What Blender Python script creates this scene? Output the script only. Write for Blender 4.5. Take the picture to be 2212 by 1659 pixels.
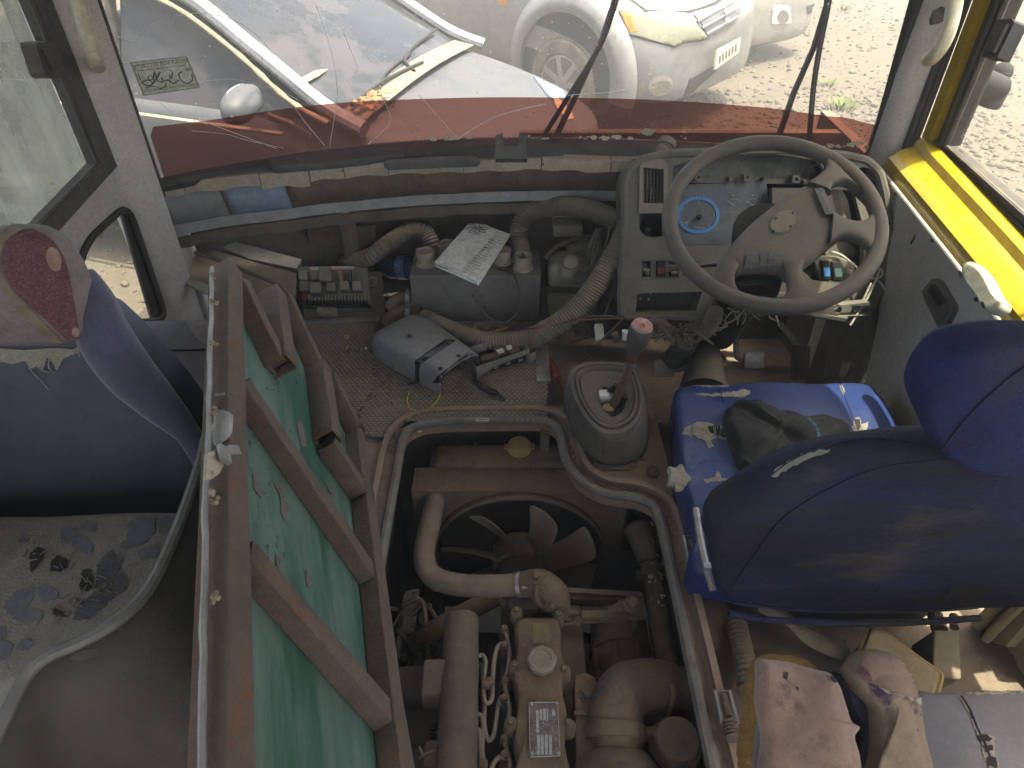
import bpy, bmesh, math, random
import numpy as np
from mathutils import Vector, Matrix, geometry, noise
from mathutils.bvhtree import BVHTree
R = math.radians
random.seed(7)
for _o in list(bpy.data.objects): bpy.data.objects.remove(_o)
SC = bpy.context.scene
COL = SC.collection

# ------------------------------------------------------------------ camera, sky, sun, exposure
CAM = Vector((0, 0, 1.15)); PITCH = R(39.0); FPX, CX, CY = 1533.0, 1106.0, 829.5
cd = bpy.data.cameras.new('camera'); cam = bpy.data.objects.new('camera', cd); COL.objects.link(cam)
cam.location = CAM; cam.rotation_euler = (R(90) - PITCH, 0, 0)
cd.sensor_width = 36; cd.lens = 36 * FPX / 2212; cd.clip_start = .02; cd.clip_end = 500
cd.dof.use_dof = True; cd.dof.focus_distance = 1.6; cd.dof.aperture_fstop = 14
SC.camera = cam
HAZE = .02
SUN_EL, SUN_AZ = R(76), R(100)          # azimuth clockwise from +Y (ahead): from the right, a little behind
W = bpy.data.worlds.new('World'); SC.world = W; W.use_nodes = True
wn = W.node_tree.nodes; wl = W.node_tree.links
sk = wn.new('ShaderNodeTexSky'); sk.sky_type = 'NISHITA'; sk.sun_disc = False
sk.sun_elevation = SUN_EL; sk.sun_rotation = SUN_AZ; sk.air_density = .55; sk.dust_density = 6.0; sk.ozone_density = .6
wl.new(sk.outputs[0], wn['Background'].inputs[0]); wn['Background'].inputs[1].default_value = .15
sd = bpy.data.lights.new('sun', 'SUN'); so = bpy.data.objects.new('sun', sd); COL.objects.link(so)
sd.energy = 2.0; sd.angle = R(.5); sd.color = (1, .95, .87)
sv = Vector((math.sin(SUN_AZ) * math.cos(SUN_EL), math.cos(SUN_AZ) * math.cos(SUN_EL), math.sin(SUN_EL)))
so.rotation_euler = sv.to_track_quat('Z', 'Y').to_euler()
SC.view_settings.view_transform = 'Standard'; SC.view_settings.look = 'None'
SC.view_settings.gamma = 1; SC.view_settings.use_curve_mapping = False; SC.view_settings.exposure = 3.12
SC.view_settings.use_white_balance = True; SC.view_settings.white_balance_temperature = 7300; SC.view_settings.white_balance_tint = 2
SC.render.engine = 'CYCLES'
SC.cycles.max_bounces = 10; SC.cycles.diffuse_bounces = 5; SC.cycles.transparent_max_bounces = 24
SC.cycles.use_denoising = True
SC.cycles.sample_clamp_indirect = 6; SC.cycles.caustics_reflective = False; SC.cycles.caustics_refractive = False

# ------------------------------------------------------------------ sight lines (photo coordinates on a 2212 x 1659 grid)
CP, SP = math.cos(PITCH), math.sin(PITCH)
def ray(px, py):
    u, v = (px - CX) / FPX, (CY - py) / FPX
    return Vector((u, CP + SP * v, -SP + CP * v))
def T(px, py, t): return CAM + ray(px, py) * t
def Z(px, py, z): d = ray(px, py); return CAM + d * ((z - CAM.z) / d.z)
def Y(px, py, y): d = ray(px, py); return CAM + d * (y / d.y)
def X(px, py, x): d = ray(px, py); return CAM + d * (x / d.x)
class Plane:                      # a plane in the room: origin, two axes, normal towards the viewer's side
    def __init__(s, o, u, v):
        s.o = Vector(o); s.u = Vector(u).normalized(); n = s.u.cross(Vector(v)).normalized()
        s.v = n.cross(s.u).normalized(); s.n = n
        if (CAM - s.o).dot(n) < 0: s.n = -n
    def px(s, px, py):
        d = ray(px, py); t = (s.o - CAM).dot(s.n) / d.dot(s.n); p = CAM + d * t - s.o
        return (p.dot(s.u), p.dot(s.v))
    def loop(s, pts): return [s.px(*p) for p in pts]
    def at(s, a, b, h=0): return s.o + s.u * a + s.v * b + s.n * h
    def pt(s, px, py, h=0): return s.at(*s.px(px, py), h)
    def ptn(s, px, py, h=0): return Plane(s.o + s.n * h, s.u, s.v).pt(px, py)
def plane3(a, b, c): a, b, c = Vector(a), Vector(b), Vector(c); return Plane(a, b - a, c - a)
def zplane(z): return Plane((0, 0, z), (1, 0, 0), (0, 1, 0))
def yplane(y): return Plane((0, y, 0), (1, 0, 0), (0, 0, 1))
def xplane(x): return Plane((x, 0, 0), (0, 1, 0), (0, 0, 1))

def arc_round(poly, r, seg=4):
    out = []; n = len(poly)
    for i in range(n):
        p = Vector(poly[i]); a = Vector(poly[i - 1]) - p; b = Vector(poly[(i + 1) % n]) - p
        k = min(r, a.length * .45, b.length * .45); a = p + a.normalized() * k; b = p + b.normalized() * k
        for j in range(seg + 1):
            t = j / seg; out.append(tuple(a * (1 - t) ** 2 + p * 2 * t * (1 - t) + b * t * t))
    return out
def smooth(pts, n=6, closed=False):
    P = [Vector(p) for p in pts]; out = []; m = len(P)
    for i in range(m if closed else m - 1):
        if closed: a, b, c, d = P[i - 1], P[i], P[(i + 1) % m], P[(i + 2) % m]
        else: a, b, c, d = P[max(i - 1, 0)], P[i], P[i + 1], P[min(i + 2, m - 1)]
        for j in range(n):
            t = j / n
            out.append(.5 * ((2 * b) + (c - a) * t + (2 * a - 5 * b + 4 * c - d) * t * t + (3 * b - a - 3 * c + d) * t ** 3))
    if not closed: out.append(P[-1])
    return out
def sm2(pts, n=5): return [tuple(p) for p in smooth([Vector(p) for p in pts], n, True)]
def ell(cx, cy, rx, ry, n=28, rot=0):
    c, s = math.cos(rot), math.sin(rot)
    return [(cx + rx * math.cos(a) * c - ry * math.sin(a) * s, cy + rx * math.cos(a) * s + ry * math.sin(a) * c) for a in (2 * math.pi * i / n for i in range(n))]
def jag(poly, amp, step=6, seed=1):
    rnd = random.Random(seed); out = []
    for i in range(len(poly)):
        a, b = Vector(poly[i]), Vector(poly[(i + 1) % len(poly)]); n = max(1, int((b - a).length / step))
        nn = Vector((-(b - a).y, (b - a).x)); nn = nn.normalized() if nn.length else nn
        for j in range(n): out.append(tuple(a.lerp(b, j / n) + nn * (rnd.uniform(-amp, amp))))
    return out

# ------------------------------------------------------------------ mesh building
class MB:
    def __init__(s): s.v = []; s.f = []
    def add(s, v, f):
        k = len(s.v); s.v += [Vector(p) for p in v]; s.f += [tuple(i + k for i in q) for q in f]; return s
    def box(s, c, size, rot=None, bev=0, seg=2):
        bm = bmesh.new(); bmesh.ops.create_cube(bm, size=1); bmesh.ops.scale(bm, vec=Vector(size), verts=bm.verts)
        if bev: bmesh.ops.bevel(bm, geom=bm.edges[:], offset=bev, segments=seg, affect='EDGES', profile=.5)
        m = Matrix.Translation(Vector(c)) @ (rot.to_4x4() if rot is not None else Matrix())
        bm.verts.index_update(); s.add([m @ v.co for v in bm.verts], [[v.index for v in f.verts] for f in bm.faces]); bm.free(); return s
    def bar(s, a, b, w, h, up=(0, 0, 1), bev=0, ext=0):
        a, b = Vector(a), Vector(b); d = (b - a).normalized(); x = d.cross(Vector(up)).normalized(); u = x.cross(d)
        return s.box((a + b) / 2, (w, (b - a).length + ext, h), Matrix((x, d, u)).transposed(), bev)
    def tube(s, pts, r, seg=10, n=0, closed=False, corr=None, cap=True, sq=None):
        P = smooth(pts, n, closed) if n else [Vector(p) for p in pts]
        rad = r if callable(r) else None
        if corr:                                  # resample evenly so that the ribs are even
            L = [0]
            for i in range(1, len(P)): L.append(L[-1] + (P[i] - P[i - 1]).length)
            step = corr[0] / 4; m = int(L[-1] / step); Q = []; j = 0
            for i in range(m + 1):
                d = L[-1] * i / m
                while j < len(L) - 2 and L[j + 1] < d: j += 1
                Q.append(P[j].lerp(P[j + 1], (d - L[j]) / max(1e-9, L[j + 1] - L[j])))
            P = Q
        m = len(P); up = None; V = []; F = []
        for i in range(m):
            t = (P[(i + 1) % m] - P[i - 1]) if closed else (P[min(i + 1, m - 1)] - P[max(i - 1, 0)])
            t = t.normalized() if t.length > 1e-9 else Vector((0, 0, 1))
            if up is None: up = t.orthogonal().normalized()
            up = (up - t * up.dot(t)); up = up.normalized() if up.length > 1e-6 else t.orthogonal().normalized()
            w = t.cross(up); rr = rad(i / max(1, m - 1)) if rad else r
            if corr: rr += corr[1] * (1, .45, -1, .45)[i % 4]
            for k in range(seg):
                a = 2 * math.pi * k / seg; V.append(P[i] + up * math.cos(a) * rr + w * math.sin(a) * rr)
        for i in range(m if closed else m - 1):
            for k in range(seg):
                a, b = i * seg, ((i + 1) % m) * seg; F.append((a + k, a + (k + 1) % seg, b + (k + 1) % seg, b + k))
        if cap and not closed: F += [tuple(range(seg - 1, -1, -1)), tuple(range((m - 1) * seg, m * seg))]
        return s.add(V, F)
    def lathe(s, prof, o, axis=(0, 0, 1), seg=20, lobes=0, la=0):
        ax = Vector(axis).normalized(); u = ax.orthogonal().normalized(); w = ax.cross(u); o = Vector(o); V = []; F = []
        for r, z in prof:
            for k in range(seg):
                a = 2 * math.pi * k / seg; rr = r * (1 + la * math.cos(lobes * a)) if lobes else r
                V.append(o + ax * z + (u * math.cos(a) + w * math.sin(a)) * rr)
        for i in range(len(prof) - 1):
            for k in range(seg): F.append((i * seg + k, i * seg + (k + 1) % seg, (i + 1) * seg + (k + 1) % seg, (i + 1) * seg + k))
        F += [tuple(range(seg - 1, -1, -1)), tuple(range((len(prof) - 1) * seg, len(prof) * seg))]
        return s.add(V, F)
    def plate(s, pl, loops, th, h=0):             # polygon with holes on plane pl: front face at height h, going th away from the viewer
        loops = [list(l) for l in loops]; flat = [p for l in loops for p in l]
        tri = geometry.tessellate_polygon([[Vector((a, b, 0)) for a, b in l] for l in loops]); n = len(flat)
        V = [pl.at(a, b, h) for a, b in flat] + [pl.at(a, b, h - th) for a, b in flat]
        F = [tuple(t) for t in tri] + [tuple(i + n for i in reversed(t)) for t in tri]; k = 0
        for l in loops:
            m = len(l); F += [(k + i, k + (i + 1) % m, n + k + (i + 1) % m, n + k + i) for i in range(m)]; k += m
        return s.add(V, F)
    def pplate(s, pl, pxloops, th, h=0): return s.plate(pl, [pl.loop(l) for l in pxloops], th, h)
    def pad(s, pl, loop, th, r, h=0, crown=0, seg=4):    # cushion: outline with rounded edges and a crowned face
        c = Vector((sum(p[0] for p in loop) / len(loop), sum(p[1] for p in loop) / len(loop)))
        ext = sum((Vector(p) - c).length for p in loop) / len(loop); n = len(loop); V = []; F = []; rings = []
        rings.append((1 - .6 * r / ext, -th)); rings.append((1, -th + min(r, th * .3)))
        for j in range(seg + 1):
            a = math.pi / 2 * j / seg; rings.append((1 - r / ext * (1 - math.cos(a)), -r + r * math.sin(a)))
        e0 = 1 - r / ext
        for q in (.86, .7, .52, .33, .15): rings.append((e0 * q, crown * (1 - q * q)))
        for sc, z in rings:
            for p in loop: q = c + (Vector(p) - c) * sc; V.append(pl.at(q.x, q.y, h + z))
        V.append(pl.at(c.x, c.y, h + crown)); last = (len(rings) - 1) * n
        for i in range(len(rings) - 1):
            for k in range(n): F.append((i * n + k, i * n + (k + 1) % n, (i + 1) * n + (k + 1) % n, (i + 1) * n + k))
        for k in range(n): F.append((last + k, last + (k + 1) % n, len(V) - 1))
        F.append(tuple(range(n - 1, -1, -1)))
        return s.add(V, F)
    def dome(s, pl, loop, th, r, h=0, step=.008):     # rounded slab for outlines with notches: height follows the distance to the edge
        pts = [Vector(p) for p in loop]; n = len(pts); xs = [p.x for p in pts]; ys = [p.y for p in pts]; ins = []
        y = min(ys) + step / 2
        while y < max(ys):
            x = min(xs) + step / 2
            while x < max(xs): ins.append(Vector((x, y))); x += step
            y += step
        vs, es, fs, *_ = geometry.delaunay_2d_cdt(pts + ins, [(i, (i + 1) % n) for i in range(n)], [list(range(n))], 2, 1e-6)
        def dist(p):
            b = 1e9
            for i in range(n):
                a, c = pts[i], pts[(i + 1) % n]; d = c - a; t = max(0, min(1, (p - a).dot(d) / max(1e-12, d.length_squared))); b = min(b, (p - a - d * t).length)
            return b
        V = []
        for p in vs:
            q = min(1, dist(p) / r); V.append(pl.at(p.x, p.y, h - r + r * math.sqrt(max(0, 1 - (1 - q) ** 2))))
        s.add(V, fs)
        A = [pl.at(p.x, p.y, h - r) for p in pts]; B = [pl.at(p.x, p.y, h - th) for p in pts]; m = len(A)
        s.add(A + B, [(i, (i + 1) % m, m + (i + 1) % m, m + i) for i in range(m)]); return s
    def loft(s, rings, cap=True):
        n = len(rings[0]); V = [p for r in rings for p in r]; F = []
        for i in range(len(rings) - 1):
            for k in range(n): F.append((i * n + k, i * n + (k + 1) % n, (i + 1) * n + (k + 1) % n, (i + 1) * n + k))
        if cap: F += [tuple(range(n - 1, -1, -1)), tuple(range((len(rings) - 1) * n, len(rings) * n))]
        return s.add(V, F)
    def grid(s, rows):
        n = len(rows[0]); V = [p for r in rows for p in r]
        return s.add(V, [(i * n + k, i * n + k + 1, (i + 1) * n + k + 1, (i + 1) * n + k) for i in range(len(rows) - 1) for k in range(n - 1)])
    def wob(s, amp, sc, seed=0):
        o = Vector((seed * 3.1, seed * 7.7, seed * 1.3))
        for p in s.v: p += noise.noise_vector(p * sc + o) * amp
        return s
def obj(name, mb, mat=None, parent=None, smooth=True, ang=35, sub=0, solid=0, label=None, cat=None, group=None, kind=None, soff=-1):
    me = bpy.data.meshes.new(name)
    if parent is not None: o0 = parent['_w']; o0 = Vector(o0)
    else:
        xs = [p.x for p in mb.v]; ys = [p.y for p in mb.v]; zs = [p.z for p in mb.v]
        o0 = Vector(((min(xs) + max(xs)) / 2, (min(ys) + max(ys)) / 2, min(zs)))
    me.from_pydata([tuple(p - o0) for p in mb.v], [], mb.f)
    bm = bmesh.new(); bm.from_mesh(me); bmesh.ops.recalc_face_normals(bm, faces=bm.faces); bm.to_mesh(me); bm.free()
    if smooth:
        me.shade_smooth()
        if not sub: me.set_sharp_from_angle(angle=R(ang))
    if mat: me.materials.append(mat)
    o = bpy.data.objects.new(name, me); COL.objects.link(o); o['_w'] = tuple(o0)
    if parent is not None: o.parent = parent
    else: o.location = o0
    if solid: m = o.modifiers.new('thickness', 'SOLIDIFY'); m.thickness = solid; m.offset = soff
    if sub: m = o.modifiers.new('round', 'SUBSURF'); m.levels = m.render_levels = sub
    tag(o, label, cat, group, kind); return o
def tag(o, label=None, cat=None, group=None, kind=None):
    for k, v in (('label', label), ('category', cat), ('group', group), ('kind', kind)):
        if v: o[k] = v
    return o
def thing(name, loc, label, cat, group=None, kind=None):
    o = bpy.data.objects.new(name, None); COL.objects.link(o); o.location = Vector(loc); o.empty_display_size = .05
    o['_w'] = tuple(loc); return tag(o, label, cat, group, kind)
def child(name, parent, loc):
    o = bpy.data.objects.new(name, None); COL.objects.link(o); o.parent = parent; o.location = Vector(loc) - Vector(parent['_w']); o['_w'] = tuple(loc); return o
def struct(name, mb, mat, parent=None, **k): return obj(name, mb, mat, parent, kind='structure' if parent is None else None, **k)
def bvh(*obs):
    bpy.context.view_layer.update(); dg = bpy.context.evaluated_depsgraph_get(); V = []; F = []
    for ob in obs:
        e = ob.evaluated_get(dg); me = e.to_mesh(); k = len(V); M_ = ob.matrix_world
        V += [M_ @ v.co for v in me.vertices]; F += [tuple(i + k for i in p.vertices) for p in me.polygons]; e.to_mesh_clear()
    return BVHTree.FromPolygons(V, F)
def drape(tree, loop, off=.0015, step=9, th=.001, inner=True):   # a thin patch laid on a built surface
    pts = [Vector(p) for p in loop]; n = len(pts); xs = [p.x for p in pts]; ys = [p.y for p in pts]; ins = []
    if inner:
        y = min(ys) + step / 2
        while y < max(ys):
            x = min(xs) + step / 2
            while x < max(xs): ins.append(Vector((x, y))); x += step
            y += step
    vs, es, fs, *_ = geometry.delaunay_2d_cdt(pts + ins, [(i, (i + 1) % n) for i in range(n)], [list(range(n))], 2, 1e-4)
    mb = MB(); P = []
    for p in vs:
        d = ray(p.x, p.y).normalized(); h, nn, i, ds = tree.ray_cast(CAM, d)
        if h is None: P.append(None); continue
        if nn.dot(d) > 0: nn = -nn
        P.append((h + nn * off, h + nn * (off - th)))
    idx = {}; V = []; V2 = []
    for i, q in enumerate(P):
        if q: idx[i] = len(V); V.append(q[0]); V2.append(q[1])
    keep = []
    for f in fs:
        if all(i in idx for i in f):
            q = [V[idx[i]] for i in f]; 
            if max((q[a] - q[a - 1]).length for a in range(len(q))) < .25: keep.append(tuple(idx[i] for i in f))
    return mb.add(V, keep)
def txt(s, size=1.0, flip=False, bold=0.0):
    c = bpy.data.curves.new('t', 'FONT'); c.body = s; c.size = size; c.align_x = 'CENTER'; c.align_y = 'CENTER'; c.resolution_u = 3; c.offset = bold
    o = bpy.data.objects.new('t', c); COL.objects.link(o); bpy.context.view_layer.update()
    me = o.evaluated_get(bpy.context.evaluated_depsgraph_get()).to_mesh()
    V = [(-v.co.x if flip else v.co.x, v.co.y) for v in me.vertices]; F = [tuple(p.vertices) for p in me.polygons]
    o.evaluated_get(bpy.context.evaluated_depsgraph_get()).to_mesh_clear(); bpy.data.objects.remove(o); bpy.data.curves.remove(c); return V, F
def text_on(mb, pl, s, px, size_m, h=.0008, right=None, flip=False, bold=0.0):  # flat print lying on a plane
    V, F = txt(s, size_m, flip, bold); a, b = pl.px(*px); r = Vector(right) if right else Vector((1, 0))
    if len(r) == 2 and right: q = pl.px(*right); r = Vector((q[0] - a, q[1] - b))
    r = r.normalized(); k = Vector((-r.y, r.x)); 
    if pl.u.cross(pl.v).dot(pl.n) < 0: k = -k
    mb.add([pl.at(a + x * r.x + y * k.x, b + x * r.y + y * k.y, h) for x, y in V], F); return mb

# ------------------------------------------------------------------ materials
def M(name, c1, c2=None, rough=.7, metal=0, sc=9, mix=(.38, .62), bump=.12, bsc=140, dust=0, dc=(.27, .215, .155), spec=.35, stretch=None, up=.35, coat=0, c3=None, c3m=(.58, .64), c3s=30, sheen=0, grime=.75):
    m = bpy.data.materials.new(name); m.use_nodes = True; nt = m.node_tree; N = nt.nodes; L = nt.links
    p = N['Principled BSDF']; tc = N.new('ShaderNodeTexCoord'); mp = N.new('ShaderNodeMapping'); L.new(tc.outputs['Object'], mp.inputs[0])
    if stretch: mp.inputs['Scale'].default_value = stretch
    def nz(scale, det=6, ro=.62, off=0):
        q = N.new('ShaderNodeTexNoise'); q.inputs['Scale'].default_value = scale; q.inputs['Detail'].default_value = det; q.inputs['Roughness'].default_value = ro
        if off: mm = N.new('ShaderNodeMapping'); mm.inputs[1].default_value = (off, off * .7, off * 1.3); L.new(mp.outputs[0], mm.inputs[0]); L.new(mm.outputs[0], q.inputs[0])
        else: L.new(mp.outputs[0], q.inputs[0])
        return q.outputs[0]
    def rng(x, a, b, lo=0, hi=1):
        q = N.new('ShaderNodeMapRange'); q.inputs[1].default_value = a; q.inputs[2].default_value = b; q.inputs[3].default_value = lo; q.inputs[4].default_value = hi; L.new(x, q.inputs[0]); return q.outputs[0]
    def mixc(f, a, b):
        q = N.new('ShaderNodeMix'); q.data_type = 'RGBA'
        if isinstance(f, float): q.inputs[0].default_value = f
        else: L.new(f, q.inputs[0])
        for s, i in ((a, 6), (b, 7)):
            if isinstance(s, tuple): q.inputs[i].default_value = (*s, 1)
            else: L.new(s, q.inputs[i])
        return q.outputs[2]
    c2 = c2 or tuple(x * .6 for x in c1); n1 = nz(sc); col = mixc(rng(n1, *mix), c1, c2)
    fine = nz(bsc, 4, .7, 5)
    col = mixc(rng(nz(sc * 5.3, 6, .7, 2), .42, .72, 0, grime), col, tuple(x * .42 for x in c1)); col = mixc(rng(fine, .35, .68, 0, .55), col, tuple(x * .5 for x in c1))
    rr = rng(nz(sc * 2.3, 5, .6, 3), .3, .7, max(.05, rough - .12), min(1, rough + .12))
    if dust:
        g = N.new('ShaderNodeNewGeometry'); sx = N.new('ShaderNodeSeparateXYZ'); L.new(g.outputs['Normal'], sx.inputs[0])
        a = rng(nz(sc * 1.6, 8, .7, 7), .3, .7, 0, dust); q = N.new('ShaderNodeMath'); q.operation = 'MULTIPLY_ADD'
        L.new(rng(sx.outputs[2], 0, 1, 0, up * dust), q.inputs[0]); q.inputs[1].default_value = 1; L.new(a, q.inputs[2]); q.use_clamp = True
        col = mixc(q.outputs[0], col, dc); q2 = N.new('ShaderNodeMath'); q2.operation = 'MULTIPLY_ADD'; q2.use_clamp = True
        L.new(q.outputs[0], q2.inputs[0]); q2.inputs[1].default_value = .5; L.new(rr, q2.inputs[2]); rr = q2.outputs[0]
        if metal: 
            L.new(rng(q.outputs[0], 0, .6, metal, 0), p.inputs['Metallic'])
    elif metal: p.inputs['Metallic'].default_value = metal
    if c3: col = mixc(rng(nz(c3s, 8, .7, 9), *c3m), col, c3)
    L.new(col, p.inputs['Base Color']); L.new(rr, p.inputs['Roughness']); p.inputs['Specular IOR Level'].default_value = spec
    if coat: p.inputs['Coat Weight'].default_value = coat; p.inputs['Coat Roughness'].default_value = .15
    if sheen: p.inputs['Sheen Weight'].default_value = sheen
    if bump:
        b = N.new('ShaderNodeBump'); b.inputs['Strength'].default_value = bump; b.inputs['Distance'].default_value = .008
        q = N.new('ShaderNodeMath'); q.operation = 'ADD'; L.new(fine, q.inputs[0]); L.new(n1, q.inputs[1]); L.new(q.outputs[0], b.inputs['Height']); L.new(b.outputs[0], p.inputs['Normal'])
    return m
def glassm(name, tint, dirt=.1, dcol=(.5, .47, .4), rough=.05, sc=6, stretch=(1, 1, .25), spec_fac=.06, spots=0.0):
    m = bpy.data.materials.new(name); m.use_nodes = True; nt = m.node_tree; N = nt.nodes; L = nt.links; N.remove(N['Principled BSDF'])
    tr = N.new('ShaderNodeBsdfTransparent'); tr.inputs[0].default_value = (*tint, 1)
    gl = N.new('ShaderNodeBsdfGlossy'); gl.inputs['Roughness'].default_value = rough
    df = N.new('ShaderNodeBsdfDiffuse'); df.inputs[0].default_value = (*dcol, 1)
    tl = N.new('ShaderNodeBsdfTranslucent'); tl.inputs[0].default_value = (*dcol, 1)
    fr = N.new('ShaderNodeFresnel'); fr.inputs[0].default_value = 1.25
    m1 = N.new('ShaderNodeMixShader'); L.new(fr.outputs[0], m1.inputs[0]); L.new(tr.outputs[0], m1.inputs[1]); L.new(gl.outputs[0], m1.inputs[2])
    md = N.new('ShaderNodeMixShader'); md.inputs[0].default_value = .5; L.new(df.outputs[0], md.inputs[1]); L.new(tl.outputs[0], md.inputs[2])
    tc = N.new('ShaderNodeTexCoord'); mp = N.new('ShaderNodeMapping'); mp.inputs['Scale'].default_value = stretch; L.new(tc.outputs['Object'], mp.inputs[0])
    nz = N.new('ShaderNodeTexNoise'); nz.inputs['Scale'].default_value = sc; nz.inputs['Detail'].default_value = 8; nz.inputs['Roughness'].default_value = .7; L.new(mp.outputs[0], nz.inputs[0])
    mr = N.new('ShaderNodeMapRange'); mr.inputs[1].default_value = .3; mr.inputs[2].default_value = .75; mr.inputs[3].default_value = dirt * .45; mr.inputs[4].default_value = dirt * 1.7; L.new(nz.outputs[0], mr.inputs[0])
    f = mr.outputs[0]
    if spots:
        vo = N.new('ShaderNodeTexVoronoi'); vo.inputs['Scale'].default_value = 55; L.new(tc.outputs['Object'], vo.inputs[0])
        n2 = N.new('ShaderNodeTexNoise'); n2.inputs['Scale'].default_value = 9; L.new(tc.outputs['Object'], n2.inputs[0])
        m2 = N.new('ShaderNodeMapRange'); m2.inputs[1].default_value = .4; m2.inputs[2].default_value = .65; m2.inputs[3].default_value = .02; m2.inputs[4].default_value = .17; L.new(n2.outputs[0], m2.inputs[0])
        lt = N.new('ShaderNodeMath'); lt.operation = 'LESS_THAN'; L.new(vo.outputs['Distance'], lt.inputs[0]); L.new(m2.outputs[0], lt.inputs[1])
        ma = N.new('ShaderNodeMath'); ma.operation = 'MULTIPLY_ADD'; ma.use_clamp = True; L.new(lt.outputs[0], ma.inputs[0]); ma.inputs[1].default_value = spots; L.new(f, ma.inputs[2]); f = ma.outputs[0]
    m3 = N.new('ShaderNodeMixShader'); L.new(f, m3.inputs[0]); L.new(m1.outputs[0], m3.inputs[1]); L.new(md.outputs[0], m3.inputs[2])
    L.new(m3.outputs[0], N['Material Output'].inputs[0]); return m
DUST = (.27, .21, .15)
m_plastic = M('dusty olive grey plastic', (.088, .087, .073), (.062, .063, .055), .6, dust=.55, dc=(.15, .132, .1), bump=.06)
m_wheel = M('worn steering wheel plastic', (.064, .057, .048), (.044, .043, .041), .55, dust=.5, dc=(.105, .082, .057), bump=.07, sc=14)
m_dark = M('black plastic', (.025, .025, .027), None, .5, dust=.25, bump=.05)
m_blackrub = M('black rubber', (.02, .021, .024), (.03, .03, .034), .65, dust=.2, bump=.08)
m_seal = M('blue grey rubber seal', (.05, .055, .062), (.035, .037, .04), .6, dust=.35, sc=20)
m_pillar = M('painted grey pink pillar', (.60, .56, .53), (.52, .485, .46), .55, dust=.2, bump=.05, c3=(.12, .11, .105), c3m=(.66, .72), c3s=9, grime=.2)
m_doorpan = M('grey door card', (.52, .505, .46), (.44, .425, .385), .75, dust=.2, bump=.06, sc=5, grime=.3)
m_yellow = M('yellow paint', (.434, .306, .018), (.359, .247, .015), .38, bump=.02, c3=(.35, .26, .05), c3m=(.63, .7), c3s=40, sc=7, coat=.3)
m_cream = M('cream plastic', (.52, .49, .37), (.42, .39, .28), .4, bump=.03, dust=.12)
m_rust = M('rusty dusty steel', (.10, .068, .048), (.062, .047, .038), .8, dust=.45, dc=(.135, .1, .072), sc=14, c3=(.12, .052, .028), c3m=(.56, .64), c3s=26, bump=.5, bsc=190, grime=.9)
m_deck = M('rusty deck steel', (.17, .115, .08), (.12, .09, .07), .8, dust=.55, dc=(.23, .165, .115), c3=(.2, .2, .21), c3m=(.62, .67), c3s=9, bump=.2)
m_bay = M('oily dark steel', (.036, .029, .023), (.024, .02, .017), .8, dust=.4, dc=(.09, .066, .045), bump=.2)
m_engine = M('dust caked cast metal', (.115, .08, .051), (.062, .045, .031), .85, dust=.6, dc=(.155, .106, .065), sc=16, bump=.5, c3=(.055, .052, .05), c3m=(.57, .66), c3s=11)
m_engdark = M('dark dusty metal', (.075, .058, .045), (.05, .04, .033), .85, dust=.5, dc=(.15, .105, .07), bump=.25, sc=14)
m_hoserub = M('dusty hose rubber', (.10, .08, .062), (.065, .056, .047), .75, dust=.7, dc=(.19, .135, .092), sc=12, bump=.12, c3=(.045, .05, .055), c3m=(.6, .72), c3s=18)
m_corr = M('corrugated hose plastic', (.085, .078, .066), (.06, .057, .05), .55, dust=.6, dc=(.24, .195, .14), up=.7, bump=.04)
m_case = M('grey painted case', (.135, .135, .133), (.11, .109, .106), .7, dust=.35, dc=(.2, .165, .125), sc=5, bump=.05)
m_capw = M('dusty white cap', (.36, .33, .26), (.28, .25, .2), .55, dust=.5, dc=(.26, .21, .15))
m_tank = M('yellowed plastic tank', (.34, .32, .25), (.27, .25, .19), .45, dust=.4, dc=(.25, .2, .14), up=.6)
m_mat = M('ribbed floor mat', (.20, .17, .13), (.15, .13, .103), .8, dust=.4, dc=(.25, .19, .13), bump=.1, sc=6)
m_matbase = M('mat grooves', (.115, .098, .076), (.085, .074, .06), .9, bump=.1, sc=6)
m_floor = M('grimy floor', (.085, .072, .058), (.055, .048, .04), .9, dust=.6, dc=(.17, .13, .092), bump=.4, bsc=80, sc=8)
m_green = M('green painted sheet', (.04, .105, .08), (.085, .145, .118), .5, dust=.22, dc=(.2, .2, .16), sc=5, stretch=(.35, .35, 3.0), bump=.1, c3=(.018, .065, .042), c3m=(.47, .59), c3s=4, grime=.7)
m_peel = M('bare sheet under paint', (.13, .105, .095), (.08, .065, .058), .85, bump=.2)
m_bluevin = M('worn blue vinyl', (.013, .034, .14), (.010, .022, .09), .38, dust=.06, dc=(.12, .12, .14), sc=6, bump=.12, spec=.4)
m_bluefab = M('dirty dark blue cloth', (.009, .014, .056), (.015, .014, .0145), .9, dust=.22, dc=(.075, .066, .056), sc=3.0, mix=(.40, .52), bump=.6, up=.0, c3=(.065, .054, .042), c3m=(.54, .70), c3s=3.6, stretch=(.6, 1, 1.6), spec=.2)
m_bluehead = M('faded blue headrest cloth', (.011, .018, .075), (.025, .025, .036), .9, dust=.12, dc=(.08, .075, .07), sc=4.0, mix=(.45, .6), bump=.4, up=.1, spec=.2)
m_navy = M('slate blue vinyl back', (.05, .062, .085), (.035, .045, .065), .55, dust=.25, dc=(.13, .135, .145), sc=4, bump=.05)
m_greyfab = M('torn grey lining', (.31, .285, .23), (.22, .2, .17), .95, bump=.6, bsc=260, sc=20)
m_pinkfab = M('soiled pink cloth', (.20, .128, .09), (.125, .082, .058), .95, dust=.25, dc=(.3, .2, .15), sc=9, bump=.3, bsc=240, c3=(.07, .048, .038), c3m=(.55, .65), c3s=14, sheen=.2)
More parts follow.
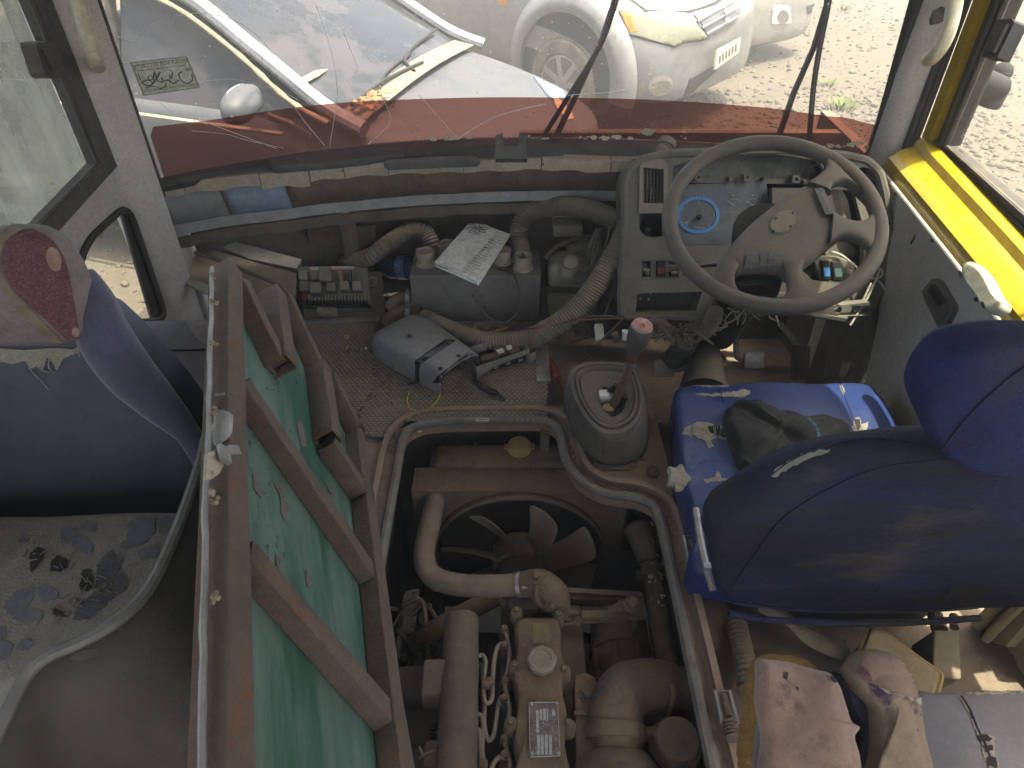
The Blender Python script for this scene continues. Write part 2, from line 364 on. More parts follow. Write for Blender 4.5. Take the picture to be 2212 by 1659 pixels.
m_maroon = M('maroon patterned cloth', (.115, .042, .05), (.085, .036, .044), .95, sc=40, bump=.3, bsc=220, c3=(.15, .085, .085), c3m=(.5, .66), c3s=330)
m_mauve = M('mauve grey cloth', (.20, .165, .16), (.16, .135, .13), .95, bump=.3, bsc=220, sc=9)
m_seatgrey = M('worn grey seat cloth', (.34, .33, .30), (.25, .245, .235), .95, bump=.5, bsc=220, sc=9, dust=.3)
m_flake = M('lilac grey vinyl skin', (.17, .17, .205), (.13, .13, .155), .5, bump=.1, sc=14)
m_shell = M('taupe plastic shell', (.05, .044, .038), (.034, .031, .028), .6, dust=.3, dc=(.095, .08, .064), sc=6)
m_shellrim = M('pale shell rim', (.19, .18, .165), (.11, .105, .098), .6, sc=14)
m_foam = M('yellow foam', (.27, .155, .042), (.19, .11, .028), .95, bump=.8, bsc=120)
m_white = M('white plastic', (.55, .56, .54), (.45, .45, .43), .5, bump=.03)
m_paper = M('white paper', (.78, .79, .77), (.72, .72, .7), .8, bump=.03)
m_ink = M('dark ink', (.035, .035, .045), None, .7, bump=0)
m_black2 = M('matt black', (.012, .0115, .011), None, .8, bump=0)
m_red = M('red plastic', (.3, .03, .025), None, .4, bump=.02, dust=.2)
m_orange = M('orange lens', (.42, .17, .02), None, .35, bump=0)
m_steel = M('bare steel', (.4, .39, .37), (.28, .27, .26), .4, metal=.9, bump=.05, dust=.2)
m_zinc = M('galvanised tin', (.33, .33, .33), (.25, .25, .25), .45, metal=.7, bump=.05, dust=.25)
m_brass = M('brass', (.45, .31, .11), None, .4, metal=.8, bump=.05, dust=.3)
m_shroud = M('grey blue column shroud', (.165, .18, .205), (.13, .14, .16), .5, dust=.25, sc=9, bump=.04)
m_tape = M('black tape', (.015, .016, .02), None, .3, bump=.05)
m_wirey = M('yellow wire', (.5, .36, .03), None, .5, bump=0)
m_wired = M('black wire', (.03, .03, .03), None, .6, bump=0, dust=.3)
m_wirer = M('red wire', (.35, .08, .07), None, .5, bump=0, dust=.2)
m_wireb = M('blue wire', (.03, .08, .35), None, .5, bump=0)
m_loom = M('taped wiring loom', (.06, .053, .045), (.035, .032, .029), .8, dust=.5, bump=.4)
m_rope = M('white twine', (.5, .47, .4), (.4, .37, .3), .9, bump=.4, bsc=400)
m_brown = M('rusty brown panel', (.13, .075, .055), (.09, .058, .045), .8, dust=.35, sc=12, stretch=(1, 1, .5), bump=.2)
m_bluepan = M('blue painted panel', (.17, .29, .42), (.21, .30, .39), .6, dust=.25, sc=6, bump=.05)
m_greypan = M('blue grey panel', (.27, .29, .31), (.21, .225, .24), .65, dust=.3, sc=6, bump=.05)
m_card = M('faded cream strip', (.42, .37, .29), (.34, .3, .235), .7, dust=.2, bump=.08, sc=14)
m_ledge = M('black ledge', (.028, .03, .034), (.04, .042, .046), .6, dust=.2)
m_foamstrip = M('charcoal foam strip', (.075, .08, .085), (.055, .06, .066), .8, dust=.2)
m_grime = M('grimy cavity metal', (.11, .09, .074), (.07, .06, .05), .9, dust=.45, dc=(.18, .145, .108), sc=10, bump=.3)
m_cardboard = M('dusty cardboard', (.2, .165, .125), (.15, .125, .095), .9, dust=.3)
m_fan = M('dusty fan plastic', (.24, .185, .135), (.18, .14, .105), .7, dust=.5, dc=(.2, .145, .1), bump=.08)
m_leaf = M('dry leaf', (.32, .28, .13), (.25, .2, .09), .8)
m_winglass = glassm('windscreen glass', (.9, .91, .9), dirt=.045, dcol=(.5, .48, .43), sc=5, spots=.55)
m_tint = glassm('burgundy film', (.34, .17, .145), dirt=.15, dcol=(.27, .155, .13), sc=9, stretch=(.4, 1, 3), spots=.2)
m_sideglass = glassm('green side glass', (.84, .9, .86), dirt=.30, dcol=(.78, .8, .64), sc=7, stretch=(1, .6, .25))
m_clear = glassm('clear side glass', (.92, .95, .92), dirt=.04, sc=7)
m_bottle = glassm('blue bottle plastic', (.35, .62, .85), dirt=.12, dcol=(.2, .4, .6), sc=30)
m_crack = M('crack glint', (.85, .88, .9), (.8, .82, .85), .2, bump=0, spec=.9, grime=0)
# ------------------------------------------------------------------ ground outside
GZ = -.9
m_gravel = M('pale gravel ground', (.071, .057, .041), (.054, .044, .031), .95, sc=2.2, mix=(.35, .65), bump=.8, bsc=26, c3=(.038, .031, .023), c3m=(.58, .68), c3s=14)
m_stone = M('pale stone', (.098, .083, .060), (.067, .056, .041), .95, sc=6, bump=.4, bsc=60)
m_stoned = M('grey stone', (.058, .053, .044), (.043, .037, .033), .95, sc=6, bump=.4, bsc=60)
m_weed = M('green weed', (.09, .125, .02), (.11, .13, .035), .8, bump=0)
struct('ground', MB().grid([[Vector((x, y, GZ)) for x in np.linspace(-70, 70, 29)] for y in np.linspace(-60, 90, 31)]), m_gravel, smooth=False)
def gravel_patch(name, mat, n, seed, boxes, r0, r1):
    rng = np.random.default_rng(seed)
    t = (1 + 5 ** .5) / 2
    iv = np.array([(-1, t, 0), (1, t, 0), (-1, -t, 0), (1, -t, 0), (0, -1, t), (0, 1, t), (0, -1, -t), (0, 1, -t), (t, 0, -1), (t, 0, 1), (-t, 0, -1), (-t, 0, 1)]) / 1.9
    fi = np.array([(0, 11, 5), (0, 5, 1), (0, 1, 7), (0, 7, 10), (0, 10, 11), (1, 5, 9), (5, 11, 4), (11, 10, 2), (10, 7, 6), (7, 1, 8), (3, 9, 4), (3, 4, 2), (3, 2, 6), (3, 6, 8), (3, 8, 9), (4, 9, 5), (2, 4, 11), (6, 2, 10), (8, 6, 7), (9, 8, 1)])
    ar = np.array([(b[1] - b[0]) * (b[3] - b[2]) * b[4] for b in boxes]); cnt = (ar / ar.sum() * n).astype(int); V = []; F = []; k = 0
    for b, c in zip(boxes, cnt):
        xy = np.stack([rng.uniform(b[0], b[1], c), rng.uniform(b[2], b[3], c)], 1); rr = r0 + (r1 - r0) * rng.random(c) ** 4
        for i in range(c):
            a = rng.uniform(0, 6.28); ca, sa = math.cos(a), math.sin(a)
            v = iv * (1 + .28 * rng.standard_normal((12, 3))) * np.array([1, rng.uniform(.6, 1), rng.uniform(.4, .8)]) * rr[i]
            V.append(np.stack([v[:, 0] * ca - v[:, 1] * sa + xy[i, 0], v[:, 0] * sa + v[:, 1] * ca + xy[i, 1], v[:, 2] + GZ + rr[i] * .12], 1)); F.append(fi + k); k += 12
    V = np.concatenate(V); F = np.concatenate(F); me = bpy.data.meshes.new(name)
    me.vertices.add(len(V)); me.vertices.foreach_set('co', V.ravel()); me.loops.add(F.size); me.loops.foreach_set('vertex_index', F.ravel().astype(np.int32))
    me.polygons.add(len(F)); me.polygons.foreach_set('loop_start', np.arange(0, F.size, 3, dtype=np.int32)); me.polygons.foreach_set('loop_total', np.full(len(F), 3, dtype=np.int32)); me.update(); me.validate()
    me.materials.append(mat); o = bpy.data.objects.new(name, me); COL.objects.link(o); tag(o, kind='stuff'); return o
BX = [(1.2, 4.2, 1.6, 7, 1.6), (1.5, 6, 5, 12, .5), (-5, -1.15, .8, 6.5, .9), (-1, 1.6, 2.6, 8, .6), (-.6, .6, .2, 2.2, .5)]
gravel_patch('gravel', m_stone, 11000, 3, BX, .007, .038)
gravel_patch('gravel', m_stoned, 5000, 5, BX, .006, .03)
def weed(px, py, r, n, seed, label):
    rnd = random.Random(seed); c = Z(px, py, GZ); mb = MB()
    for i in range(n):
        a = rnd.uniform(0, 6.28); d = rnd.uniform(0, r); b = c + Vector((math.cos(a) * d, math.sin(a) * d, 0)); h = rnd.uniform(.3, 1) * r * .7
        e = b + Vector((math.cos(a) * h * .7, math.sin(a) * h * .7, h)); w = Vector((-math.sin(a), math.cos(a), 0)) * h * .16
        mb.add([b - w * .4, b + w * .4, b.lerp(e, .6) + w, e, b.lerp(e, .6) - w], [(0, 1, 2, 3, 4)])
    obj('weed', mb, m_weed, smooth=False, label=label, cat='weed', group='weeds growing in the gravel')
weed(1815, 235, .13, 70, 1, 'bright green weed tuft in gravel beyond the right wiper')
weed(1785, 185, .1, 50, 2, 'dry yellowish weed in gravel above the bright green tuft')
weed(1825, 22, .12, 40, 4, 'small green weed in far gravel above the right windscreen corner')
weed(60, 360, .12, 60, 5, 'green weed in gravel seen through the left side window')
weed(85, 410, .1, 50, 6, 'lower green weed just outside the left side window')

# ------------------------------------------------------------------ bus shell
def arcy(x): return 1.95 - (.351 if x < 0 else .13) * x * x
XL, XR = -.885, .955
def wpt(x, z, off=0): return Vector((x * (1 - (z - .45) * (.06 if x > 0 else 0)), arcy(x) - .02 * (z - .45) - off, z))
class Glass:                                   # the curved windscreen as a surface to hang things on
    @staticmethod
    def pt(px, py, off=.004):
        d = ray(px, py); t = 1.9
        for _ in range(25):
            p = CAM + d * t; t += (wpt(p.x, p.z, off).y - p.y) / d.y
        return CAM + d * t
xs = [XL + (XR - XL) * i / 36 for i in range(37)]
wroot = thing('windscreen', (0, 1.95, .43), None, None, kind='structure')
wg = obj('glass', MB().grid([[wpt(x, z) for x in xs] for z in np.linspace(.43, 1.52, 14)]), m_winglass, wroot)
bl = sm2([(325, 294), (480, 256), (700, 225), (900, 214), (1110, 210), (1400, 215), (1650, 232), (1780, 250), (1897, 271)], 5)[:41]
bl = [p for p in bl if 300 < p[0] < 1900 and p[1] < 300]
bl.sort()
rows = []
top = [Glass.pt(px, py, .003) for px, py in bl]
for k in range(6): rows.append([wpt(p.x, .432 + (p.z - .432) * k / 5, .003) for p in top])
obj('tint_strip', MB().grid(rows), m_tint, wroot)
seal = MB()
for x in (XL, XR): seal.tube([wpt(x, z, .004) for z in np.linspace(.4, 1.52, 12)], .022, 8)
seal.tube([wpt(x, .425, .006) for x in xs], .018, 8); seal.tube([wpt(x, 1.5, .004) for x in xs], .025, 8)
obj('rubber_seal', seal, m_blackrub, wroot)
cr = MB()
def crack(pts, r=.0006): cr.tube([Glass.pt(px, py) for px, py in pts], r, 5, n=5)
c3 = lambda l: [(193.5 + x * .25, y * .25) for x, y in l]
crack(c3([(170, 255), (240, 310), (330, 362), (385, 360), (420, 290), (520, 215), (700, 150), (940, 113), (1180, 150), (1300, 200), (1500, 360), (1700, 640), (1740, 700)]))
crack(c3([(940, 720), (1060, 695), (1270, 688), (1500, 745), (1650, 780), (1800, 865)]))
crack(c3([(590, 870), (700, 960), (840, 1020), (980, 1050), (1200, 1130), (1430, 1215), (1620, 1285)]))
crack(c3([(880, 1130), (1180, 1160), (1350, 1210), (1680, 1280)]), .0005)
crack([(678, 0), (700, 60), (720, 130), (727, 180), (728, 215), (712, 316)])
crack([(738, 60), (762, 120), (772, 150), (760, 160)]); crack([(808, 186), (838, 235), (840, 268), (795, 312)]); crack([(905, 205), (950, 255), (992, 305)])
crack([(635, 228), (660, 265), (702, 315)]); crack([(280, 145), (300, 145)]); crack([(985, 303), (1050, 262), (1110, 240), (1180, 224)], .001)
crack([(1226, 206), (1260, 203), (1310, 200), (1368, 190)], .0007)
obj('crack', cr, m_crack, wroot, label='fine pale cracks running across the glass')
# sun glints at scraped bits of the film's lower edge, painted as pale flecks
sc_ = MB(); rnd = random.Random(4)
m_scrape_glint = M('scraped film sun glint', (.62, .56, .4), (.45, .4, .28), .7, bump=0)
for cx, cy, w, h, n in ((1295, 297, 60, 4, 26), (1190, 302, 60, 2, 10), (1395, 285, 30, 8, 6), (1850, 310, 22, 8, 24), (1800, 316, 26, 4, 12), (1000, 300, 140, 6, 16), (1480, 290, 40, 10, 5)):
    for i in range(n):
        x, y = rnd.gauss(cx, w * .5), rnd.gauss(cy, h * .5); r = abs(rnd.gauss(0, 1)) * 2.2 + .8
        P = [Glass.pt(a, b, .0055) for a, b in jag(ell(x, y, r * 1.7, r, 7), .6, 3, i)]; sc_.add(P, [tuple(range(len(P)))])
obj('scrape_glint', sc_, m_scrape_glint, wroot, smooth=False)
# safety notice stuck on the glass, read from behind so its writing is mirrored
p0, p1, p2 = Glass.pt(279, 134, .006), Glass.pt(405, 120, .006), Glass.pt(310, 208, .006)
stp = plane3(p2, Glass.pt(432, 192, .006), p0)
st = thing('notice_sticker', stp.pt(350, 163), 'pale rectangular security notice with green border stuck on windscreen upper left', 'sticker')
m_stk = M('sticker backing', (.62, .63, .54), (.56, .57, .48), .7, bump=0)
m_stkg = M('sticker green line', (.07, .14, .085), None, .7, bump=0); m_stki = M('sticker grey ink', (.15, .15, .135), None, .7, bump=0)
q = [(279, 134), (405, 120), (433, 190), (309, 208)]
def inset(q, k): c = (sum(p[0] for p in q) / 4, sum(p[1] for p in q) / 4); return [(c[0] + (p[0] - c[0]) * k, c[1] + (p[1] - c[1]) * k) for p in q]
obj('backing', MB().pplate(stp, [q], .0008), m_stk, st, smooth=False)
obj('border', MB().pplate(stp, [inset(q, .955), inset(q, .93)], .0004, .0006), m_stkg, st, smooth=False)
tm = MB(); text_on(tm, stp, "DU'AA FOR SECURITY", (350, 139), .0118, .0009, right=(430, 130), flip=False)
text_on(tm, stp, 'HAA MEEM LAA YUNSAROON', (366, 190), .0086, .0009, right=(446, 178), flip=False)
# writing is mirrored as seen through its back
ca = stp.px(350, 139)
def mirror_text(s, px, right, size):
    mb = MB(); V, F = txt(s, size, True); a, b = stp.px(*px); r = Vector(stp.px(*right)) - Vector((a, b)); r.normalize(); k = Vector((-r.y, r.x))
    if (stp.u.cross(stp.v)).dot(stp.n) < 0: k = -k
    return mb.add([stp.at(a + x * r.x + y * k.x, b + x * r.y + y * k.y, .0009) for x, y in V], F)
obj('lettering', mirror_text("DU'AA FOR SECURITY", (347, 138), (427, 128), .0118), m_stki, st, smooth=False)
obj('lettering', mirror_text('HAA MEEM LAA YUNSAROON', (367, 189), (447, 178), .0082), m_stki, st, smooth=False)
bn = MB(); 
def strokes(mb, pl, pts, w, h=.0008): mb.tube([pl.pt(x, y, h) for x, y in pts], w, 4, n=3)
for s in (c3([(400, 590), (430, 560), (800, 512), (820, 560), (760, 570), (405, 612), (400, 590)]),): strokes(bn, stp, s, .0006)
obj('banner_outline', bn, m_stki, st, smooth=False)
cal = MB()
for s, w in ((c3([(880, 640), (890, 690), (840, 720), (790, 690), (770, 640), (800, 620)]), .0016), (c3([(770, 690), (720, 720), (680, 690), (640, 700), (620, 670)]), .0018), (c3([(640, 705), (590, 700), (560, 620), (550, 690)]), .0017),
             (c3([(610, 620), (570, 690), (520, 740), (450, 715), (500, 690), (540, 710)]), .0017), (c3([(720, 620), (700, 680), (690, 640)]), .0014), (c3([(620, 770), (560, 745), (480, 760)]), .0009), (c3([(660, 715), (650, 750), (600, 765)]), .0012),
             (c3([(830, 600), (850, 610), (870, 595), (850, 590), (830, 600)]), .0008), (c3([(500, 665), (530, 650), (545, 680), (520, 690), (500, 665)]), .0009), (c3([(420, 640), (440, 690)]), .001)): strokes(cal, stp, s, w)
for x, y in ((660, 745), (690, 735), (740, 722), (760, 610), (640, 625), (700, 612), (820, 640), (480, 640), (590, 600), (850, 650)): cal.tube([stp.pt(*c3([(x - 5, y)])[0], .0008), stp.pt(*c3([(x + 5, y - 4)])[0], .0008)], .001, 4)
obj('calligraphy', cal, m_stki, st, smooth=False)

# roof, side walls, pillars
struct('roof', MB().box((0, .38, 1.56), (2.1, 3.28, .08)), M('pale roof lining', (.62, .58, .5), (.55, .5, .43), .8, bump=.03))
def wall_loop(x, outer_px, holes_px): pl = xplane(x); return pl, [pl.loop(l) for l in [outer_px] + holes_px]
XW = -.915
plw = xplane(XW)
L = lambda l: plw.loop(l)
big = [plw.px(258, 345), plw.px(96, 520)]            # sill line of the side window
(ya, za), (yb, zb) = big
sl = (zb - za) / (yb - ya)
win = [(1.575, za), (1.2, za + sl * (1.2 - ya)), (-.2, za + sl * (1.2 - ya) - .04), (-.2, 1.4), (1.53, 1.4)]
quarter = arc_round([plw.px(272, 440), plw.px(357, 690), plw.px(245, 700), plw.px(160, 590), plw.px(185, 520)], .05)
wall = [(1.95, -.9), (1.95, .15), (1.72, .22), (1.70, .42), (1.62, 1.5), (-.32, 1.5), (-.32, .5), (-2.5, .5), (-2.5, -.9)]
struct('side_wall', MB().plate(plw, [wall, win, quarter], .018), m_pillar)
sw = thing('side_window', (XW, .7, za), None, None, kind='structure')
fr = MB(); ins = lambda w, k: [(1.575 - k, w), (-.2 + k, w)]
wi = [(1.575 - .06, za + .032), (1.2, win[1][1] + .034), (-.15, win[2][1] + .04), (-.15, 1.36), (1.475, 1.36)]
obj('window_frame', MB().plate(plw, [win, wi], .03, .012), m_seal, sw)
ie = MB().tube([plw.at(*p, .006) for p in wi], .007, 6, closed=True)
obj('gasket', ie, m_blackrub, sw)
obj('pane', MB().add([plw.at(*p, -.02) for p in wi], [(0, 1, 2, 3, 4)]), m_sideglass, sw, smooth=False)
# sliding vertical stile and latch of the side window
pl_l = xplane(XW + .015); 
obj('latch', MB().pplate(pl_l, [arc_round([(62, 92), (98, 88), (128, 158), (128, 168), (92, 170), (84, 160)], 6)], .03, .012).pplate(pl_l, [arc_round([(72, 105), (94, 103), (112, 150), (94, 152)], 4)], .01, .018), m_dark, sw)
qg = obj('gasket', MB().tube([plw.at(*p, .004) for p in quarter], .008, 8, closed=True), m_blackrub, sw)
obj('pane', MB().add([plw.at(*p, -.012) for p in quarter], [tuple(range(len(quarter)))]), m_clear, sw, smooth=False)
# trim rib along the quarter window's front edge
obj('dark_band', MB().pplate(plw, [[(262, 446), (276, 444), (312, 520), (357, 668), (350, 690), (332, 690)]], .006, -.004), m_blackrub, sw)
obj('trim_strip', MB().tube([plw.pt(285, 452, -.005), plw.pt(310, 520, -.005), plw.pt(360, 668, -.005)], .01, 8, corr=(.006, .0012)), m_cream, sw)
# left corner post from the floor to the roof
post = [[(-.885, 1.61), (-.862, 1.665), (-.89, 1.70), (-.975, 1.70), (-.945, 1.58), (-.908, 1.582)], ]
def column(name, foot, top_shift, z0, z1, mat, n=8, **k):
    rings = []
    for i in range(n + 1):
        t = i / n; z = z0 + (z1 - z0) * t; rings.append([Vector((x + top_shift[0] * t, y + top_shift[1] * t, z)) for x, y in foot])
    return struct(name, MB().loft(rings).wob(.003, 6), mat, ang=50, **k)
column('corner_pillar', post[0], (.0, -.02), -.3, 1.52, m_pillar)
column('corner_pillar', [(.945, 1.80), (.972, 1.76), (1.0, 1.745), (1.02, 1.77), (.99, 1.87), (.95, 1.845)], (-.03, .015), -.3, 1.52, m_pillar)
gh = MB().tube([T(140, -160, 1.32), T(152, -60, 1.34), T(168, 0, 1.36), T(184, 55, 1.38), T(198, 105, 1.40), T(207, 132, 1.42), T(212, 140, 1.50)], .0165, 12, n=6)
obj('grab_handle', gh, m_cream, label='straight cream grab handle on the left windscreen post', cat='grab handle', group='grab handles on the windscreen posts')
gh = MB().tube([T(2075, -120, 1.46), T(2068, -30, 1.47), T(2061, 20, 1.47), T(2048, 70, 1.475), T(2030, 105, 1.49), T(2012, 125, 1.515), T(2006, 128, 1.56)], .0155, 12, n=6)
obj('grab_handle', gh, m_cream, label='curved cream grab handle on the right post beside the yellow door', cat='grab handle', group='grab handles on the windscreen posts')
plc = Plane(T(2025, 30, 1.56), ray(2025, -30) - ray(2015, 40), Vector((1, .4, 0)))
obj('clip', MB().pplate(plc, [[(2012, 40), (2020, 20), (2032, 15), (2038, 20), (2034, 48), (2013, 52)]], .01, .004), m_dark, label='small dark plastic clip on the right windscreen post', cat='clip')

# ------------------------------------------------------------------ front bulkhead under the windscreen
def strip(pxa, za_, pxb, zb_):  # two pixel polylines at given heights joined into a sheet
    A = [Z(x, y, za_) for x, y in pxa]; B = [Z(x, y, zb_) for x, y in pxb]; return MB().grid([A, B])
ledge_f = [(330, 408), (450, 388), (560, 378), (700, 366), (840, 357), (1000, 350), (1170, 346), (1350, 344), (1600, 346), (1905, 352)]
LF = [Z(x, y, .418) for x, y in ledge_f]
fb = thing('front_bulkhead', (0, 1.85, 0), None, None, kind='structure')
LB = [wpt(min(max(p.x, XL), XR), .428, -.01) for p in LF]
obj('ledge', MB().grid([[p + Vector((0, 0, .006)) for p in LB], LF]), m_ledge, fb, solid=.012)
low = [Vector((p.x * .985, p.y + .045 - .03 * min(1, p.x * p.x / .5), .302)) for p in LF]
def seg(a, b): return [Vector(LF[0]).lerp(LF[0], 0)] and None
LFs = smooth(LF, 6); lows = smooth(low, 6)
def fpart(i0, i1, mat, z=0): return MB().grid([[p + Vector((0, .004, 0)) for p in LFs[i0:i1]], lows[i0:i1]])
ix = lambda px: min(range(len(LFs)), key=lambda i: abs(CX + (LFs[i] - CAM).x / ((LFs[i] - CAM).y * CP - (LFs[i] - CAM).z * SP) * FPX - px))
a1, a2 = ix(470), ix(607)
obj('panel', fpart(0, a1 + 1, 0), m_greypan, fb, solid=.006); obj('panel', fpart(a1, a2 + 1, 0), m_bluepan, fb, solid=.006, label='blue painted panel section'); obj('panel', fpart(a2, len(LFs), 0), m_brown, fb, solid=.006, label='rusty brown panel section')
obj('weld_bead', MB().tube([LFs[a1].lerp(lows[a1], t) + Vector((0, -.004, 0)) for t in np.linspace(.05, .95, 14)], lambda t: .004 + .002 * math.sin(t * 40), 6), m_grime, fb)
rail = MB().grid([[p + Vector((0, -.010, .014)) for p in lows[:-8]], [p + Vector((0, -.016, -.010)) for p in lows[:-8]], [p + Vector((0, .012, -.016)) for p in lows[:-8]]])
obj('rail', rail.wob(.002, 20), m_greypan, fb, smooth=False, solid=.004)
rail = MB().grid([[p + Vector((0, -.004, -.022)) for p in lows[:-8]], [p + Vector((0, -.006, -.05)) for p in lows[:-8]], [p + Vector((0, .02, -.052)) for p in lows[:-8]]])
obj('rail', rail.wob(.004, 24), m_grime, fb, smooth=False, solid=.004)
back = [Vector((p.x * .99, arcy(p.x) + .10, .31)) for p in LFs]; backl = [Vector((p.x * .97, arcy(p.x) + .08, -.06)) for p in LFs]
obj('skin', MB().grid([back, [a.lerp(b, .33) for a, b in zip(back, backl)], [a.lerp(b, .66) for a, b in zip(back, backl)], backl]).wob(.006, 9), m_grime, fb, solid=.01)
obj('skin', MB().grid([[p + Vector((0, .05, 0)) for p in lows], back]), m_grime, fb, solid=.01)
pp = yplane(1.85)
obj('corner_panel', MB().plate(xplane(-.885), [[(1.69, -.06), (1.69, .41), (1.9, .3), (1.95, -.06)]], .01), m_greypan, fb)
obj('bracket', MB().pplate(pp, [[(722, 470), (748, 462), (762, 475), (775, 560), (745, 560), (738, 500)]], .03), m_grime, fb)
obj('bracket', MB().pplate(yplane(1.875), [[(665, 490), (810, 490), (808, 540), (770, 545), (665, 520)]], .02), m_engdark, fb)
# cream strips nailed along the ledge
jt = [(345, 405), (395, 396), (560, 379), (667, 371), (742, 362), (838, 356), (1000, 351), (1170, 346), (1320, 352), (1400, 352)]
ts = thing('ledge_trim', Z(840, 357, .42), 'row of faded cream strips nailed along the front ledge under the windscreen', 'trim')
for i in range(len(jt) - 1):
    (xa, ya_), (xb, yb_) = jt[i], jt[i + 1]; rows = []
    for k in range(7):
        t = k / 6; xx, yy = xa + 1 + (xb - xa - 2) * t, ya_ + (yb_ - ya_) * t; p = Z(xx, yy - 3, .424)
        h = .028 + .003 * math.sin(xx * .07) + (0.01 if i == 2 else 0); rows.append([p + Vector((0, .02, .005)), p + Vector((0, -.003, .002)), p + Vector((0, -.005, -h))])
    obj('strip', MB().grid(rows).wob(.0014, 22, i), m_card, ts, smooth=False, solid=.002)
nl = MB()
for x, y in ((584, 365), (893, 351), (1385, 351), (742, 366), (1172, 352)): nl.lathe([(.003, 0), (.003, .002), (.001, .003)], Z(x, y, .42) + Vector((0, -.008, 0)), (0, -1, .4), 8)
obj('nail', nl, m_engdark, ts)
pf = zplane(.445)
def foam(out, label):
    obj('foam_strip', MB().pad(pf, pf.loop(arc_round(out, 8)), .02, .008), m_foamstrip, label=label, cat='foam strip', group='foam strips on the front ledge')
foam([(577, 336), (700, 322), (868, 308), (873, 332), (720, 349), (582, 360)], 'long charcoal foam strip lying along the ledge under the windscreen')
foam([(828, 345), (930, 338), (1032, 335), (1038, 344), (930, 348), (830, 352)], 'short thin foam strip beside the long one on the ledge')
# black square bracket on the ledge
bp = plane3(T(1073, 342, 1.80), T(1137, 342, 1.80), T(1073, 290, 1.80) + Vector((0, -.0, .0)))
bk = MB(); bk.pplate(bp, [[(1070, 343), (1070, 292), (1086, 287), (1088, 316), (1120, 316), (1122, 287), (1137, 290), (1139, 343)]], .03)
obj('bracket_holder', bk, m_foamstrip, label='black u shaped bracket standing on the ledge centre', cat='bracket')
# hose stub poking out of the ledge
hs = MB().tube([Z(1412, 345, .43), T(1425, 333, 1.80), T(1437, 318, 1.795), T(1442, 306, 1.80)], .02, 14, n=5, corr=(.006, .001)); hs.tube([T(1437, 318, 1.795), T(1442, 306, 1.80)], .0235, 14)
obj('demister_stub', hs, m_corr, label='short ribbed hose stub poking up beside the instrument panel', cat='hose')

# wipers outside
def wiper(arm, blade, label, off=-.03):
    w = thing('wiper', Glass.pt(*arm[0], off), label, 'wiper', 'windscreen wipers')
    obj('arm', MB().tube([Glass.pt(*p, off - .01) for p in arm], lambda t: .009 - .003 * t, 8), m_dark, w)
    b = [Glass.pt(*p, off + .012) for p in blade]; mb = MB().tube(b, .0045, 6, n=4)
    obj('blade', mb, m_blackrub, w)
    sp = MB(); n = 12
    P = smooth(b, 8); A = smooth([Glass.pt(*p, off - .004) for p in blade], 8)
    for i in range(2, len(P) - 2, 4): sp.bar(P[i], A[i], .006, .006)
    sp.tube([p + Vector((.006, 0, 0)) for p in A], .004, 6); obj('blade_carrier', sp, m_dark, w)
wiper([(1195, 306), (1240, 215), (1300, 85), (1336, -30)], [(1165, 305), (1228, 205), (1290, 105), (1318, 35), (1340, -40)], 'long black wiper crossing in front of the silver car')
wiper([(1683, 292), (1715, 200), (1757, 105), (1785, 10), (1790, -40)], [(1746, 302), (1755, 190), (1770, 95), (1785, 20), (1793, -40)], 'black wiper near the right edge of the windscreen')

# ------------------------------------------------------------------ floors and engine bay
BAY = [(-.257, 1.19), (-.250, 1.235), (-.215, 1.262), (-.15, 1.272), (.06, 1.275), (.098, 1.262), (.115, 1.225), (.12, 1.15), (.14, 1.085), (.19, 1.04), (.27, 1.025), (.30, 1.005), (.309, .95), (.309, .2), (-.257, .2)]
BAYr = arc_round(BAY, .035)
zp0 = zplane(0)
deck = [(-.62, 1.74), (.085, 1.74), (.09, 1.335), (.345, 1.34), (.352, 1.2), (.345, -.2), (-.40, -.2), (-.42, .9), (-.62, 1.2)]
struct('engine_deck', MB().plate(zp0, [deck, BAYr], .03), m_deck)
lip_o = [(x + (.0 if abs(x) < .2 else math.copysign(.0, x)), y) for x, y in BAYr]
bw = MB(); n = len(BAYr)
for i in range(n - 2):
    pass
rect = arc_round([(-.285, 1.345), (.345, 1.345), (.345, .15), (-.285, .15)], .03)
rings = [[Vector((x * k, y, z)) for x, y in rect] for k, z in ((1, -.03), (1.08, -.35), (1.2, -.78))]
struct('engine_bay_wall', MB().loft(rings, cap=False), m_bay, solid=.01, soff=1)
struct('engine_bay_rim', MB().tube([Vector((x, y, .006)) for x, y in [(x * 1.0, y) for x, y in BAYr]], .0115, 10, closed=True).wob(.0015, 25), m_seal)
# rusty raised flange round the opening with grit in the channel
ro = []
for i, (x, y) in enumerate(BAYr):
    a, b = Vector(BAYr[i - 1]), Vector(BAYr[(i + 1) % n]); t = (b - a).normalized(); nn = Vector((t.y, -t.x))
    if (Vector((x, y)) + nn * .01 - Vector((.03, .8))).length < (Vector((x, y)) - Vector((.03, .8))).length and i not in (): nn = -nn
    ro.append(Vector((x, y)) + nn * .034)
def offs(d):
    out = []
    for i, (x, y) in enumerate(BAYr):
        a, b = Vector(BAYr[i - 1]), Vector(BAYr[(i + 1) % n]); t = (b - a).normalized(); out.append((x + t.y * -d * WIND, y + t.x * d * WIND))
    return out
ar_ = sum(BAYr[i - 1][0] * BAYr[i][1] - BAYr[i][0] * BAYr[i - 1][1] for i in range(n)); WIND = -1 if ar_ > 0 else 1
o1, o2, o3 = offs(.03), offs(.042), offs(.046)
struct('engine_bay_flange', MB().grid([[Vector((x, y, z)) for x, y in o + [o[0]]] for o, z in ((o1, .002), (o1, .016), (o2, .017), (o3, .002))]).wob(.0015, 30), m_deck)
gr = MB(); rnd = random.Random(9)
c1, c2_ = offs(.016), offs(.029)
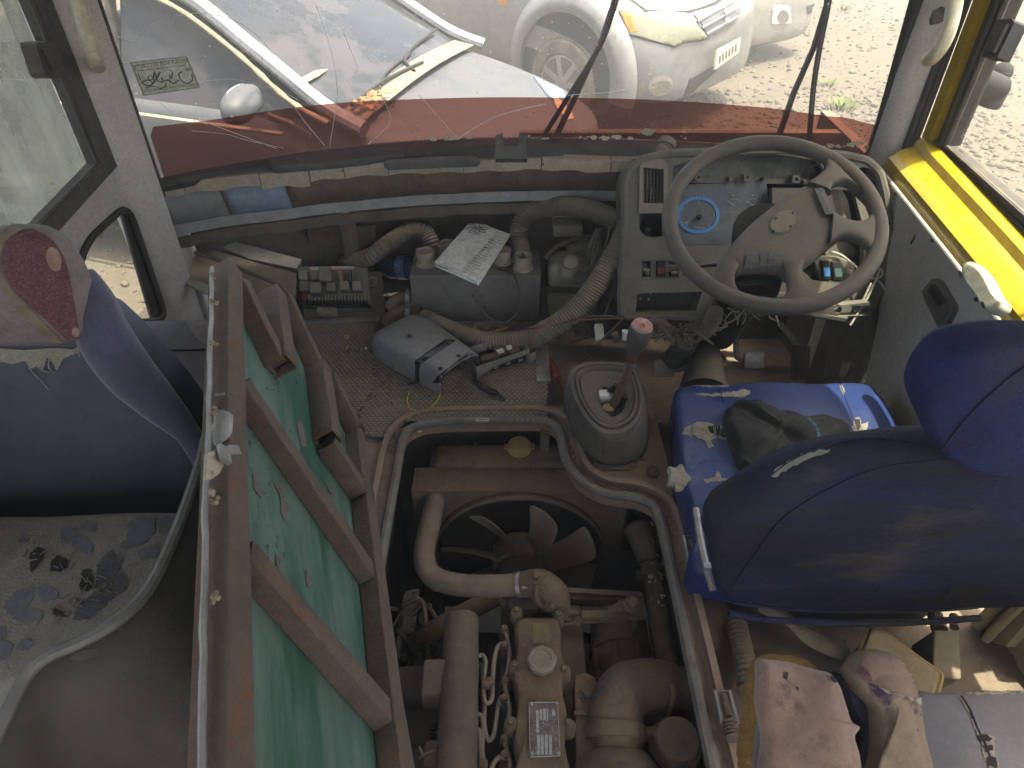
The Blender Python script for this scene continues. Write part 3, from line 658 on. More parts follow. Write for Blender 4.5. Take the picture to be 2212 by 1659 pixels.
for k in range(1400):
    i = rnd.randrange(n); t = rnd.random(); j = (i + 1) % n; L_ = (Vector(c1[i]) - Vector(c1[j])).length
    if L_ < .03 and rnd.random() > L_ / .03: continue
    s = rnd.random(); p = Vector(c1[i]).lerp(Vector(c1[j]), t).lerp(Vector(c2_[i]).lerp(Vector(c2_[j]), t), s)
    r = rnd.uniform(.0012, .0035); gr.box((p.x, p.y, .002 + r * .6), (r * 1.6, r, r * 1.2), Matrix.Rotation(rnd.uniform(0, 6), 3, 'Z') @ Matrix.Rotation(rnd.uniform(0, 1), 3, 'X'))
tag(obj('grit', gr, m_deck, smooth=False), kind='stuff')
struct('cab_floor', MB().box((-.75, .3, -.05), (.75, 3.2, .03)), m_floor)
struct('cab_floor', MB().box((.66, -.6, -.14), (.64, 3.74, .04)), m_floor)
struct('footwell_floor', MB().box((.52, 1.72, -.32), (.9, .9, .04)).wob(.004, 9), m_floor)
struct('footwell_wall', MB().box((.52, 1.265, -.21), (.9, .02, .2)).box((.08, 1.6, -.17), (.02, .7, .3)).box((.5, 2.06, .05), (.96, .03, .75)).box((.965, 1.85, .05), (.03, .75, .76)), m_floor)
# right side: strip of floor beside the bay
struct('floor_channel', MB().box((.385, .35, -.075), (.05, 1.9, .1)), m_engdark)
# ------------------------------------------------------------------ vehicles outside
m_silver = M('silver car paint', (.170, .173, .180), (.153, .156, .162), .34, bump=0, metal=.35, coat=.5, dust=.3, dc=(.170, .145, .110), sc=2.5)
m_slate = M('grey blue car paint', (.04, .046, .06), (.034, .04, .051), .5, bump=0, dust=.3, dc=(.075, .068, .06), sc=2.5, spec=.25)
m_whitecar = M('white car paint', (.212, .204, .183), (.187, .178, .162), .4, bump=0, coat=.3, dust=.3, dc=(.21, .175, .13), sc=2)
m_carglass = M('dark car glass', (.02, .024, .03), (.03, .03, .036), .15, bump=0, dust=.05, dc=(.05, .05, .05), sc=1.6, spec=.16, c3=(.035, .033, .037), c3m=(.5, .53), c3s=1.0)  # broad tone bands paint reflections and the dash behind into the glass
m_tyre = M('dusty tyre', (.05, .047, .043), None, .85, dust=.7, dc=(.22, .18, .13), bump=.2)
m_arch = M('wheel arch liner', (.012, .012, .014), None, .8, bump=.1)
m_rimal = M('wheel alloy', (.35, .35, .35), None, .4, metal=.7, dust=.4)
m_lens = M('yellowed headlight lens', (.19, .18, .115), (.14, .14, .1), .14, bump=0, coat=.7, sc=5)
m_grille = M('grey grille', (.10, .105, .115), (.07, .07, .075), .45, bump=0)
m_chrome = M('chrome', (.6, .6, .6), None, .2, metal=1, bump=0)
m_seampeel = M('peeling beige sealant', (.25, .21, .14), (.19, .16, .105), .9, bump=.4)
class Fr:                           # a car's own frame: origin on the ground, x ahead, y to its left
    def __init__(s, o, h): s.o = Vector(o); s.h = Vector((h[0], h[1], 0)).normalized(); s.l = Vector((-s.h.y, s.h.x, 0))
    def __call__(s, x, y, z): return s.o + s.h * x + s.l * y + Vector((0, 0, z))
def body(fr, st):                  # stations: x, half width, z under, z shoulder, z top, half width at top
    rings = []
    for x, w, zb, zs, zt, wt in st:
        half = [(0, zb), (w * .8, zb), (w * .955, zb + .07), (w * 1.0, zb + (zs - zb) * .35), (w, zb + (zs - zb) * .7), (w * .975, zs), (wt + (w - wt) * .45, zs + (zt - zs) * .62), (wt, zt - .012), (wt * .55, zt + .006), (0, zt + .012)]
        ring = [fr(x, y, z) for y, z in half] + [fr(x, -y, z) for y, z in reversed(half[1:-1])]
        rings.append(ring)
    return MB().loft(rings)
def wheel(fr, x, side, w, r, parent, tw=.2):
    c = fr(x, side * w, r); ax = fr.l * side
    t = MB().lathe([(r * .62, -tw), (r * .93, -tw), (r * .99, -tw * .85), (r, -tw * .6), (r, -tw * .3), (r * .985, -tw * .1), (r * .93, 0), (r * .8, .008), (r * .68, .006), (r * .64, -.01)], c, ax, 48)
    for k in range(64):
        a = 2 * math.pi * k / 64; d = (fr.h * math.cos(a) + Vector((0, 0, 1)) * math.sin(a))
        t.box(c + d * (r + .002) - ax * tw * .2, (.014, .012, tw * .3), Matrix((d, d.cross(ax), ax)).transposed()); t.box(c + d * (r + .002) - ax * tw * .62, (.014, .012, tw * .3), Matrix((d, d.cross(ax), ax)).transposed())
    wh = obj('wheel', t, m_tyre, parent)
    rm = MB().lathe([(r * .66, -.1), (r * .66, -.012), (r * .6, -.004), (r * .58, -.03), (r * .2, -.03), (r * .16, -.008), (.01, -.006)], c, ax, 32)
    for k in range(7):
        a = 2 * math.pi * k / 7; d = fr.h * math.cos(a) + Vector((0, 0, 1)) * math.sin(a); rm.bar(c + d * r * .12 - ax * .02, c + d * r * .6 - ax * .018, .045, .03, ax)
    obj('rim', rm, m_rimal, wh)

# --- silver four wheel drive car, nose turned to the right and towards the bus
fr = Fr((1.66, 6.02, GZ), (.74, -.673))
suv = thing('parked_car', fr.o, 'silver off road style car with wide arches and a yellowed headlight', 'car', 'cars parked outside')
st = [(.0, .42, .33, .62, .78, .36), (-.06, .66, .26, .64, .86, .55), (-.18, .80, .24, .68, .93, .62), (-.34, .875, .24, .74, .98, .68), (-.6, .89, .25, .82, 1.02, .72), (-1.0, .89, .26, .90, 1.06, .74), (-1.4, .89, .27, .95, 1.09, .76), (-1.75, .89, .27, .97, 1.12, .78), (-2.4, .89, .27, .98, 1.13, .80), (-3.6, .88, .27, .99, 1.13, .80), (-4.3, .86, .3, .98, 1.12, .78), (-4.5, .75, .4, .9, 1.05, .65)]
bd = obj('body', body(fr, st), m_silver, suv, sub=2)
gh_ = [(-1.75, .78, 1.1), (-2.35, .66, 1.62), (-2.9, .65, 1.68), (-3.9, .64, 1.66), (-4.35, .72, 1.1)]
cab = MB().loft([[fr(x, w, 1.09), fr(x, w, z), fr(x, w * .5, z + .015), fr(x, -w * .5, z + .015), fr(x, -w, z), fr(x, -w, 1.09)] for x, w, z in gh_])
obj('cabin', cab, m_carglass, suv, sub=1)
for _x in (-.86, -3.5):
    for _s in (-1, 1): wheel(fr, _x - .03, _s, .905, .335, suv, .22)
def arch(fr, x, side, w, r0, r1, bulge, mat, parent, name, a0=-12, a1=192, zc=.36):
    rows = []
    for k in range(33):
        a = R(a0 + (a1 - a0) * k / 32); d = fr.h * math.cos(a) + Vector((0, 0, 1)) * math.sin(a); c = fr(x, side * w, zc); ax = fr.l * side
        rows.append([c + d * r0 - ax * .12, c + d * r0 + ax * (bulge * .8), c + d * (r0 + .035) + ax * bulge, c + d * (r0 * .45 + r1 * .55) + ax * bulge * .85, c + d * r1 + ax * bulge * .1, c + d * (r1 + .02) - ax * .05])
    obj(name, MB().grid(rows), mat, parent, ang=60)
for x in (-.86, -3.5):
    arch(fr, x, -1, .875, .46, .62, .06, m_silver, suv, 'wheel_arch_flare', zc=.40)
    c = fr(x, -.874, .40); pl_ = Plane(c, fr.h, (0, 0, 1)); obj('arch_liner', MB().plate(pl_, [[(.465 * math.cos(a), max(-.2, .465 * math.sin(a))) for a in np.linspace(-.45, math.pi + .45, 30)]], .05, .012), m_arch, suv)
tr = bvh(bd)
s2 = lambda l: [(1023 + x * .275, y * .275) for x, y in l]
obj('headlight', drape(tr, s2([(1150, 92), (1330, 105), (1700, 128), (1840, 295), (1780, 310), (1640, 330), (1575, 365), (1380, 310), (1225, 270)]), .012, 7), m_lens, suv, solid=.02)
hl = bpy.data.objects['headlight']
obj('indicator', drape(tr, s2([(1170, 110), (1235, 118), (1285, 240), (1240, 262), (1200, 200)]), .016, 6), m_orange, hl)
obj('headlight_surround', drape(tr, s2([(1140, 84), (1335, 96), (1706, 120), (1852, 298), (1785, 322), (1645, 342), (1575, 378), (1370, 322), (1215, 282)]), .006, 7), m_arch, suv)
obj('bonnet_gap', drape(tr, s2([(1220, 0), (1345, 92), (1700, 105), (1900, 40), (1990, -20), (1960, -25), (1880, 20), (1690, 84), (1360, 75), (1245, -4)]), .004, 7), m_arch, suv)
obj('grille', drape(tr, s2([(1720, 118), (1900, 55), (2010, -10), (2060, -10), (2098, 80), (2040, 190), (1930, 260), (1848, 290)]), .008, 7), m_grille, suv)
gb = MB()
for k in range(3):
    a = Vector(s2([(1760 + k * 35, 170 + k * 50)])[0]); b = Vector(s2([(2030 + k * 25, 20 + k * 55)])[0]); pts = []
    for j in range(9):
        p = a.lerp(b, j / 8); d = ray(p.x, p.y).normalized(); h, nn, i_, ds = tr.ray_cast(CAM, d)
        if h: pts.append(h - d * .02)
    if len(pts) > 2: gb.tube(pts, .011, 6)
if gb.v: obj('grille_bar', gb, m_silver, suv)
for i, l in enumerate(([(1955, 75), (1972, 105), (1962, 135), (1948, 105)], [(1962, 138), (1985, 145), (1996, 172), (1972, 166)], [(1958, 138), (1966, 165), (1962, 192), (1950, 165)])):
    obj('emblem', drape(tr, s2(l), .03, 30, inner=False), m_chrome, suv, smooth=False)
obj('fog_lamp', drape(tr, s2(ell(1470, 672, 98, 78, 24, -.3)), .004, 5), m_rimal, suv); obj('fog_lamp_rim', drape(tr, s2(ell(1470, 690, 85, 55, 20, -.35)), .009, 5), m_chrome, suv)
pa, pb, pc_ = [CAM + ray(*s2([p])[0]) * t for p, t in (((1900, 545), 5.42), ((2085, 410), 5.62), ((1912, 385), 5.44))]
npl = plane3(pa, pb, pc_)
obj('number_plate', MB().pplate(npl, [s2([(1900, 545), (2085, 410), (2100, 290), (1915, 385)])], .02), M('cream plate', (.2, .185, .15), (.16, .145, .115), .5, bump=0), suv, smooth=False)
pb2 = MB()
for k in range(6):
    a0 = Vector(s2([(1925 + k * 25, 515 - k * 18)])[0]); pb2.pplate(npl, [[(a0.x, a0.y - 3), (a0.x + 4, a0.y - 6), (a0.x + 5, a0.y - 23), (a0.x + 1, a0.y - 20)]], .001, .0015)
obj('plate_mark', pb2, m_arch, suv, smooth=False)
obj('bumper_opening', drape(tr, s2([(1690, 620), (1905, 500), (1900, 560), (1720, 720), (1640, 760)]), .006, 6), m_arch, suv)
obj('scratch', drape(tr, s2([(930, 408), (1220, 398), (1222, 408), (1000, 420)]), .005, 6), m_whitecar, suv)
sl_ = MB().lathe([(.035, 0), (.03, .01), (.01, .016)], T(*s2([(235, 15)])[0], 1), (0, -1, .3), 14)
obj('side_repeater', drape(tr, s2(ell(238, 16, 48, 22, 16, .25)), .012, 6), m_orange, suv)

# --- grey blue saloon right in front of the bus
fs = Fr((-.63, 4.03, GZ), (.948, -.316))
sed = thing('parked_car', fs.o, 'dusty grey blue saloon parked close across the front of the windscreen', 'car', 'cars parked outside')
st = [(1.06, .48, .3, .5, .62, .42), (1.0, .66, .24, .54, .68, .56), (.86, .79, .2, .6, .75, .62), (.6, .83, .2, .68, .84, .66), (.2, .84, .2, .78, .93, .7), (-.15, .85, .2, .83, .96, .74), (-.8, .86, .2, .85, .965, .76), (-2.0, .86, .2, .87, .975, .76), (-2.4, .85, .22, .88, .99, .75), (-2.75, .80, .25, .86, .97, .68), (-2.92, .66, .34, .8, .9, .56)]
sb = obj('body', body(fs, st), m_slate, sed, sub=2)
ws = [fs(.05, .74, .955), fs(-.05, .3, .985), fs(-.05, -.3, .985), fs(.05, -.74, .955)]
wt_ = [fs(-.78, .60, 1.41), fs(-.83, .25, 1.435), fs(-.83, -.25, 1.435), fs(-.78, -.60, 1.41)]
wb0 = [fs(.06, .7 - 1.4 * k / 8, .955 + .03 * math.sin(math.pi * k / 8)) for k in range(9)]; wb1 = [fs(-.78 - .05 * math.sin(math.pi * k / 8), .58 - 1.16 * k / 8, 1.41 + .025 * math.sin(math.pi * k / 8)) for k in range(9)]
obj('windscreen', MB().grid([[a.lerp(b, t) for a, b in zip(wb0, wb1)] for t in np.linspace(0, 1, 6)]), m_carglass, sed)
obj('cowl', MB().grid([[a + fs.h * .13 + Vector((0, 0, -.015)) for a in wb0], [a + Vector((0, 0, .004)) for a in wb0]]), M('cowl plastic', (.06, .06, .058), None, .5, bump=0, dust=.3), sed)
rf = MB().grid([[fs(-.8 - .05 * math.sin(math.pi * k / 8) - j * .18, (.6 - 1.2 * k / 8), 1.415 + .03 * math.sin(math.pi * k / 8)) for k in range(9)] for j in range(8)])
obj('roof', rf, m_slate, sed, solid=.03)
obj('rear_glass', MB().grid([[fs(-2.06, .58 - 1.16 * k / 6, 1.41) for k in range(7)], [fs(-2.5, .66 - 1.32 * k / 6, .98) for k in range(7)]]), m_carglass, sed)
for s in (1, -1):
    pil = [fs(.22, s * .78, .925), fs(.0, s * .745, 1.0), fs(-.35, s * .69, 1.2), fs(-.78, s * .62, 1.41), fs(-1.3, s * .6, 1.45), fs(-2.0, s * .6, 1.42), fs(-2.55, s * .70, .98)]
    obj('roof_pillar', MB().tube(pil, .038, 10, n=6), M('bright pillar paint', (.24, .245, .26), None, .3, bump=0, metal=.4, coat=.4), sed)
    obj('side_window', MB().add([fs(-.1, s * .765, .93), fs(-.72, s * .63, 1.38), fs(-1.1, s * .6, 1.40), fs(-1.12, s * .78, .93)], [(0, 1, 2, 3)]), m_carglass, sed, smooth=False)
    obj('side_window', MB().add([fs(-1.2, s * .78, .93), fs(-1.18, s * .6, 1.40), fs(-1.95, s * .6, 1.39), fs(-2.35, s * .74, .95)], [(0, 1, 2, 3)]), m_carglass, sed, smooth=False)
    obj('door_seal', MB().tube([fs(.05, s * .80, .94), fs(-.15, s * .785, 1.02), fs(-.45, s * .72, 1.2), fs(-.8, s * .665, 1.36), fs(-1.2, s * .64, 1.41)], lambda t: .012 + .003 * math.sin(t * 70), 8, n=6), m_seampeel, sed)
    obj('door_pillar', MB().bar(fs(-1.15, s * .80, .9), fs(-1.15, s * .62, 1.41), .07, .02, fs.h), m_blackrub, sed)
    obj('waist_strip', MB().tube([fs(-.15, s * .868, .89), fs(-1.2, s * .876, .9), fs(-2.3, s * .87, .91)], .012, 6), M('waist strip', (.25, .22, .17), None, .5, bump=0), sed)
    wheel(fs, .45, s, .83, .31, sed, .19); wheel(fs, -2.05, s, .83, .31, sed, .19)
    c = fs(-2.05, s * .862, .33); obj('arch_liner', MB().plate(Plane(c, fs.h, (0, 0, 1)), [[(.37 * math.cos(a), max(-.2, .37 * math.sin(a))) for a in np.linspace(-.4, math.pi + .4, 24)]], .03, .01), m_arch, sed)
mc = fs(-.20, -.99, 1.06)
mr = MB().pad(Plane(mc, fs.h * .25 + fs.l * -1, (0, 0, 1)), sm2([(-.14, -.04), (-.12, .045), (.02, .065), (.13, .04), (.15, -.02), (.10, -.06), (-.08, -.06)], 4), .12, .05, .02, .02)
obj('mirror', mr, m_slate, sed, sub=1); obj('mirror_arm', MB().tube([fs(-.12, -.84, .93), fs(-.16, -.95, 1.0)], .016, 8), m_blackrub, sed)
obj('mirror_lens', MB().pad(Plane(mc + fs.h * -.05, fs.l, (0, 0, 1)), sm2([(-.10, -.05), (-.08, .05), (.02, .07), (.09, .04), (.1, -.03), (.06, -.06)], 4), .01, .004), m_chrome, sed)
wp = MB().tube([fs(.12, .1, .985), fs(.09, -.3, .995), fs(.1, -.66, .985)], .009, 6, n=4); wp.tube([fs(.14, -.05, .98), fs(.02, .1, 1.01), fs(-.02, .62, 1.03)], .009, 6, n=4)
wp.tube([fs(.13, -.45, .975), fs(.05, -.2, 1.0), fs(.03, .15, 1.01)], .007, 6, n=4)
obj('wiper', wp, m_arch, sed)
tr = bvh(sb)
obj('headlight', drape(tr, [(1150, 165), (1180, 170), (1215, 196), (1228, 225), (1205, 228), (1180, 205)], .006, 5), M('dark headlight', (.05, .07, .13), None, .15, bump=0, coat=.6), sed)
obj('peeled_patch', drape(tr, jag([(1186, 196), (1212, 220), (1228, 238), (1240, 260), (1222, 262), (1205, 240)], 2, 5), .008, 5), M('bare filler', (.33, .26, .16), (.27, .2, .12), .8, bump=.1), sed)
lf = MB()
pw = plane3(wb0[6], wb0[2], wb1[4])
for k, (l) in enumerate(([(642, 190), (655, 168), (680, 155), (708, 151), (690, 165), (665, 178), (648, 188)],)):
    lf.pplate(pw, [l], .002, .006)
obj('sticker_patch', lf, m_leaf, sed, smooth=False)
dl = thing('leaf_litter', Z(775, 250, .06), 'clump of orange dry leaves lodged by the saloon wiper behind the red film', 'leaf litter')
lm = MB(); rnd = random.Random(3)
for k in range(40):
    p = T(rnd.uniform(735, 800), 0, 1) * 0 + Vector(fs(.17 + rnd.uniform(-.05, .05), -.55 + rnd.uniform(-.14, .14), .985 + rnd.uniform(0, .02)))
    a = rnd.uniform(0, 6.28); d = Vector((math.cos(a), math.sin(a), rnd.uniform(-.3, .3))) * rnd.uniform(.015, .035); w = d.cross(Vector((0, 0, 1))) * .4
    lm.add([p - d, p + w, p + d, p - w], [(0, 1, 2, 3)])
tag(obj('leaves', lm, M('orange dry leaves', (.25, .12, .045), (.16, .075, .03), .9, bump=0), dl, smooth=False), kind='stuff')

# --- white car behind on the right: its bumper is in view
fw = Fr((2.55, 7.75, GZ), (.5, -.866))
wc = thing('parked_car', fw.o, 'white car at the top edge showing only its front bumper and fog lamp', 'car', 'cars parked outside')
st = [(.02, .5, .22, .55, .66, .44), (-.05, .72, .17, .57, .72, .6), (-.2, .82, .16, .62, .8, .64), (-.5, .85, .18, .7, .88, .68), (-1.0, .86, .2, .82, .95, .72), (-1.6, .86, .2, .86, .98, .76), (-3.2, .86, .2, .88, 1.0, .76), (-4.0, .82, .25, .86, .98, .7), (-4.2, .7, .35, .8, .9, .6)]
wb = obj('body', body(fw, st), m_whitecar, wc, sub=2)
cab = MB().loft([[fw(x, w, .96), fw(x, w, z), fw(x, -w, z), fw(x, -w, .96)] for x, w, z in ((-1.1, .7, .97), (-1.8, .6, 1.42), (-3, .6, 1.43), (-3.7, .7, 1.0))]); obj('cabin', cab, m_carglass, wc, sub=1)
for x in (-.85, -3.4):
    for s in (1, -1): wheel(fw, x, s, .83, .31, wc, .19)
tr = bvh(wb)
w4 = lambda l: [(1659 + x / 3, y / 3) for x, y in l]
obj('fog_lamp_bezel', drape(tr, w4(arc_round([(30, 30), (140, 35), (150, 150), (20, 155)], 12)), .006, 5), M('bezel white', (.6, .58, .53), None, .4, bump=0), wc)
obj('fog_lamp', drape(tr, w4(ell(95, 105, 36, 42, 18)), .012, 5), m_chrome, wc)
obj('bumper_grille', drape(tr, w4([(245, 38), (365, 0), (368, 45), (330, 75), (255, 92)]), .006, 5), m_arch, wc)
# ------------------------------------------------------------------ driver's door
dr = thing('driver_door', (.97, 1.3, -.3), 'yellow driver door with grey card, cream pull handle and dark framed window', 'door')
d4 = lambda l: [(1659 + x / 3, y / 3) for x, y in l]
d5 = lambda l: [(1659 + x / 3, 497.7 + y / 3) for x, y in l]
xd = xplane(.93)
# card
def proj(p): d = Vector(p) - CAM; f = d.y * CP - d.z * SP; return (CX + d.x / f * FPX, CY - (d.y * SP + d.z * CP) / f * FPX)
CARD_END = [proj((.93, 1.0, .38)), proj((.93, 1.0, -.35)), proj((.93, 1.44, -.35))]
obj('door_card', MB().pplate(xd, [[(1920, 405), (1968, 430), (2025, 520), (2108, 625), (2212, 760)] + CARD_END + [(1868, 830), (1895, 700), (1912, 560)]], .02), m_doorpan, dr)
# yellow sill as an extruded section running along the door
def sillpt(px, py, x): return X(px, py, x)
e_in = [X(*p, .926) for p in ((1921, 402), (1968, 432), (2030, 518), (2110, 620), (2165, 692), (2212, 752))]
e_in = [Vector((.926, y, z)) for y, z in ((1.72, .455), (1.63, .447), (1.30, .42), (1.118, .402), (1.0, .395))]
rows = []
prof = [(0, -.065), (.0, 0), (.012, .012), (.055, .022), (.06, .03), (.066, .052), (.073, .056), (.115, .062), (.118, .11)]
prof = [(.0, -.004), (.006, .026), (.03, .044), (.05, .05), (.056, .052), (.062, .07), (.07, .074), (.104, .08)]
for p in smooth(e_in, 6):
    rows.append([p + Vector((a, 0, b)) for a, b in prof])
obj('door_sill', MB().grid(rows), m_yellow, dr, ang=25, solid=.003)
obj('trim_bead', MB().tube([p + Vector((-.002, 0, -.006)) for p in smooth(e_in, 6)], .005, 8), m_pillar, dr)
# upright yellow jamb and window
yj = MB(); top_y = -.075
jm = [(1.005, 1.70), (1.04, 1.70), (1.04, 1.735), (1.005, 1.735)]
zj = [(.46, 0), (1.5, -.01)]
yj.loft([[Vector((x + .004 * i, y + d, z)) for x, y in jm] for i, (z, d) in enumerate(zj)]); obj('door_jamb', yj, m_yellow, dr)
ds = MB()
for k, (x, y0, wd0) in enumerate(((1.0, 1.742, .010), (.99, 1.75, .010))): ds.tube([Vector((x - .05, y0 - .08, .15)), Vector((x - .03, y0 - .04, .36)), Vector((x - .008, y0 - .005, .5)), Vector((x, y0, .9)), Vector((x, y0 + .005, 1.5))], wd0, 8, n=6)
obj('door_seal', ds, m_blackrub, dr)
xg = xplane(1.045)
wz = lambda y: .50 + (1.6 - y) * -.02
wo = [(1.705, .505), (1.0, .483), (1.0, 1.44), (1.685, 1.44)]; wi2 = [(1.65, .535), (1.05, .515), (1.05, 1.38), (1.61, 1.38)]
wf = obj('window_frame', MB().plate(xg, [wo, wi2], .03, .02), m_blackrub, dr)
obj('window_seal', MB().tube([xg.at(*p, .024) for p in wi2], .007, 6, closed=True).tube([xg.at(a + (-.02 if a < 0 else .025), b + (.03 if b > 1 else -.022), .024) for a, b in wi2], .006, 6, closed=True), m_seal, wf)
obj('window_pane', MB().add([xg.at(*p, -.005) for p in wi2], [(0, 1, 2, 3)]), m_clear, dr, smooth=False)
# sliding sash stile with latch
st_ = MB().bar((1.03, 1.35, .54), (1.03, 1.30, 1.38), .02, .03, (0, 1, 0))
lp = plane3(T(2130, 125, 1.44), T(2163, 125, 1.40), T(2150, 45, 1.44))
obj('window_latch', MB().pplate(lp, [d4([(1395, 370), (1500, 378), (1610, 150), (1590, 125), (1490, 135)])], .03, .005).pplate(lp, [d4([(1440, 345), (1490, 350), (1580, 165), (1510, 160)])], .01, .012), m_arch, dr)
# ball jointed mirror arm outside the window
mb_ = thing('mirror_arm', T(2105, 185, 1.66), 'black ball jointed mirror arm outside the yellow door window', 'mirror arm')
obj('arm', MB().tube([T(2098, 170, 1.62), T(2118, 172, 1.66), T(2140, 182, 1.70), T(2156, 190, 1.72)], lambda t: .024 + .006 * t, 14, n=5), m_arch, mb_)
obj('cup', MB().lathe([(.024, -.05), (.028, -.045), (.028, .0), (.02, .012), (.012, .02), (.011, .03)], T(2158, 185, 1.72), (.15, 0, 1), 20), m_arch, mb_)
obj('ball', MB().lathe([(.003, -.0235)] + [(.0235 * math.cos(a), .0235 * math.sin(a)) for a in np.linspace(-1.4, 1.4, 12)] + [(.003, .0235)], T(2165, 156, 1.72), (0, 0, 1), 20), m_arch, mb_)
# etched marks on the pane
em = MB()
for cx, cy in ((1263, 882), (1290, 910)):
    P = [X(*d4([p])[0], 1.046) for p in ell(cx, cy, 11, 15, 14)]; em.tube(P, .0006, 4, closed=True)
for k in range(3): em.tube([X(*d4([(1268, 928 + k * 10)])[0], 1.046), X(*d4([(1296, 934 + k * 10)])[0], 1.046)], .0006, 4)
obj('etched_mark', em, m_seal, dr)
# release handle in its recess, pull handle, screws
hp = Plane((.929, 0, 0), (0, 1, 0), (0, 0, 1))
hr = d5(arc_round([(1020, 400), (1095, 305), (1140, 330), (1240, 500), (1170, 640), (1130, 630)], 30))
hin = d5(arc_round([(1045, 405), (1090, 345), (1125, 355), (1215, 495), (1165, 590), (1145, 585)], 25))
hh = obj('handle_bezel', MB().pplate(hp, [hr, hin], .016, .010), m_seal, dr)
obj('recess', MB().pplate(hp, [hin], .004, .002), m_black2, dr)
obj('release_lever', MB().pad(hp, hp.loop(d5(arc_round([(1045, 410), (1065, 380), (1130, 490), (1165, 500), (1190, 460), (1210, 490), (1165, 600), (1140, 590)], 12))), .01, .005, .011), m_dark, dr)
gp = plane3(X(2095, 590, .905), X(2165, 690, .905), X(2105, 565, .985))
gp = Plane(X(2130, 620, .90), Vector((0, -1, 0)), Vector((.35, 0, 1)))
pull = obj('pull_handle', MB().pad(gp, gp.loop(d5(sm2([(1278, 260), (1290, 225), (1330, 208), (1390, 240), (1450, 320), (1505, 430), (1555, 490), (1550, 530), (1500, 555), (1430, 530), (1400, 465), (1345, 390), (1290, 320)], 4))), .03, .012, .015), m_cream, dr)
hl_ = MB()
for x, y in ((1290, 300), (1437, 497)): hl_.pplate(gp, [d5(ell(x, y, 11, 24, 14, -.4))], .002, .0165)
obj('screw_hole', hl_, m_black2, pull)
scw = MB()
for x, y in ((830, 1256), (1068, 1556), (1350, 1940), (1160, 1648)): scw.lathe([(.005, 0), (.004, .003), (.001, .004)], X(1659 + x / 3, y / 3, .929), (-1, 0, 0), 10)
obj('screw', scw, m_engdark, dr)
scf = MB()
for l in ([(945, 1540), (955, 1515), (950, 1545), (930, 1580)], [(930, 1560), (940, 1555), (930, 1585), (925, 1580)]): scf.pplate(hp, [[(1659 + x / 3, y / 3) for x, y in l]], .0008, .0012)
obj('scuff', scf, m_black2, dr)
struct('side_wall', MB().box((.985, 1.6, -.6), (.05, 1.7, .5)).box((1.0, .14, -.2), (.05, 1.0, 1.4)).box((1.0, .14, 1.28), (.05, 1.0, .44)).box((1.0, .64, .8), (.05, .06, .6)).box((1.0, .98, .9), (.05, .05, 1.2)).box((1.0, .82, 1.1), (.05, .30, .84)), m_pillar)  # header and high wall behind the door: unseen, added to limit the sun

# ------------------------------------------------------------------ instrument panel
da, db, dc_ = Y(1345, 684, 1.50), Y(1525, 684, 1.50), Y(1380, 345, 1.66)
dp = Plane(da, Vector((1, 0, 0)), dc_ - Vector((dc_.x - da.x, 0, 0)) - da)
w = lambda l: [(1327.2 + x * .275, 276.5 + y * .275) for x, y in l]
dash = thing('dashboard', (da + Vector((.3, .05, 0))), 'dusty olive instrument panel with open slots behind the steering wheel', 'dashboard')
out = arc_round([(1344, 684), (1341, 640), (1350, 470), (1350, 400), (1358, 368), (1388, 345), (1440, 332), (1700, 324), (1830, 336), (1874, 346), (1902, 372), (1914, 420), (1929, 540), (1919, 600), (1890, 655), (1845, 692), (1712, 668), (1700, 640), (1560, 628), (1530, 680), (1515, 691)], 10)
vent_h = w([(205, 275), (245, 248), (368, 248), (412, 292), (412, 610), (385, 640), (200, 640)])
low_h = w(arc_round([(197, 675), (385, 672), (385, 855), (300, 860), (240, 845), (197, 800)], 25))
rec_h = w([(462, 300), (700, 215), (1250, 205), (1600, 255), (1650, 330), (1640, 470), (1240, 470), (1240, 930), (545, 930), (455, 840), (440, 600), (455, 420)])
rv_h = w(arc_round([(1890, 330), (1960, 300), (2050, 345), (2085, 450), (2110, 640), (2000, 700), (1930, 520)], 30))
ow_h = w([(1690, 480), (1880, 490), (1940, 720), (1960, 1010), (1920, 1200), (1560, 1200), (1480, 1120), (1690, 920), (1780, 800)])
sw_h = w([(210, 1035), (640, 1040), (690, 1100), (700, 1180), (205, 1188)])
tr_h = w([(183, 1300), (690, 1285), (640, 1440), (165, 1455)])
obj('fascia', MB().pplate(dp, [out, vent_h, low_h, rec_h, rv_h, ow_h, sw_h, tr_h], .02), m_plastic, dash)
# rounded outer lip of the fascia
lip = MB().tube([dp.pt(*p, -.004) for p in sm2(out, 2)], .011, 8, closed=True); obj('fascia_lip', lip, m_plastic, dash)
sd_ = MB(); o_ = dp.loop(out); o2_ = [(a * .985 + .005, b) for a, b in o_]
sd_.grid([[dp.at(a, b, h) for a, b in o_ + [o_[0]]] for h in (-.01, -.07, -.16)]); obj('fascia_side', sd_, m_plastic, dash)
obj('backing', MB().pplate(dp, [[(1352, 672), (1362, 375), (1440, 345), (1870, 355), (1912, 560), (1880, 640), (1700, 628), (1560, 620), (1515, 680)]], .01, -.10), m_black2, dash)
obj('hood_recess', MB().pplate(dp, [w([(455, 310), (700, 205), (1250, 195), (1610, 245), (1660, 330), (1650, 410), (455, 410)])], .006, -.055), M('flaking dark green plastic', (.03, .04, .033), (.10, .105, .09), .5, mix=(.47, .5), sc=7, dust=.2), dash)
rail = MB().pplate(dp, [w([(560, 385), (1640, 395), (1640, 440), (560, 425)])], .012, -.035); obj('bracket_rail', rail, m_plastic, dash)
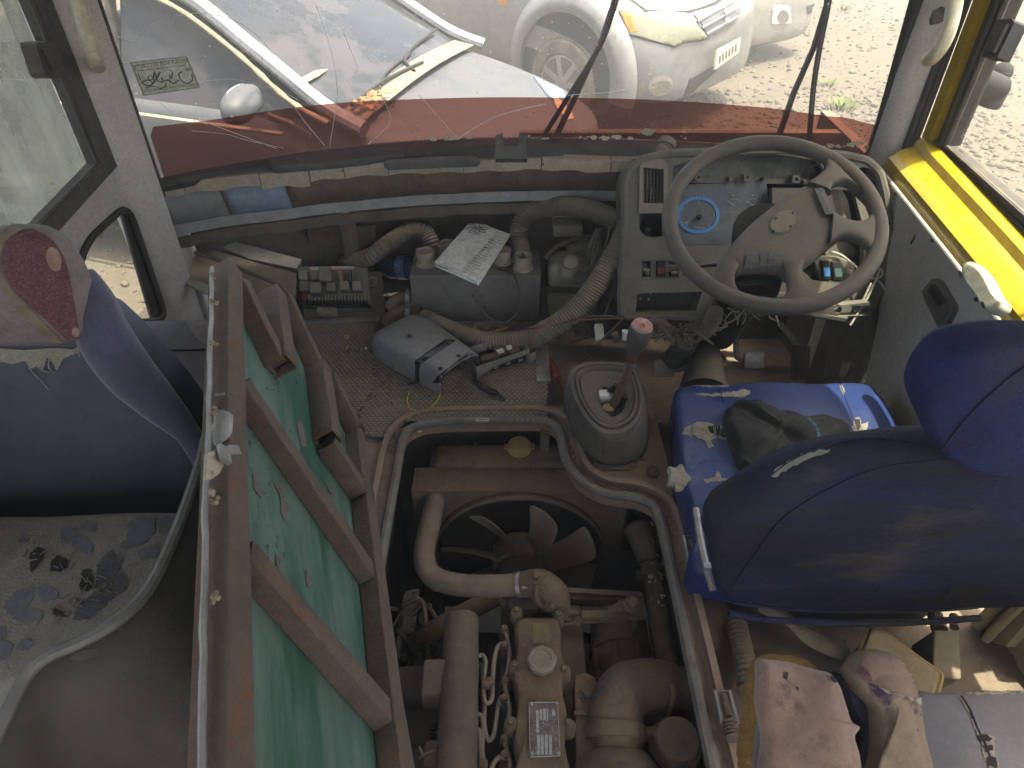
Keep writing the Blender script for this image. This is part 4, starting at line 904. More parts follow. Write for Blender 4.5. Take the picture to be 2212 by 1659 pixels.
for cx, cy, sz in ((672, 385, 26), (930, 400, 14), (1060, 386, 27), (1200, 396, 13), (1447, 400, 30), (1515, 422, 12)):
    sq = [(cx - sz, cy - sz), (cx + sz, cy - sz), (cx + sz, cy + sz), (cx - sz, cy + sz)]
    obj('bracket_tab', MB().pplate(dp, [w(sq), w(ell(cx, cy, sz * .45, sz * .45, 10))], .03, -.012), m_plastic, dash)
# vent
vb = obj('air_vent', MB().pplate(dp, [w(arc_round([(198, 280), (240, 243), (370, 243), (416, 290), (416, 610), (388, 668), (190, 668)], 16)), w([(225, 310), (385, 325), (385, 590), (222, 590)])], .03, .005), M('grey vent plastic', (.16, .145, .13), None, .6, dust=.4), dash)
vs = MB(); vh = MB()
for k in range(6): x = 236 + k * 27; vs.bar(dp.pt(*w([(x, 322)])[0], -.012), dp.pt(*w([(x - 3, 588)])[0], -.012), .0022, .012, dp.n)
for k in range(9): y = 340 + k * 29; vh.bar(dp.pt(*w([(226, y)])[0], -.02), dp.pt(*w([(383, y + 4)])[0], -.02), .002, .01, dp.n)
obj('slat', vs, m_plastic, vb); obj('slat', vh, m_plastic, vb)
obj('tab', MB().box(dp.pt(*w([(291, 492)])[0], -.003), (.006, .006, .012)), m_plastic, vb)
obj('pipe_stub', MB().tube([dp.pt(*w([(285, 870)])[0], -.06), dp.pt(*w([(283, 800)])[0], -.03)], .0085, 12, cap=False).tube([dp.pt(*w([(285, 870)])[0], -.06), dp.pt(*w([(283, 800)])[0], -.03)], .0065, 12), m_plastic, dash)
# instrument cluster
cl = obj('cluster', MB().pplate(dp, [w([(478, 440), (1225, 428), (1256, 600), (1240, 935), (548, 935), (470, 840)])], .02, -.03), M('cluster face', (.045, .055, .075), (.065, .075, .095), .45, dust=.35, dc=(.2, .2, .2), sc=9, bump=.02), dash)
m_dial = M('blue dial ring', (.04, .22, .55), (.03, .17, .42), .5, bump=0, dust=.1); m_print = M('pale dial print', (.4, .42, .44), None, .6, bump=0)
obj('dial_ring', MB().pplate(dp, [w(ell(682, 685, 172, 148, 44)), w(ell(682, 685, 144, 122, 44))], .0015, -.0275), m_dial, cl)
dpn = MB()
for t_, x, y in (('0', 592, 757), ('1', 560, 640), ('2', 689, 585), ('3', 807, 684), ('4', 767, 775)): text_on(dpn, dp, t_, w([(x, y)])[0], .0098, -.0268)
text_on(dpn, dp, 'X1000r/min', w([(692, 786)])[0], .0062, -.0268)
for k in range(28):
    a = R(215 - k * 250 / 27); dpn.bar(dp.pt(*w([(682 + 147 * math.cos(a), 685 - 124 * math.sin(a))])[0], -.0266), dp.pt(*w([(682 + 166 * math.cos(a), 685 - 142 * math.sin(a))])[0], -.0266), .0007, .0006, dp.n)
for cx in (968, 1118):
    for k in range(7):
        a0, a1 = R(160 - k * 20), R(160 - (k + 1) * 20); dpn.tube([dp.pt(*w([(cx + 58 * math.cos(a), 610 - 55 * math.sin(a))])[0], -.0266) for a in (a0, a1)], .0006, 4)
    dpn.bar(dp.pt(*w([(cx - 60, 570)])[0], -.0264), dp.pt(*w([(cx, 605)])[0], -.0264), .0012, .001, dp.n); dpn.box(dp.pt(*w([(cx - 3, 528)])[0], -.0266), (.004, .0006, .003))
dpn.tube([dp.pt(*w([p])[0], -.0266) for p in ell(1062, 730, 56, 36, 24)], .0012, 4, closed=True); dpn.tube([dp.pt(*w([p])[0], -.0266) for p in [(1030, 765), (1045, 700), (1065, 690), (1085, 700), (1098, 765)]], .0012, 4, n=3)
dpn.bar(dp.pt(*w([(880, 660)])[0], -.0266), dp.pt(*w([(1230, 665)])[0], -.0266), .0006, .0006, dp.n)
obj('dial_print', dpn, m_print, cl, smooth=False)
obj('needle', MB().bar(dp.pt(*w([(572, 752)])[0], -.024), dp.pt(*w([(668, 690)])[0], -.024), .0016, .0012, dp.n), m_card, cl); obj('needle_hub', MB().lathe([(.007, 0), (.007, .005), (.003, .007)], dp.pt(*w([(685, 700)])[0], -.027), dp.n, 16), m_black2, cl)
# switches on the left
swp = obj('switch_plate', MB().pplate(dp, [sw_h, w([(222, 1050), (290, 1050), (290, 1172), (222, 1172)]), w([(330, 1048), (398, 1048), (398, 1170), (330, 1170)]), w([(432, 1046), (505, 1046), (505, 1170), (432, 1170)]), w([(540, 1055), (640, 1055), (640, 1165), (540, 1165)])], .012, -.004), m_plastic, dash)
def rocker(x0, y0, x1, y1, tint, sym=None):
    r = obj('rocker_switch', MB().pad(dp, dp.loop(w([(x0, y0), (x1, y0 + 2), (x1 + 2, y1), (x0 + 3, y1)])), .02, .003, .004), m_black2, dash)
    obj('lens', MB().pplate(dp, [w([(x0 + 9, y0 + (y1 - y0) * .38), (x1 - 9, y0 + (y1 - y0) * .38), (x1 - 8, y0 + (y1 - y0) * .78), (x0 + 10, y0 + (y1 - y0) * .78)])], .002, .006), tint, r)
    if sym:
        sm_ = MB()
        for l in sym: sm_.tube([dp.pt(*w([p])[0], .0064) for p in l], .0005, 4, closed=len(l) > 2)
        obj('symbol', sm_, m_print, r)
rocker(332, 1050, 396, 1168, M('dark red lens', (.16, .02, .02), None, .4, bump=0)); rocker(434, 1048, 503, 1168, M('amber lens', (.28, .17, .06), None, .4, bump=0), [[(448, 1098), (488, 1098), (468, 1125)], [(456, 1102), (480, 1102), (468, 1117)]])
foil = MB().pplate(dp, [w(jag([(228, 1055), (262, 1060), (285, 1110), (280, 1170), (250, 1165), (235, 1110)], 6, 14))], .002, -.02).wob(.008, 60); obj('foil_scrap', foil, m_zinc, dash)
# open tray
ty = MB(); q0 = dp.loop(tr_h); ty.grid([[dp.at(a, b, h) for a, b in q0 + [q0[0]]] for h in (-.01, -.075)]).plate(dp, [[(a, b) for a, b in q0]], .004, -.075)
obj('tray', ty, m_plastic, dash)
db_ = MB()
for x, y in ((300, 1308), (220, 1353), (286, 1358)): db_.lathe([(.003, 0), (.002, .003)], dp.pt(*w([(x, y)])[0], -.03), dp.n, 8)
obj('screw', db_, m_white, dash)
# right hand switch box, with blue and green rockers
sb_ = MB().pad(dp, dp.loop(w([(1560, 1008), (1780, 1012), (1905, 1060), (1900, 1215), (1625, 1205), (1580, 1090)])), .05, .008, -.004); obj('switch_box', sb_, m_plastic, dash)
for x0, y0, x1, y1, c in ((1622, 1040, 1692, 1192, (.05, .2, .5)), (1706, 1046, 1782, 1196, (.07, .15, .13))):
    r = obj('rocker_switch', MB().pad(dp, dp.loop(w([(x0, y0), (x1 - 6, y0 + 3), (x1 + 4, y1), (x0 + 10, y1 - 4)])), .02, .003, .004), m_black2, dash)
    obj('lens', MB().pplate(dp, [w([(x0 + 14, y0 + 55), (x1 - 10, y0 + 57), (x1 - 4, y1 - 28), (x0 + 22, y1 - 28)])], .002, .006), M('rocker lens', c, None, .4, bump=0), r)
obj('toggle_nut', MB().lathe([(.007, 0), (.007, .004), (.004, .004), (.004, .01), (.001, .011)], dp.pt(*w([(1838, 1125)])[0], .003), dp.n, 8), m_steel, dash)
obj('side_pocket', MB().pplate(dp, [w(arc_round([(1690, 480), (1860, 480), (1905, 560), (1940, 745), (1800, 745), (1700, 620)], 14))], .006, -.05), M('pale worn pocket', (.2, .185, .15), (.13, .125, .1), .6, sc=6, mix=(.45, .52), dust=.3), dash)
obj('side_pocket', MB().pplate(dp, [w(arc_round([(1705, 905), (1900, 900), (1960, 960), (1950, 1020), (1720, 1010)], 14))], .006, -.045), m_plastic, dash)
obj('side_vent', MB().pplate(dp, [w([(1945, 362), (2060, 362), (2085, 450), (2105, 620), (2010, 690), (1970, 560)])], .01, -.02), m_black2, dash)
obj('side_clip', MB().pplate(dp, [w([(2120, 780), (2150, 740), (2170, 800), (2130, 850)])], .02, .014), m_dark, dash)
lowc = plane3(Y(1700, 655, 1.46), Y(1900, 655, 1.46), Y(1700, 600, 1.47))
obj('lower_cover', MB().pplate(lowc, [w(arc_round([(1390, 1432), (1700, 1400), (2000, 1370), (2030, 1400), (2010, 1472), (1760, 1478)], 14)), w(ell(1757, 1420, 30, 36, 16))], .02), m_plastic, dash)
obj('end_panel', MB().pplate(plane3(Y(1870, 620, 1.5), Y(1925, 560, 1.6), Y(1880, 700, 1.5)), [[(1850, 690), (1905, 620), (1928, 560), (1930, 640), (1905, 760), (1868, 700)]], .02), m_plastic, dash)
# twine hanging over the right of the panel
tw = [w([p])[0] for p in [(1700, 970), (1780, 1000), (1860, 1070), (1930, 1150), (1990, 1170), (2050, 1140), (2040, 1100), (1990, 1170), (1960, 1215), (1920, 1300), (1850, 1410), (1780, 1525)]]
hts = [.0, .004, .012, .03, .04, .035, .03, .045, .05, .05, .05, .05]
P1 = smooth([dp.pt(*p, h) for p, h in zip(tw, hts)], 14); tt = MB()
def twist(P, r, turns):
    for s in (0, 2.09, 4.19):
        Q = []
        for i, p in enumerate(P):
            t = (P[min(i + 1, len(P) - 1)] - P[max(i - 1, 0)]).normalized(); u = t.orthogonal().normalized(); v = t.cross(u); a = s + i * turns; Q.append(p + (u * math.cos(a) + v * math.sin(a)) * r * .55)
        tt.tube(Q, r * .62, 6)
twist(P1, .0026, .9); P2 = smooth([dp.pt(*w([p])[0], .05) for p in [(1960, 1215), (1985, 1180), (2040, 1240), (2080, 1310)]], 12); twist(P2, .0025, .9)
P3 = smooth([dp.pt(*w([p])[0], .045) for p in [(1945, 1205), (1920, 1260), (1885, 1335)]], 12); twist(P3, .0024, .9)
obj('twine', tt, m_rope, label='frayed white twine looped over the right of the instrument panel', cat='twine')

# ------------------------------------------------------------------ steering wheel
WC = T(1671, 481, 1.42); be = R(65)
wpn = Vector((-.10, -math.cos(be), math.sin(be))).normalized(); wpl = Plane(WC, Vector((1, 0, 0)) - wpn * wpn.x, wpn.cross(Vector((1, 0, 0))))
rpx = [wpl.px(*p) for p in w([(428, 700), (2075, 700), (1250, 110), (1250, 1412)])]
cx_ = (rpx[0][0] + rpx[1][0]) / 2; cy_ = (rpx[2][1] + rpx[3][1]) / 2; rx_ = (rpx[1][0] - rpx[0][0]) / 2; ry_ = (rpx[2][1] - rpx[3][1]) / 2
swl = thing('steering_wheel', WC, 'large dusty four spoke steering wheel turned to the left', 'steering wheel')
RA, RB = rx_, abs(ry_)
rim = obj('rim', MB().tube([wpl.at(cx_ + RA * math.cos(a), cy_ + RB * math.sin(a)) for a in (2 * math.pi * i / 72 for i in range(72))], .0158, 14, closed=True), m_wheel, swl)
def wpad(pts, th, r, h, crown, name, mat=m_wheel, par=None, n=4, sub=0): return obj(name, MB().pad(wpl, wpl.loop(w(sm2(pts, n) if n else pts)), th, r, h, crown), mat, par or swl, ang=60, sub=sub)
hub = obj('hub_pad', MB().dome(wpl, wpl.loop(w(sm2([(805, 1070), (860, 990), (950, 870), (1100, 720), (1280, 580), (1500, 450), (1600, 428), (1670, 445), (1672, 500), (1670, 560), (1715, 650), (1750, 700), (1800, 740), (1800, 810), (1765, 865), (1700, 920), (1570, 1030), (1480, 1100), (1450, 1160), (1350, 1185), (1310, 1140), (1150, 1118), (1000, 1128), (945, 1150), (900, 1090)], 4))), .026, .02, .012), m_wheel, swl, ang=60)
def spoke(Lp, Rp):
    Ls = smooth([Vector(p) for p in Lp], 5); Rs = smooth([Vector(p) for p in Rp], 5); rings = []
    for k, (a, b) in enumerate(zip(Ls, Rs)):
        t = k / (len(Ls) - 1); A = wpl.pt(*w([tuple(a)])[0], .010 * (1 - t) - .004 * t); B = wpl.pt(*w([tuple(b)])[0], .010 * (1 - t) - .004 * t); c = (A + B) / 2; h = (B - A) / 2; th = .0125 + .003 * math.sin(t * 3.1)
        rings.append([c + h * math.copysign(abs(math.cos(q)) ** .6, math.cos(q)) + wpn * math.copysign(abs(math.sin(q)) ** .7, math.sin(q)) * th for q in (2 * math.pi * i / 20 for i in range(20))])
    obj('spoke', MB().loft(rings), m_wheel, swl, ang=60)
spoke([(1500, 470), (1590, 400), (1645, 335), (1640, 255), (1605, 150)], [(1690, 540), (1700, 480), (1810, 450), (1930, 510), (2025, 620)])
spoke([(1700, 690), (1800, 744), (1900, 757), (1985, 720), (2065, 610)], [(1680, 930), (1770, 882), (1870, 892), (1965, 930), (2030, 1010)])
spoke([(840, 1010), (798, 1090), (775, 1170), (690, 1210)], [(970, 1110), (940, 1180), (955, 1265), (1060, 1375)])
spoke([(1310, 1110), (1340, 1190), (1352, 1275), (1310, 1345), (1220, 1400)], [(1480, 1080), (1460, 1170), (1500, 1250), (1565, 1300), (1690, 1345)])
hb = bvh(hub)
wb_ = lambda l, o, s=8: drape(hb, w(l), o, s * .275)
obj('badge_disc', wb_(ell(1325, 742, 112, 78, 30, -.55), .003), M('bare badge plate', (.11, .088, .066), (.09, .073, .056), .7, dust=.2), hub, solid=.003)
obj('badge_ring', MB().tube([p for p in [hb.ray_cast(CAM, ray(*q).normalized())[0] for q in w(ell(1325, 742, 116, 82, 40, -.55))] if p], .0016, 5, closed=True), m_plastic, hub)
dots = MB()
for x, y in ((1397, 676), (1264, 718), (1380, 781), (1246, 818)):
    h = hb.ray_cast(CAM, ray(*w([(x, y)])[0]).normalized())[0]
    if h: dots.lathe([(.0022, .001), (.0022, .0048)], h, wpn, 8)
obj('rivet_hole', dots, m_black2, hub)
m_btn = M('grey button pad', (.06, .06, .06), (.048, .048, .05), .6, dust=.3, dc=(.1, .085, .065))
for l, b in (([(1563, 500), (1630, 488), (1650, 560), (1690, 640), (1722, 690), (1650, 700), (1610, 610)], 'a'), ([(1040, 992), (1130, 990), (1310, 1000), (1318, 1040), (1298, 1125), (1150, 1108), (1012, 1108), (1025, 1040)], 'b')):
    bp_ = obj('button_pad', wb_(l, .004, 6), m_btn, hub, solid=.004)
    dt = MB(); xs_ = [p[0] for p in l]; ys_ = [p[1] for p in l]; tb = bvh(bp_)
    for i in range(12):
        for j in range(12):
            x = min(xs_) + (i + .5) * 26; y = min(ys_) + (j + .5) * 24
            if x > max(xs_) - 10 or y > max(ys_) - 12: continue
            h = tb.ray_cast(CAM, ray(*w([(x, y)])[0]).normalized())[0]
            if h and (i + j) % 2 == 0: dt.lathe([(.0013, -.0005), (.001, .0008)], h, wpn, 6)
    if dt.v: obj('dimple', dt, m_plastic, bp_)
lines = MB()
for a, b in (((1140, 995), (1130, 1108)), ((1206, 997), (1196, 1110))):
    P = [hb.ray_cast(CAM, ray(*w([(a[0] + (b[0] - a[0]) * t, a[1] + (b[1] - a[1]) * t)])[0]).normalized())[0] for t in np.linspace(0, 1, 6)]
    P = [p + wpn * .0045 for p in P if p]
    if len(P) > 1: lines.tube(P, .0008, 4)
obj('button_gap', lines, m_black2, hub)
colm = thing('steering_column', WC + Vector((0, .1, -.2)), 'black bare steering column with levers behind the wheel hub', 'steering column')
obj('column_housing', MB().tube([WC - wpn * .03, WC - wpn * .14, WC - wpn * .3 + Vector((0, .03, 0)), WC - wpn * .55 + Vector((0, .08, 0))], lambda t: .075 - .035 * t, 16), m_black2, colm)
obj('hub_skirt', MB().pad(wpl, wpl.loop(w(sm2([(950, 1150), (1020, 1110), (1320, 1125), (1330, 1190), (1300, 1230), (1150, 1190), (1000, 1200)], 4))), .03, .006, -.02), m_black2, colm)
obj('stalk', MB().tube([wpl.pt(*w([p])[0], -.03) for p in [(425, 1030), (470, 1030), (640, 1018), (830, 1000), (900, 1010)]], lambda t: .0085 - .004 * min(1, t * 2) if t > .15 else .0085, 10, n=5), m_dark, colm)
obj('lock_bracket', MB().bar(wpl.pt(*w([(1120, 1230)])[0], -.05), wpl.pt(*w([(1290, 1255)])[0], -.05), .02, .012, wpn).bar(wpl.pt(*w([(1200, 1230)])[0], -.05), wpl.pt(*w([(1205, 1320)])[0], -.07), .015, .01, wpn), m_engdark, colm)
0 and obj('column_clip', MB().pplate(wpl, [w([(855, 980), (850, 900), (880, 870), (960, 850), (965, 870), (900, 885), (890, 960)])], .02, -.02), m_dark, colm)
wr = MB(); rnd = random.Random(2)
for k in range(9): wr.tube([wpl.pt(*w([(760 + rnd.uniform(-15, 20), 1050 + k * 9)])[0], -.04), wpl.pt(*w([(740 + rnd.uniform(-15, 15), 1100 + k * 5)])[0], -.035), wpl.pt(*w([(790 + rnd.uniform(-10, 10), 1150 + k * 4)])[0], -.04)], .0016, 5, n=5)
obj('column_wire', wr, m_wireb, colm)
wr = MB()
for k in range(16):
    a = (rnd.uniform(950, 1320), rnd.uniform(1220, 1330)); wr.tube([wpl.pt(*w([a])[0], -.06), wpl.pt(*w([(a[0] + rnd.uniform(-60, 60), a[1] + rnd.uniform(-50, 50))])[0], -.07), wpl.pt(*w([(a[0] + rnd.uniform(-90, 90), a[1] + rnd.uniform(-20, 90))])[0], -.08)], .0016, 5, n=5)
obj('column_wire', wr, m_loom, colm)

# ------------------------------------------------------------------ heater box, hoses, tank, papers
e3 = lambda l: [(553 + x / 3, 497.7 + y / 3) for x, y in l]
f3 = lambda l: [(1106 + x / 3, 497.7 + y / 3) for x, y in l]
g3 = lambda l: [(1106 + x / 3, y / 3) for x, y in l]
h3 = lambda l: [(553 + x / 3, y / 3) for x, y in l]
HZ = .158
a_, b_ = Y(884, 594, 1.70), Y(1169, 588, 1.70)
hx0, hx1 = a_.x, b_.x
heat = thing('heater_box', ((hx0 + hx1) / 2, 1.77, 0), 'dark grey heater box with cream capped outlets under the papers', 'heater')
obj('case', MB().box(((hx0 + hx1) / 2, 1.78, HZ / 2), (hx1 - hx0, .16, HZ), bev=.005), m_case, heat)
def stub(px, py, z0, r, h, cap=True):
    p = Z(px, py, z0); s = obj('outlet', MB().lathe([(r * 1.25, 0), (r * 1.2, .008), (r * .98, .012), (r * .95, h * .6)], p, (0, 0, 1), 20), m_capw, heat)
    if cap: obj('cap', MB().lathe([(r * 1.06, h * .5), (r * 1.08, h * .9), (r * 1.02, h), (r * .85, h), (r * .82, h - .003), (.001, h - .003)], p, (0, 0, 1), 24), m_capw, s)
    else: obj('mouth', MB().lathe([(r * .95, h * .6), (r * .97, h), (r * .88, h), (r * .86, h * .3), (.001, h * .3)], p, (0, 0, 1), 24), m_capw, s)
stub(921, 570, HZ, .0235, .042); stub(968, 548, HZ, .0215, .036); stub(968, 570, HZ, .0215, .038); stub(1086, 566, HZ, .0225, .04); stub(1030, 560, HZ, .021, .036)
stub(1130, 580, HZ, .0225, .042, False)
obj('power_lead', MB().tube([T(*e3([p])[0], t) for p, t in [((1430, 465), 1.965), ((1450, 500), 1.95), ((1500, 560), 1.95), ((1600, 600), 1.95), ((1690, 540), 1.93), ((1710, 420), 1.93), ((1690, 320), 1.93), ((1640, 265), 1.95), ((1540, 245), 1.98)]], .0035, 8, n=6), m_wired, heat)
bl_ = MB()
for x, y in ((1405, 425), (1462, 425), (1430, 452)): bl_.lathe([(.005, 0), (.004, .003), (.001, .004)], Y(*e3([(x, y)])[0], 1.70), (0, -1, 0), 10)
obj('screw', bl_, m_engdark, heat)
# folded paper manual lying on the heater outlets
bk = thing('folded_paper', Z(1020, 550, HZ + .045), 'folded white printed paper lying on the heater outlets', 'paper')
P0 = Z(938, 574, HZ + .046); P1_ = Z(1033, 615, HZ + .043); P2_ = Z(1103, 505, HZ + .052); P3_ = Z(1009, 487, HZ + .052)
ppl = plane3(P0, P1_, P3_)
def sheet(pts, h, seedv, amp=.0018): return MB().pplate(ppl, [pts], .0012, h).wob(amp, 25, seedv)
obj('sheet', sheet([(938, 574), (1033, 615), (1103, 506), (1060, 490), (1012, 486)], 0, 1), m_paper, bk, smooth=False)
obj('sheet', sheet([(943, 572), (1030, 610), (1098, 510), (1050, 496), (1010, 488)], .003, 2), m_paper, bk, smooth=False)
obj('cover', sheet([(938, 573), (993, 588), (1066, 512), (1066, 500), (1050, 490), (1030, 487), (1011, 488)], .007, 3), m_paper, bk, smooth=False)
obj('flap', MB().pplate(ppl, [[(938, 575), (993, 589), (1032, 616), (1030, 612), (992, 585)]], .003, .002), M('pale blue edge', (.3, .5, .58), None, .7, bump=0), bk, smooth=False)
ln = MB()
for k in range(17):
    t = k / 16; a = Vector((1000 + 68 * t, 591 - 78 * t)); b = a + Vector((21 + 3 * math.sin(k * 2.3), 8.5 + math.sin(k * 2.3)))
    n_ = random.Random(k); x = 0
    while x < 1:
        x2 = min(1, x + n_.uniform(.06, .2)); ln.bar(ppl.pt(*a.lerp(b, x), .0065), ppl.pt(*a.lerp(b, x2 - .03), .0065), .0013, .0004, ppl.n); x = x2 + .02
for k in range(12):
    t = k / 11; a = Vector((1002 + 58 * t, 583 - 62 * t)) ; ln.bar(ppl.pt(*a, .0065), ppl.pt(*(a + Vector((8, 3))), .0065), .001, .0004, ppl.n)
obj('print', ln, m_ink, bk, smooth=False)
fl = MB(); cxy = (1031, 499)
for k in range(8):
    a = 2 * math.pi * k / 8; c, s = math.cos(a), math.sin(a); P = [(cxy[0] + (r * c - q * s) * 1.15, cxy[1] + (r * s + q * c) * .55) for r, q in ((2, 0), (10, 5), (22, 0), (10, -5), (2, 0))]
    fl.tube([ppl.pt(*p, .0085) for p in P], .0006, 4, n=4)
obj('flower_drawing', fl, m_ink, bk, smooth=False)

def hose(name, pts, r, label, mat=m_corr, pitch=.0075, depth=.0016, cat='hose', n=10): return obj(name, MB().tube(pts, r, 16, n=n, corr=(pitch, depth)), mat, label=label, cat=cat, group='corrugated air hoses')
hose('corrugated_hose', [Z(588, 583, .04), Z(640, 580, .04), Z(720, 572, .045), T(790, 558, 2.05), T(840, 525, 2.07), T(880, 500, 2.09), T(915, 500, 2.1), T(932, 525, 2.1), T(935, 560, 2.12)], .0235, 'grey corrugated hose arching behind the fuse box on the left')
hose('corrugated_hose', [Z(1130, 560, HZ + .02), T(1124, 530, 2.07), T(1122, 495, 2.07), T(1140, 465, 2.06), T(1185, 447, 2.03), T(1240, 447, 1.99), T(1300, 462, 1.93), T(1350, 485, 1.88)], .0275, 'thick corrugated hose bending up from the heater into the instrument panel')
hose('corrugated_hose', [T(1388, 350, 1.80), T(1372, 440, 1.80), T(1348, 510, 1.80), T(1310, 580, 1.80), T(1262, 650, 1.82), T(1205, 700, 1.84), T(1130, 735, 1.88), T(1050, 740, 1.90), T(980, 718, 1.93), T(925, 694, 1.97)], .0275, 'long corrugated hose sagging from the instrument panel down across the floor')
obj('hose_cuff', MB().tube([T(940, 700, 1.965), T(915, 690, 1.985)], .0305, 18), m_corr, label='flared cuff on the loose end of the long corrugated hose', cat='hose cuff')
hose('corrugated_hose', [T(1500, 700, 1.9), T(1480, 745, 1.95), T(1450, 780, 2.0)], .03, 'dark corrugated hose under the instrument panel by the pedals', m_blackrub)
obj('hose_clamp', MB().tube([T(578, 590, 2.09), T(592, 588, 2.09)], .0265, 16), m_zinc, label='tin clamp round the left end of the arching hose', cat='hose clamp')
# small rubber pipes into the heater's left side
hose('rubber_elbow', [Y(905, 640, 1.75), Y(880, 642, 1.74), Y(855, 650, 1.72), Y(840, 670, 1.70)], .019, 'upper brown rubber elbow entering the heater side', m_hoserub, .02, .0)
hose('rubber_elbow', [Y(905, 675, 1.70), Y(875, 674, 1.69), Y(850, 682, 1.68), Y(834, 700, 1.67)], .019, 'lower brown rubber elbow entering the heater side', m_hoserub, .02, .0)
for y in (643, 675):
    p = Y(883, y, 1.725 if y < 660 else 1.68); obj('hose_clamp', MB().lathe([(.021, -.006), (.0225, -.006), (.0225, .006), (.021, .006)], p, (1, -.1, 0), 20).box(p + Vector((0, -.005, .026)), (.008, .012, .014)), m_zinc, label='%s tin clamp on the brown rubber elbows' % ('upper' if y < 660 else 'lower'), cat='hose clamp')
# expansion tank
tk = thing('expansion_tank', Z(1235, 690, 0), 'dusty yellowed plastic tank with flip cap between heater and instrument panel', 'tank')
tp = yplane(1.74)
obj('tank_body', MB().pad(tp, tp.loop(arc_round([(1184, 690), (1184, 585), (1200, 573), (1255, 573), (1285, 590), (1290, 690)], 12)), .1, .018), m_tank, tk, ang=60)
obj('strap', MB().pplate(tp, [[(1182, 618), (1286, 622), (1286, 636), (1182, 630)]], .1, .003), m_engdark, tk)
pz_ = Z(1231, 590, .16); obj('neck', MB().lathe([(.022, 0), (.022, .012), (.019, .014), (.019, .02), (.0, .02)], pz_, (0, 0, 1), 20), m_tank, tk)
obj('flip_cap', MB().lathe([(.019, 0), (.021, .003), (.021, .007), (.017, .01), (0, .012)], pz_ + Vector((.004, .012, .026)), (-.15, -.55, .8), 20), m_tank, tk)
obj('cap_tether', MB().tube([pz_ + Vector((0, 0, .02)), pz_ + Vector((-.03, 0, .015)), pz_ + Vector((-.033, 0, 0))], .003, 6, n=4), m_tank, tk)
# blue water bottle lying behind
bt = thing('water_bottle', Y(860, 565, 1.9), 'clear blue plastic water bottle lying behind the heater box', 'bottle')
b0, b1 = Y(908, 578, 1.9), Y(828, 578, 1.93); bd_ = (b1 - b0)
obj('bottle_body', MB().lathe([(.02, 0), (.034, .003), (.036, .02), (.033, .03), (.036, .04), (.036, .07), (.033, .08), (.035, .095), (.03, .115), (.014, .135), (.013, .15)], b0, bd_, 20), m_bottle, bt)
obj('bottle_label', MB().lathe([(.0365, .042), (.0365, .07)], b0, bd_, 20), M('blue bottle label', (.06, .2, .45), (.3, .45, .6), .4, sc=30), bt)
# dark ducts and pipes in the cavity on the right of the heater
obj('blower_housing', MB().box(Y(1225, 487, 1.9), (.085, .08, .035), bev=.006).box(Y(1262, 540, 1.86), (.1, .09, .06), bev=.008), m_cardboard, label='dusty tan blower housing in the cavity above the tank', cat='housing')
obj('cavity_lever', MB().tube([Y(1178, 560, 1.80), Y(1200, 535, 1.82), Y(1225, 522, 1.84), Y(1245, 515, 1.85)], .009, 8, n=5), m_engdark, label='bent dusty pipe between heater mouth and blower housing', cat='pipe')
rnd = random.Random(12)
wl_ = MB()
for k in range(14):
    a = (rnd.uniform(1290, 1345), rnd.uniform(470, 560)); wl_.tube([T(*a, 1.80), T(a[0] - rnd.uniform(5, 25), a[1] + rnd.uniform(40, 80), 1.84), T(a[0] - rnd.uniform(0, 40), a[1] + rnd.uniform(100, 170), 1.88), T(a[0] - rnd.uniform(-20, 30), 690 + rnd.uniform(-10, 25), 1.93)], rnd.uniform(.002, .005), 6, n=5)
obj('wire_bundle', wl_, m_wired, label='dark hanging wires beside the left edge of the instrument panel', cat='wiring')
# ------------------------------------------------------------------ raised engine hatch leaning on the left seat
BF, TF, TN, BN = Vector((-.337, 1.197, .03)), Vector((-.52, 1.145, .5)), Vector((-.253, .271, .5)), Vector((-.150, .40, .03))
hp_ = plane3(BF, TF, TN)
k_ = lambda l: [(387 + x * .4334, 553 + y * .4334) for x, y in l]
hatch = thing('engine_hatch', (BF + BN) / 2, 'lifted engine hatch of flaking green sheet in a rusty tube frame', 'hatch')
sheet_px = k_([(230, 60), (300, 120), (505, 545), (505, 200), (525, 190), (700, 560), (745, 590), (900, 870), (1010, 1620), (1130, 2300), (1240, 2900), (240, 2900)])
obj('sheet', MB().pplate(hp_, [sheet_px], .003, 0).wob(.002, 7), m_green, hatch, smooth=False)
def sqt(pa, pb, wd, ht, name='tube', h0=.0, mat=m_rust, bow=0, open_end=True):
    a, b = hp_.ptn(*pa, h0 + ht * .62) - hp_.n * ht * .12, hp_.ptn(*pb, h0 + ht * .62) - hp_.n * ht * .12; mb = MB(); d = (b - a).normalized(); u = hp_.n; x = d.cross(u)
    rings = []
    for t in np.linspace(0, 1, 9):
        c = a.lerp(b, t); rings.append([c + x * sx * wd / 2 + u * sy * ht / 2 for sx, sy in ((-.9, -1), (.9, -1), (1, -.9), (1, .9), (.9, 1), (-.9, 1), (-1, .9), (-1, -.9))])
    mb.loft(rings, cap=not open_end); return obj(name, mb.wob(.0012, 18, pa[0]), mat, hatch, ang=40, solid=.0025 if open_end else 0)
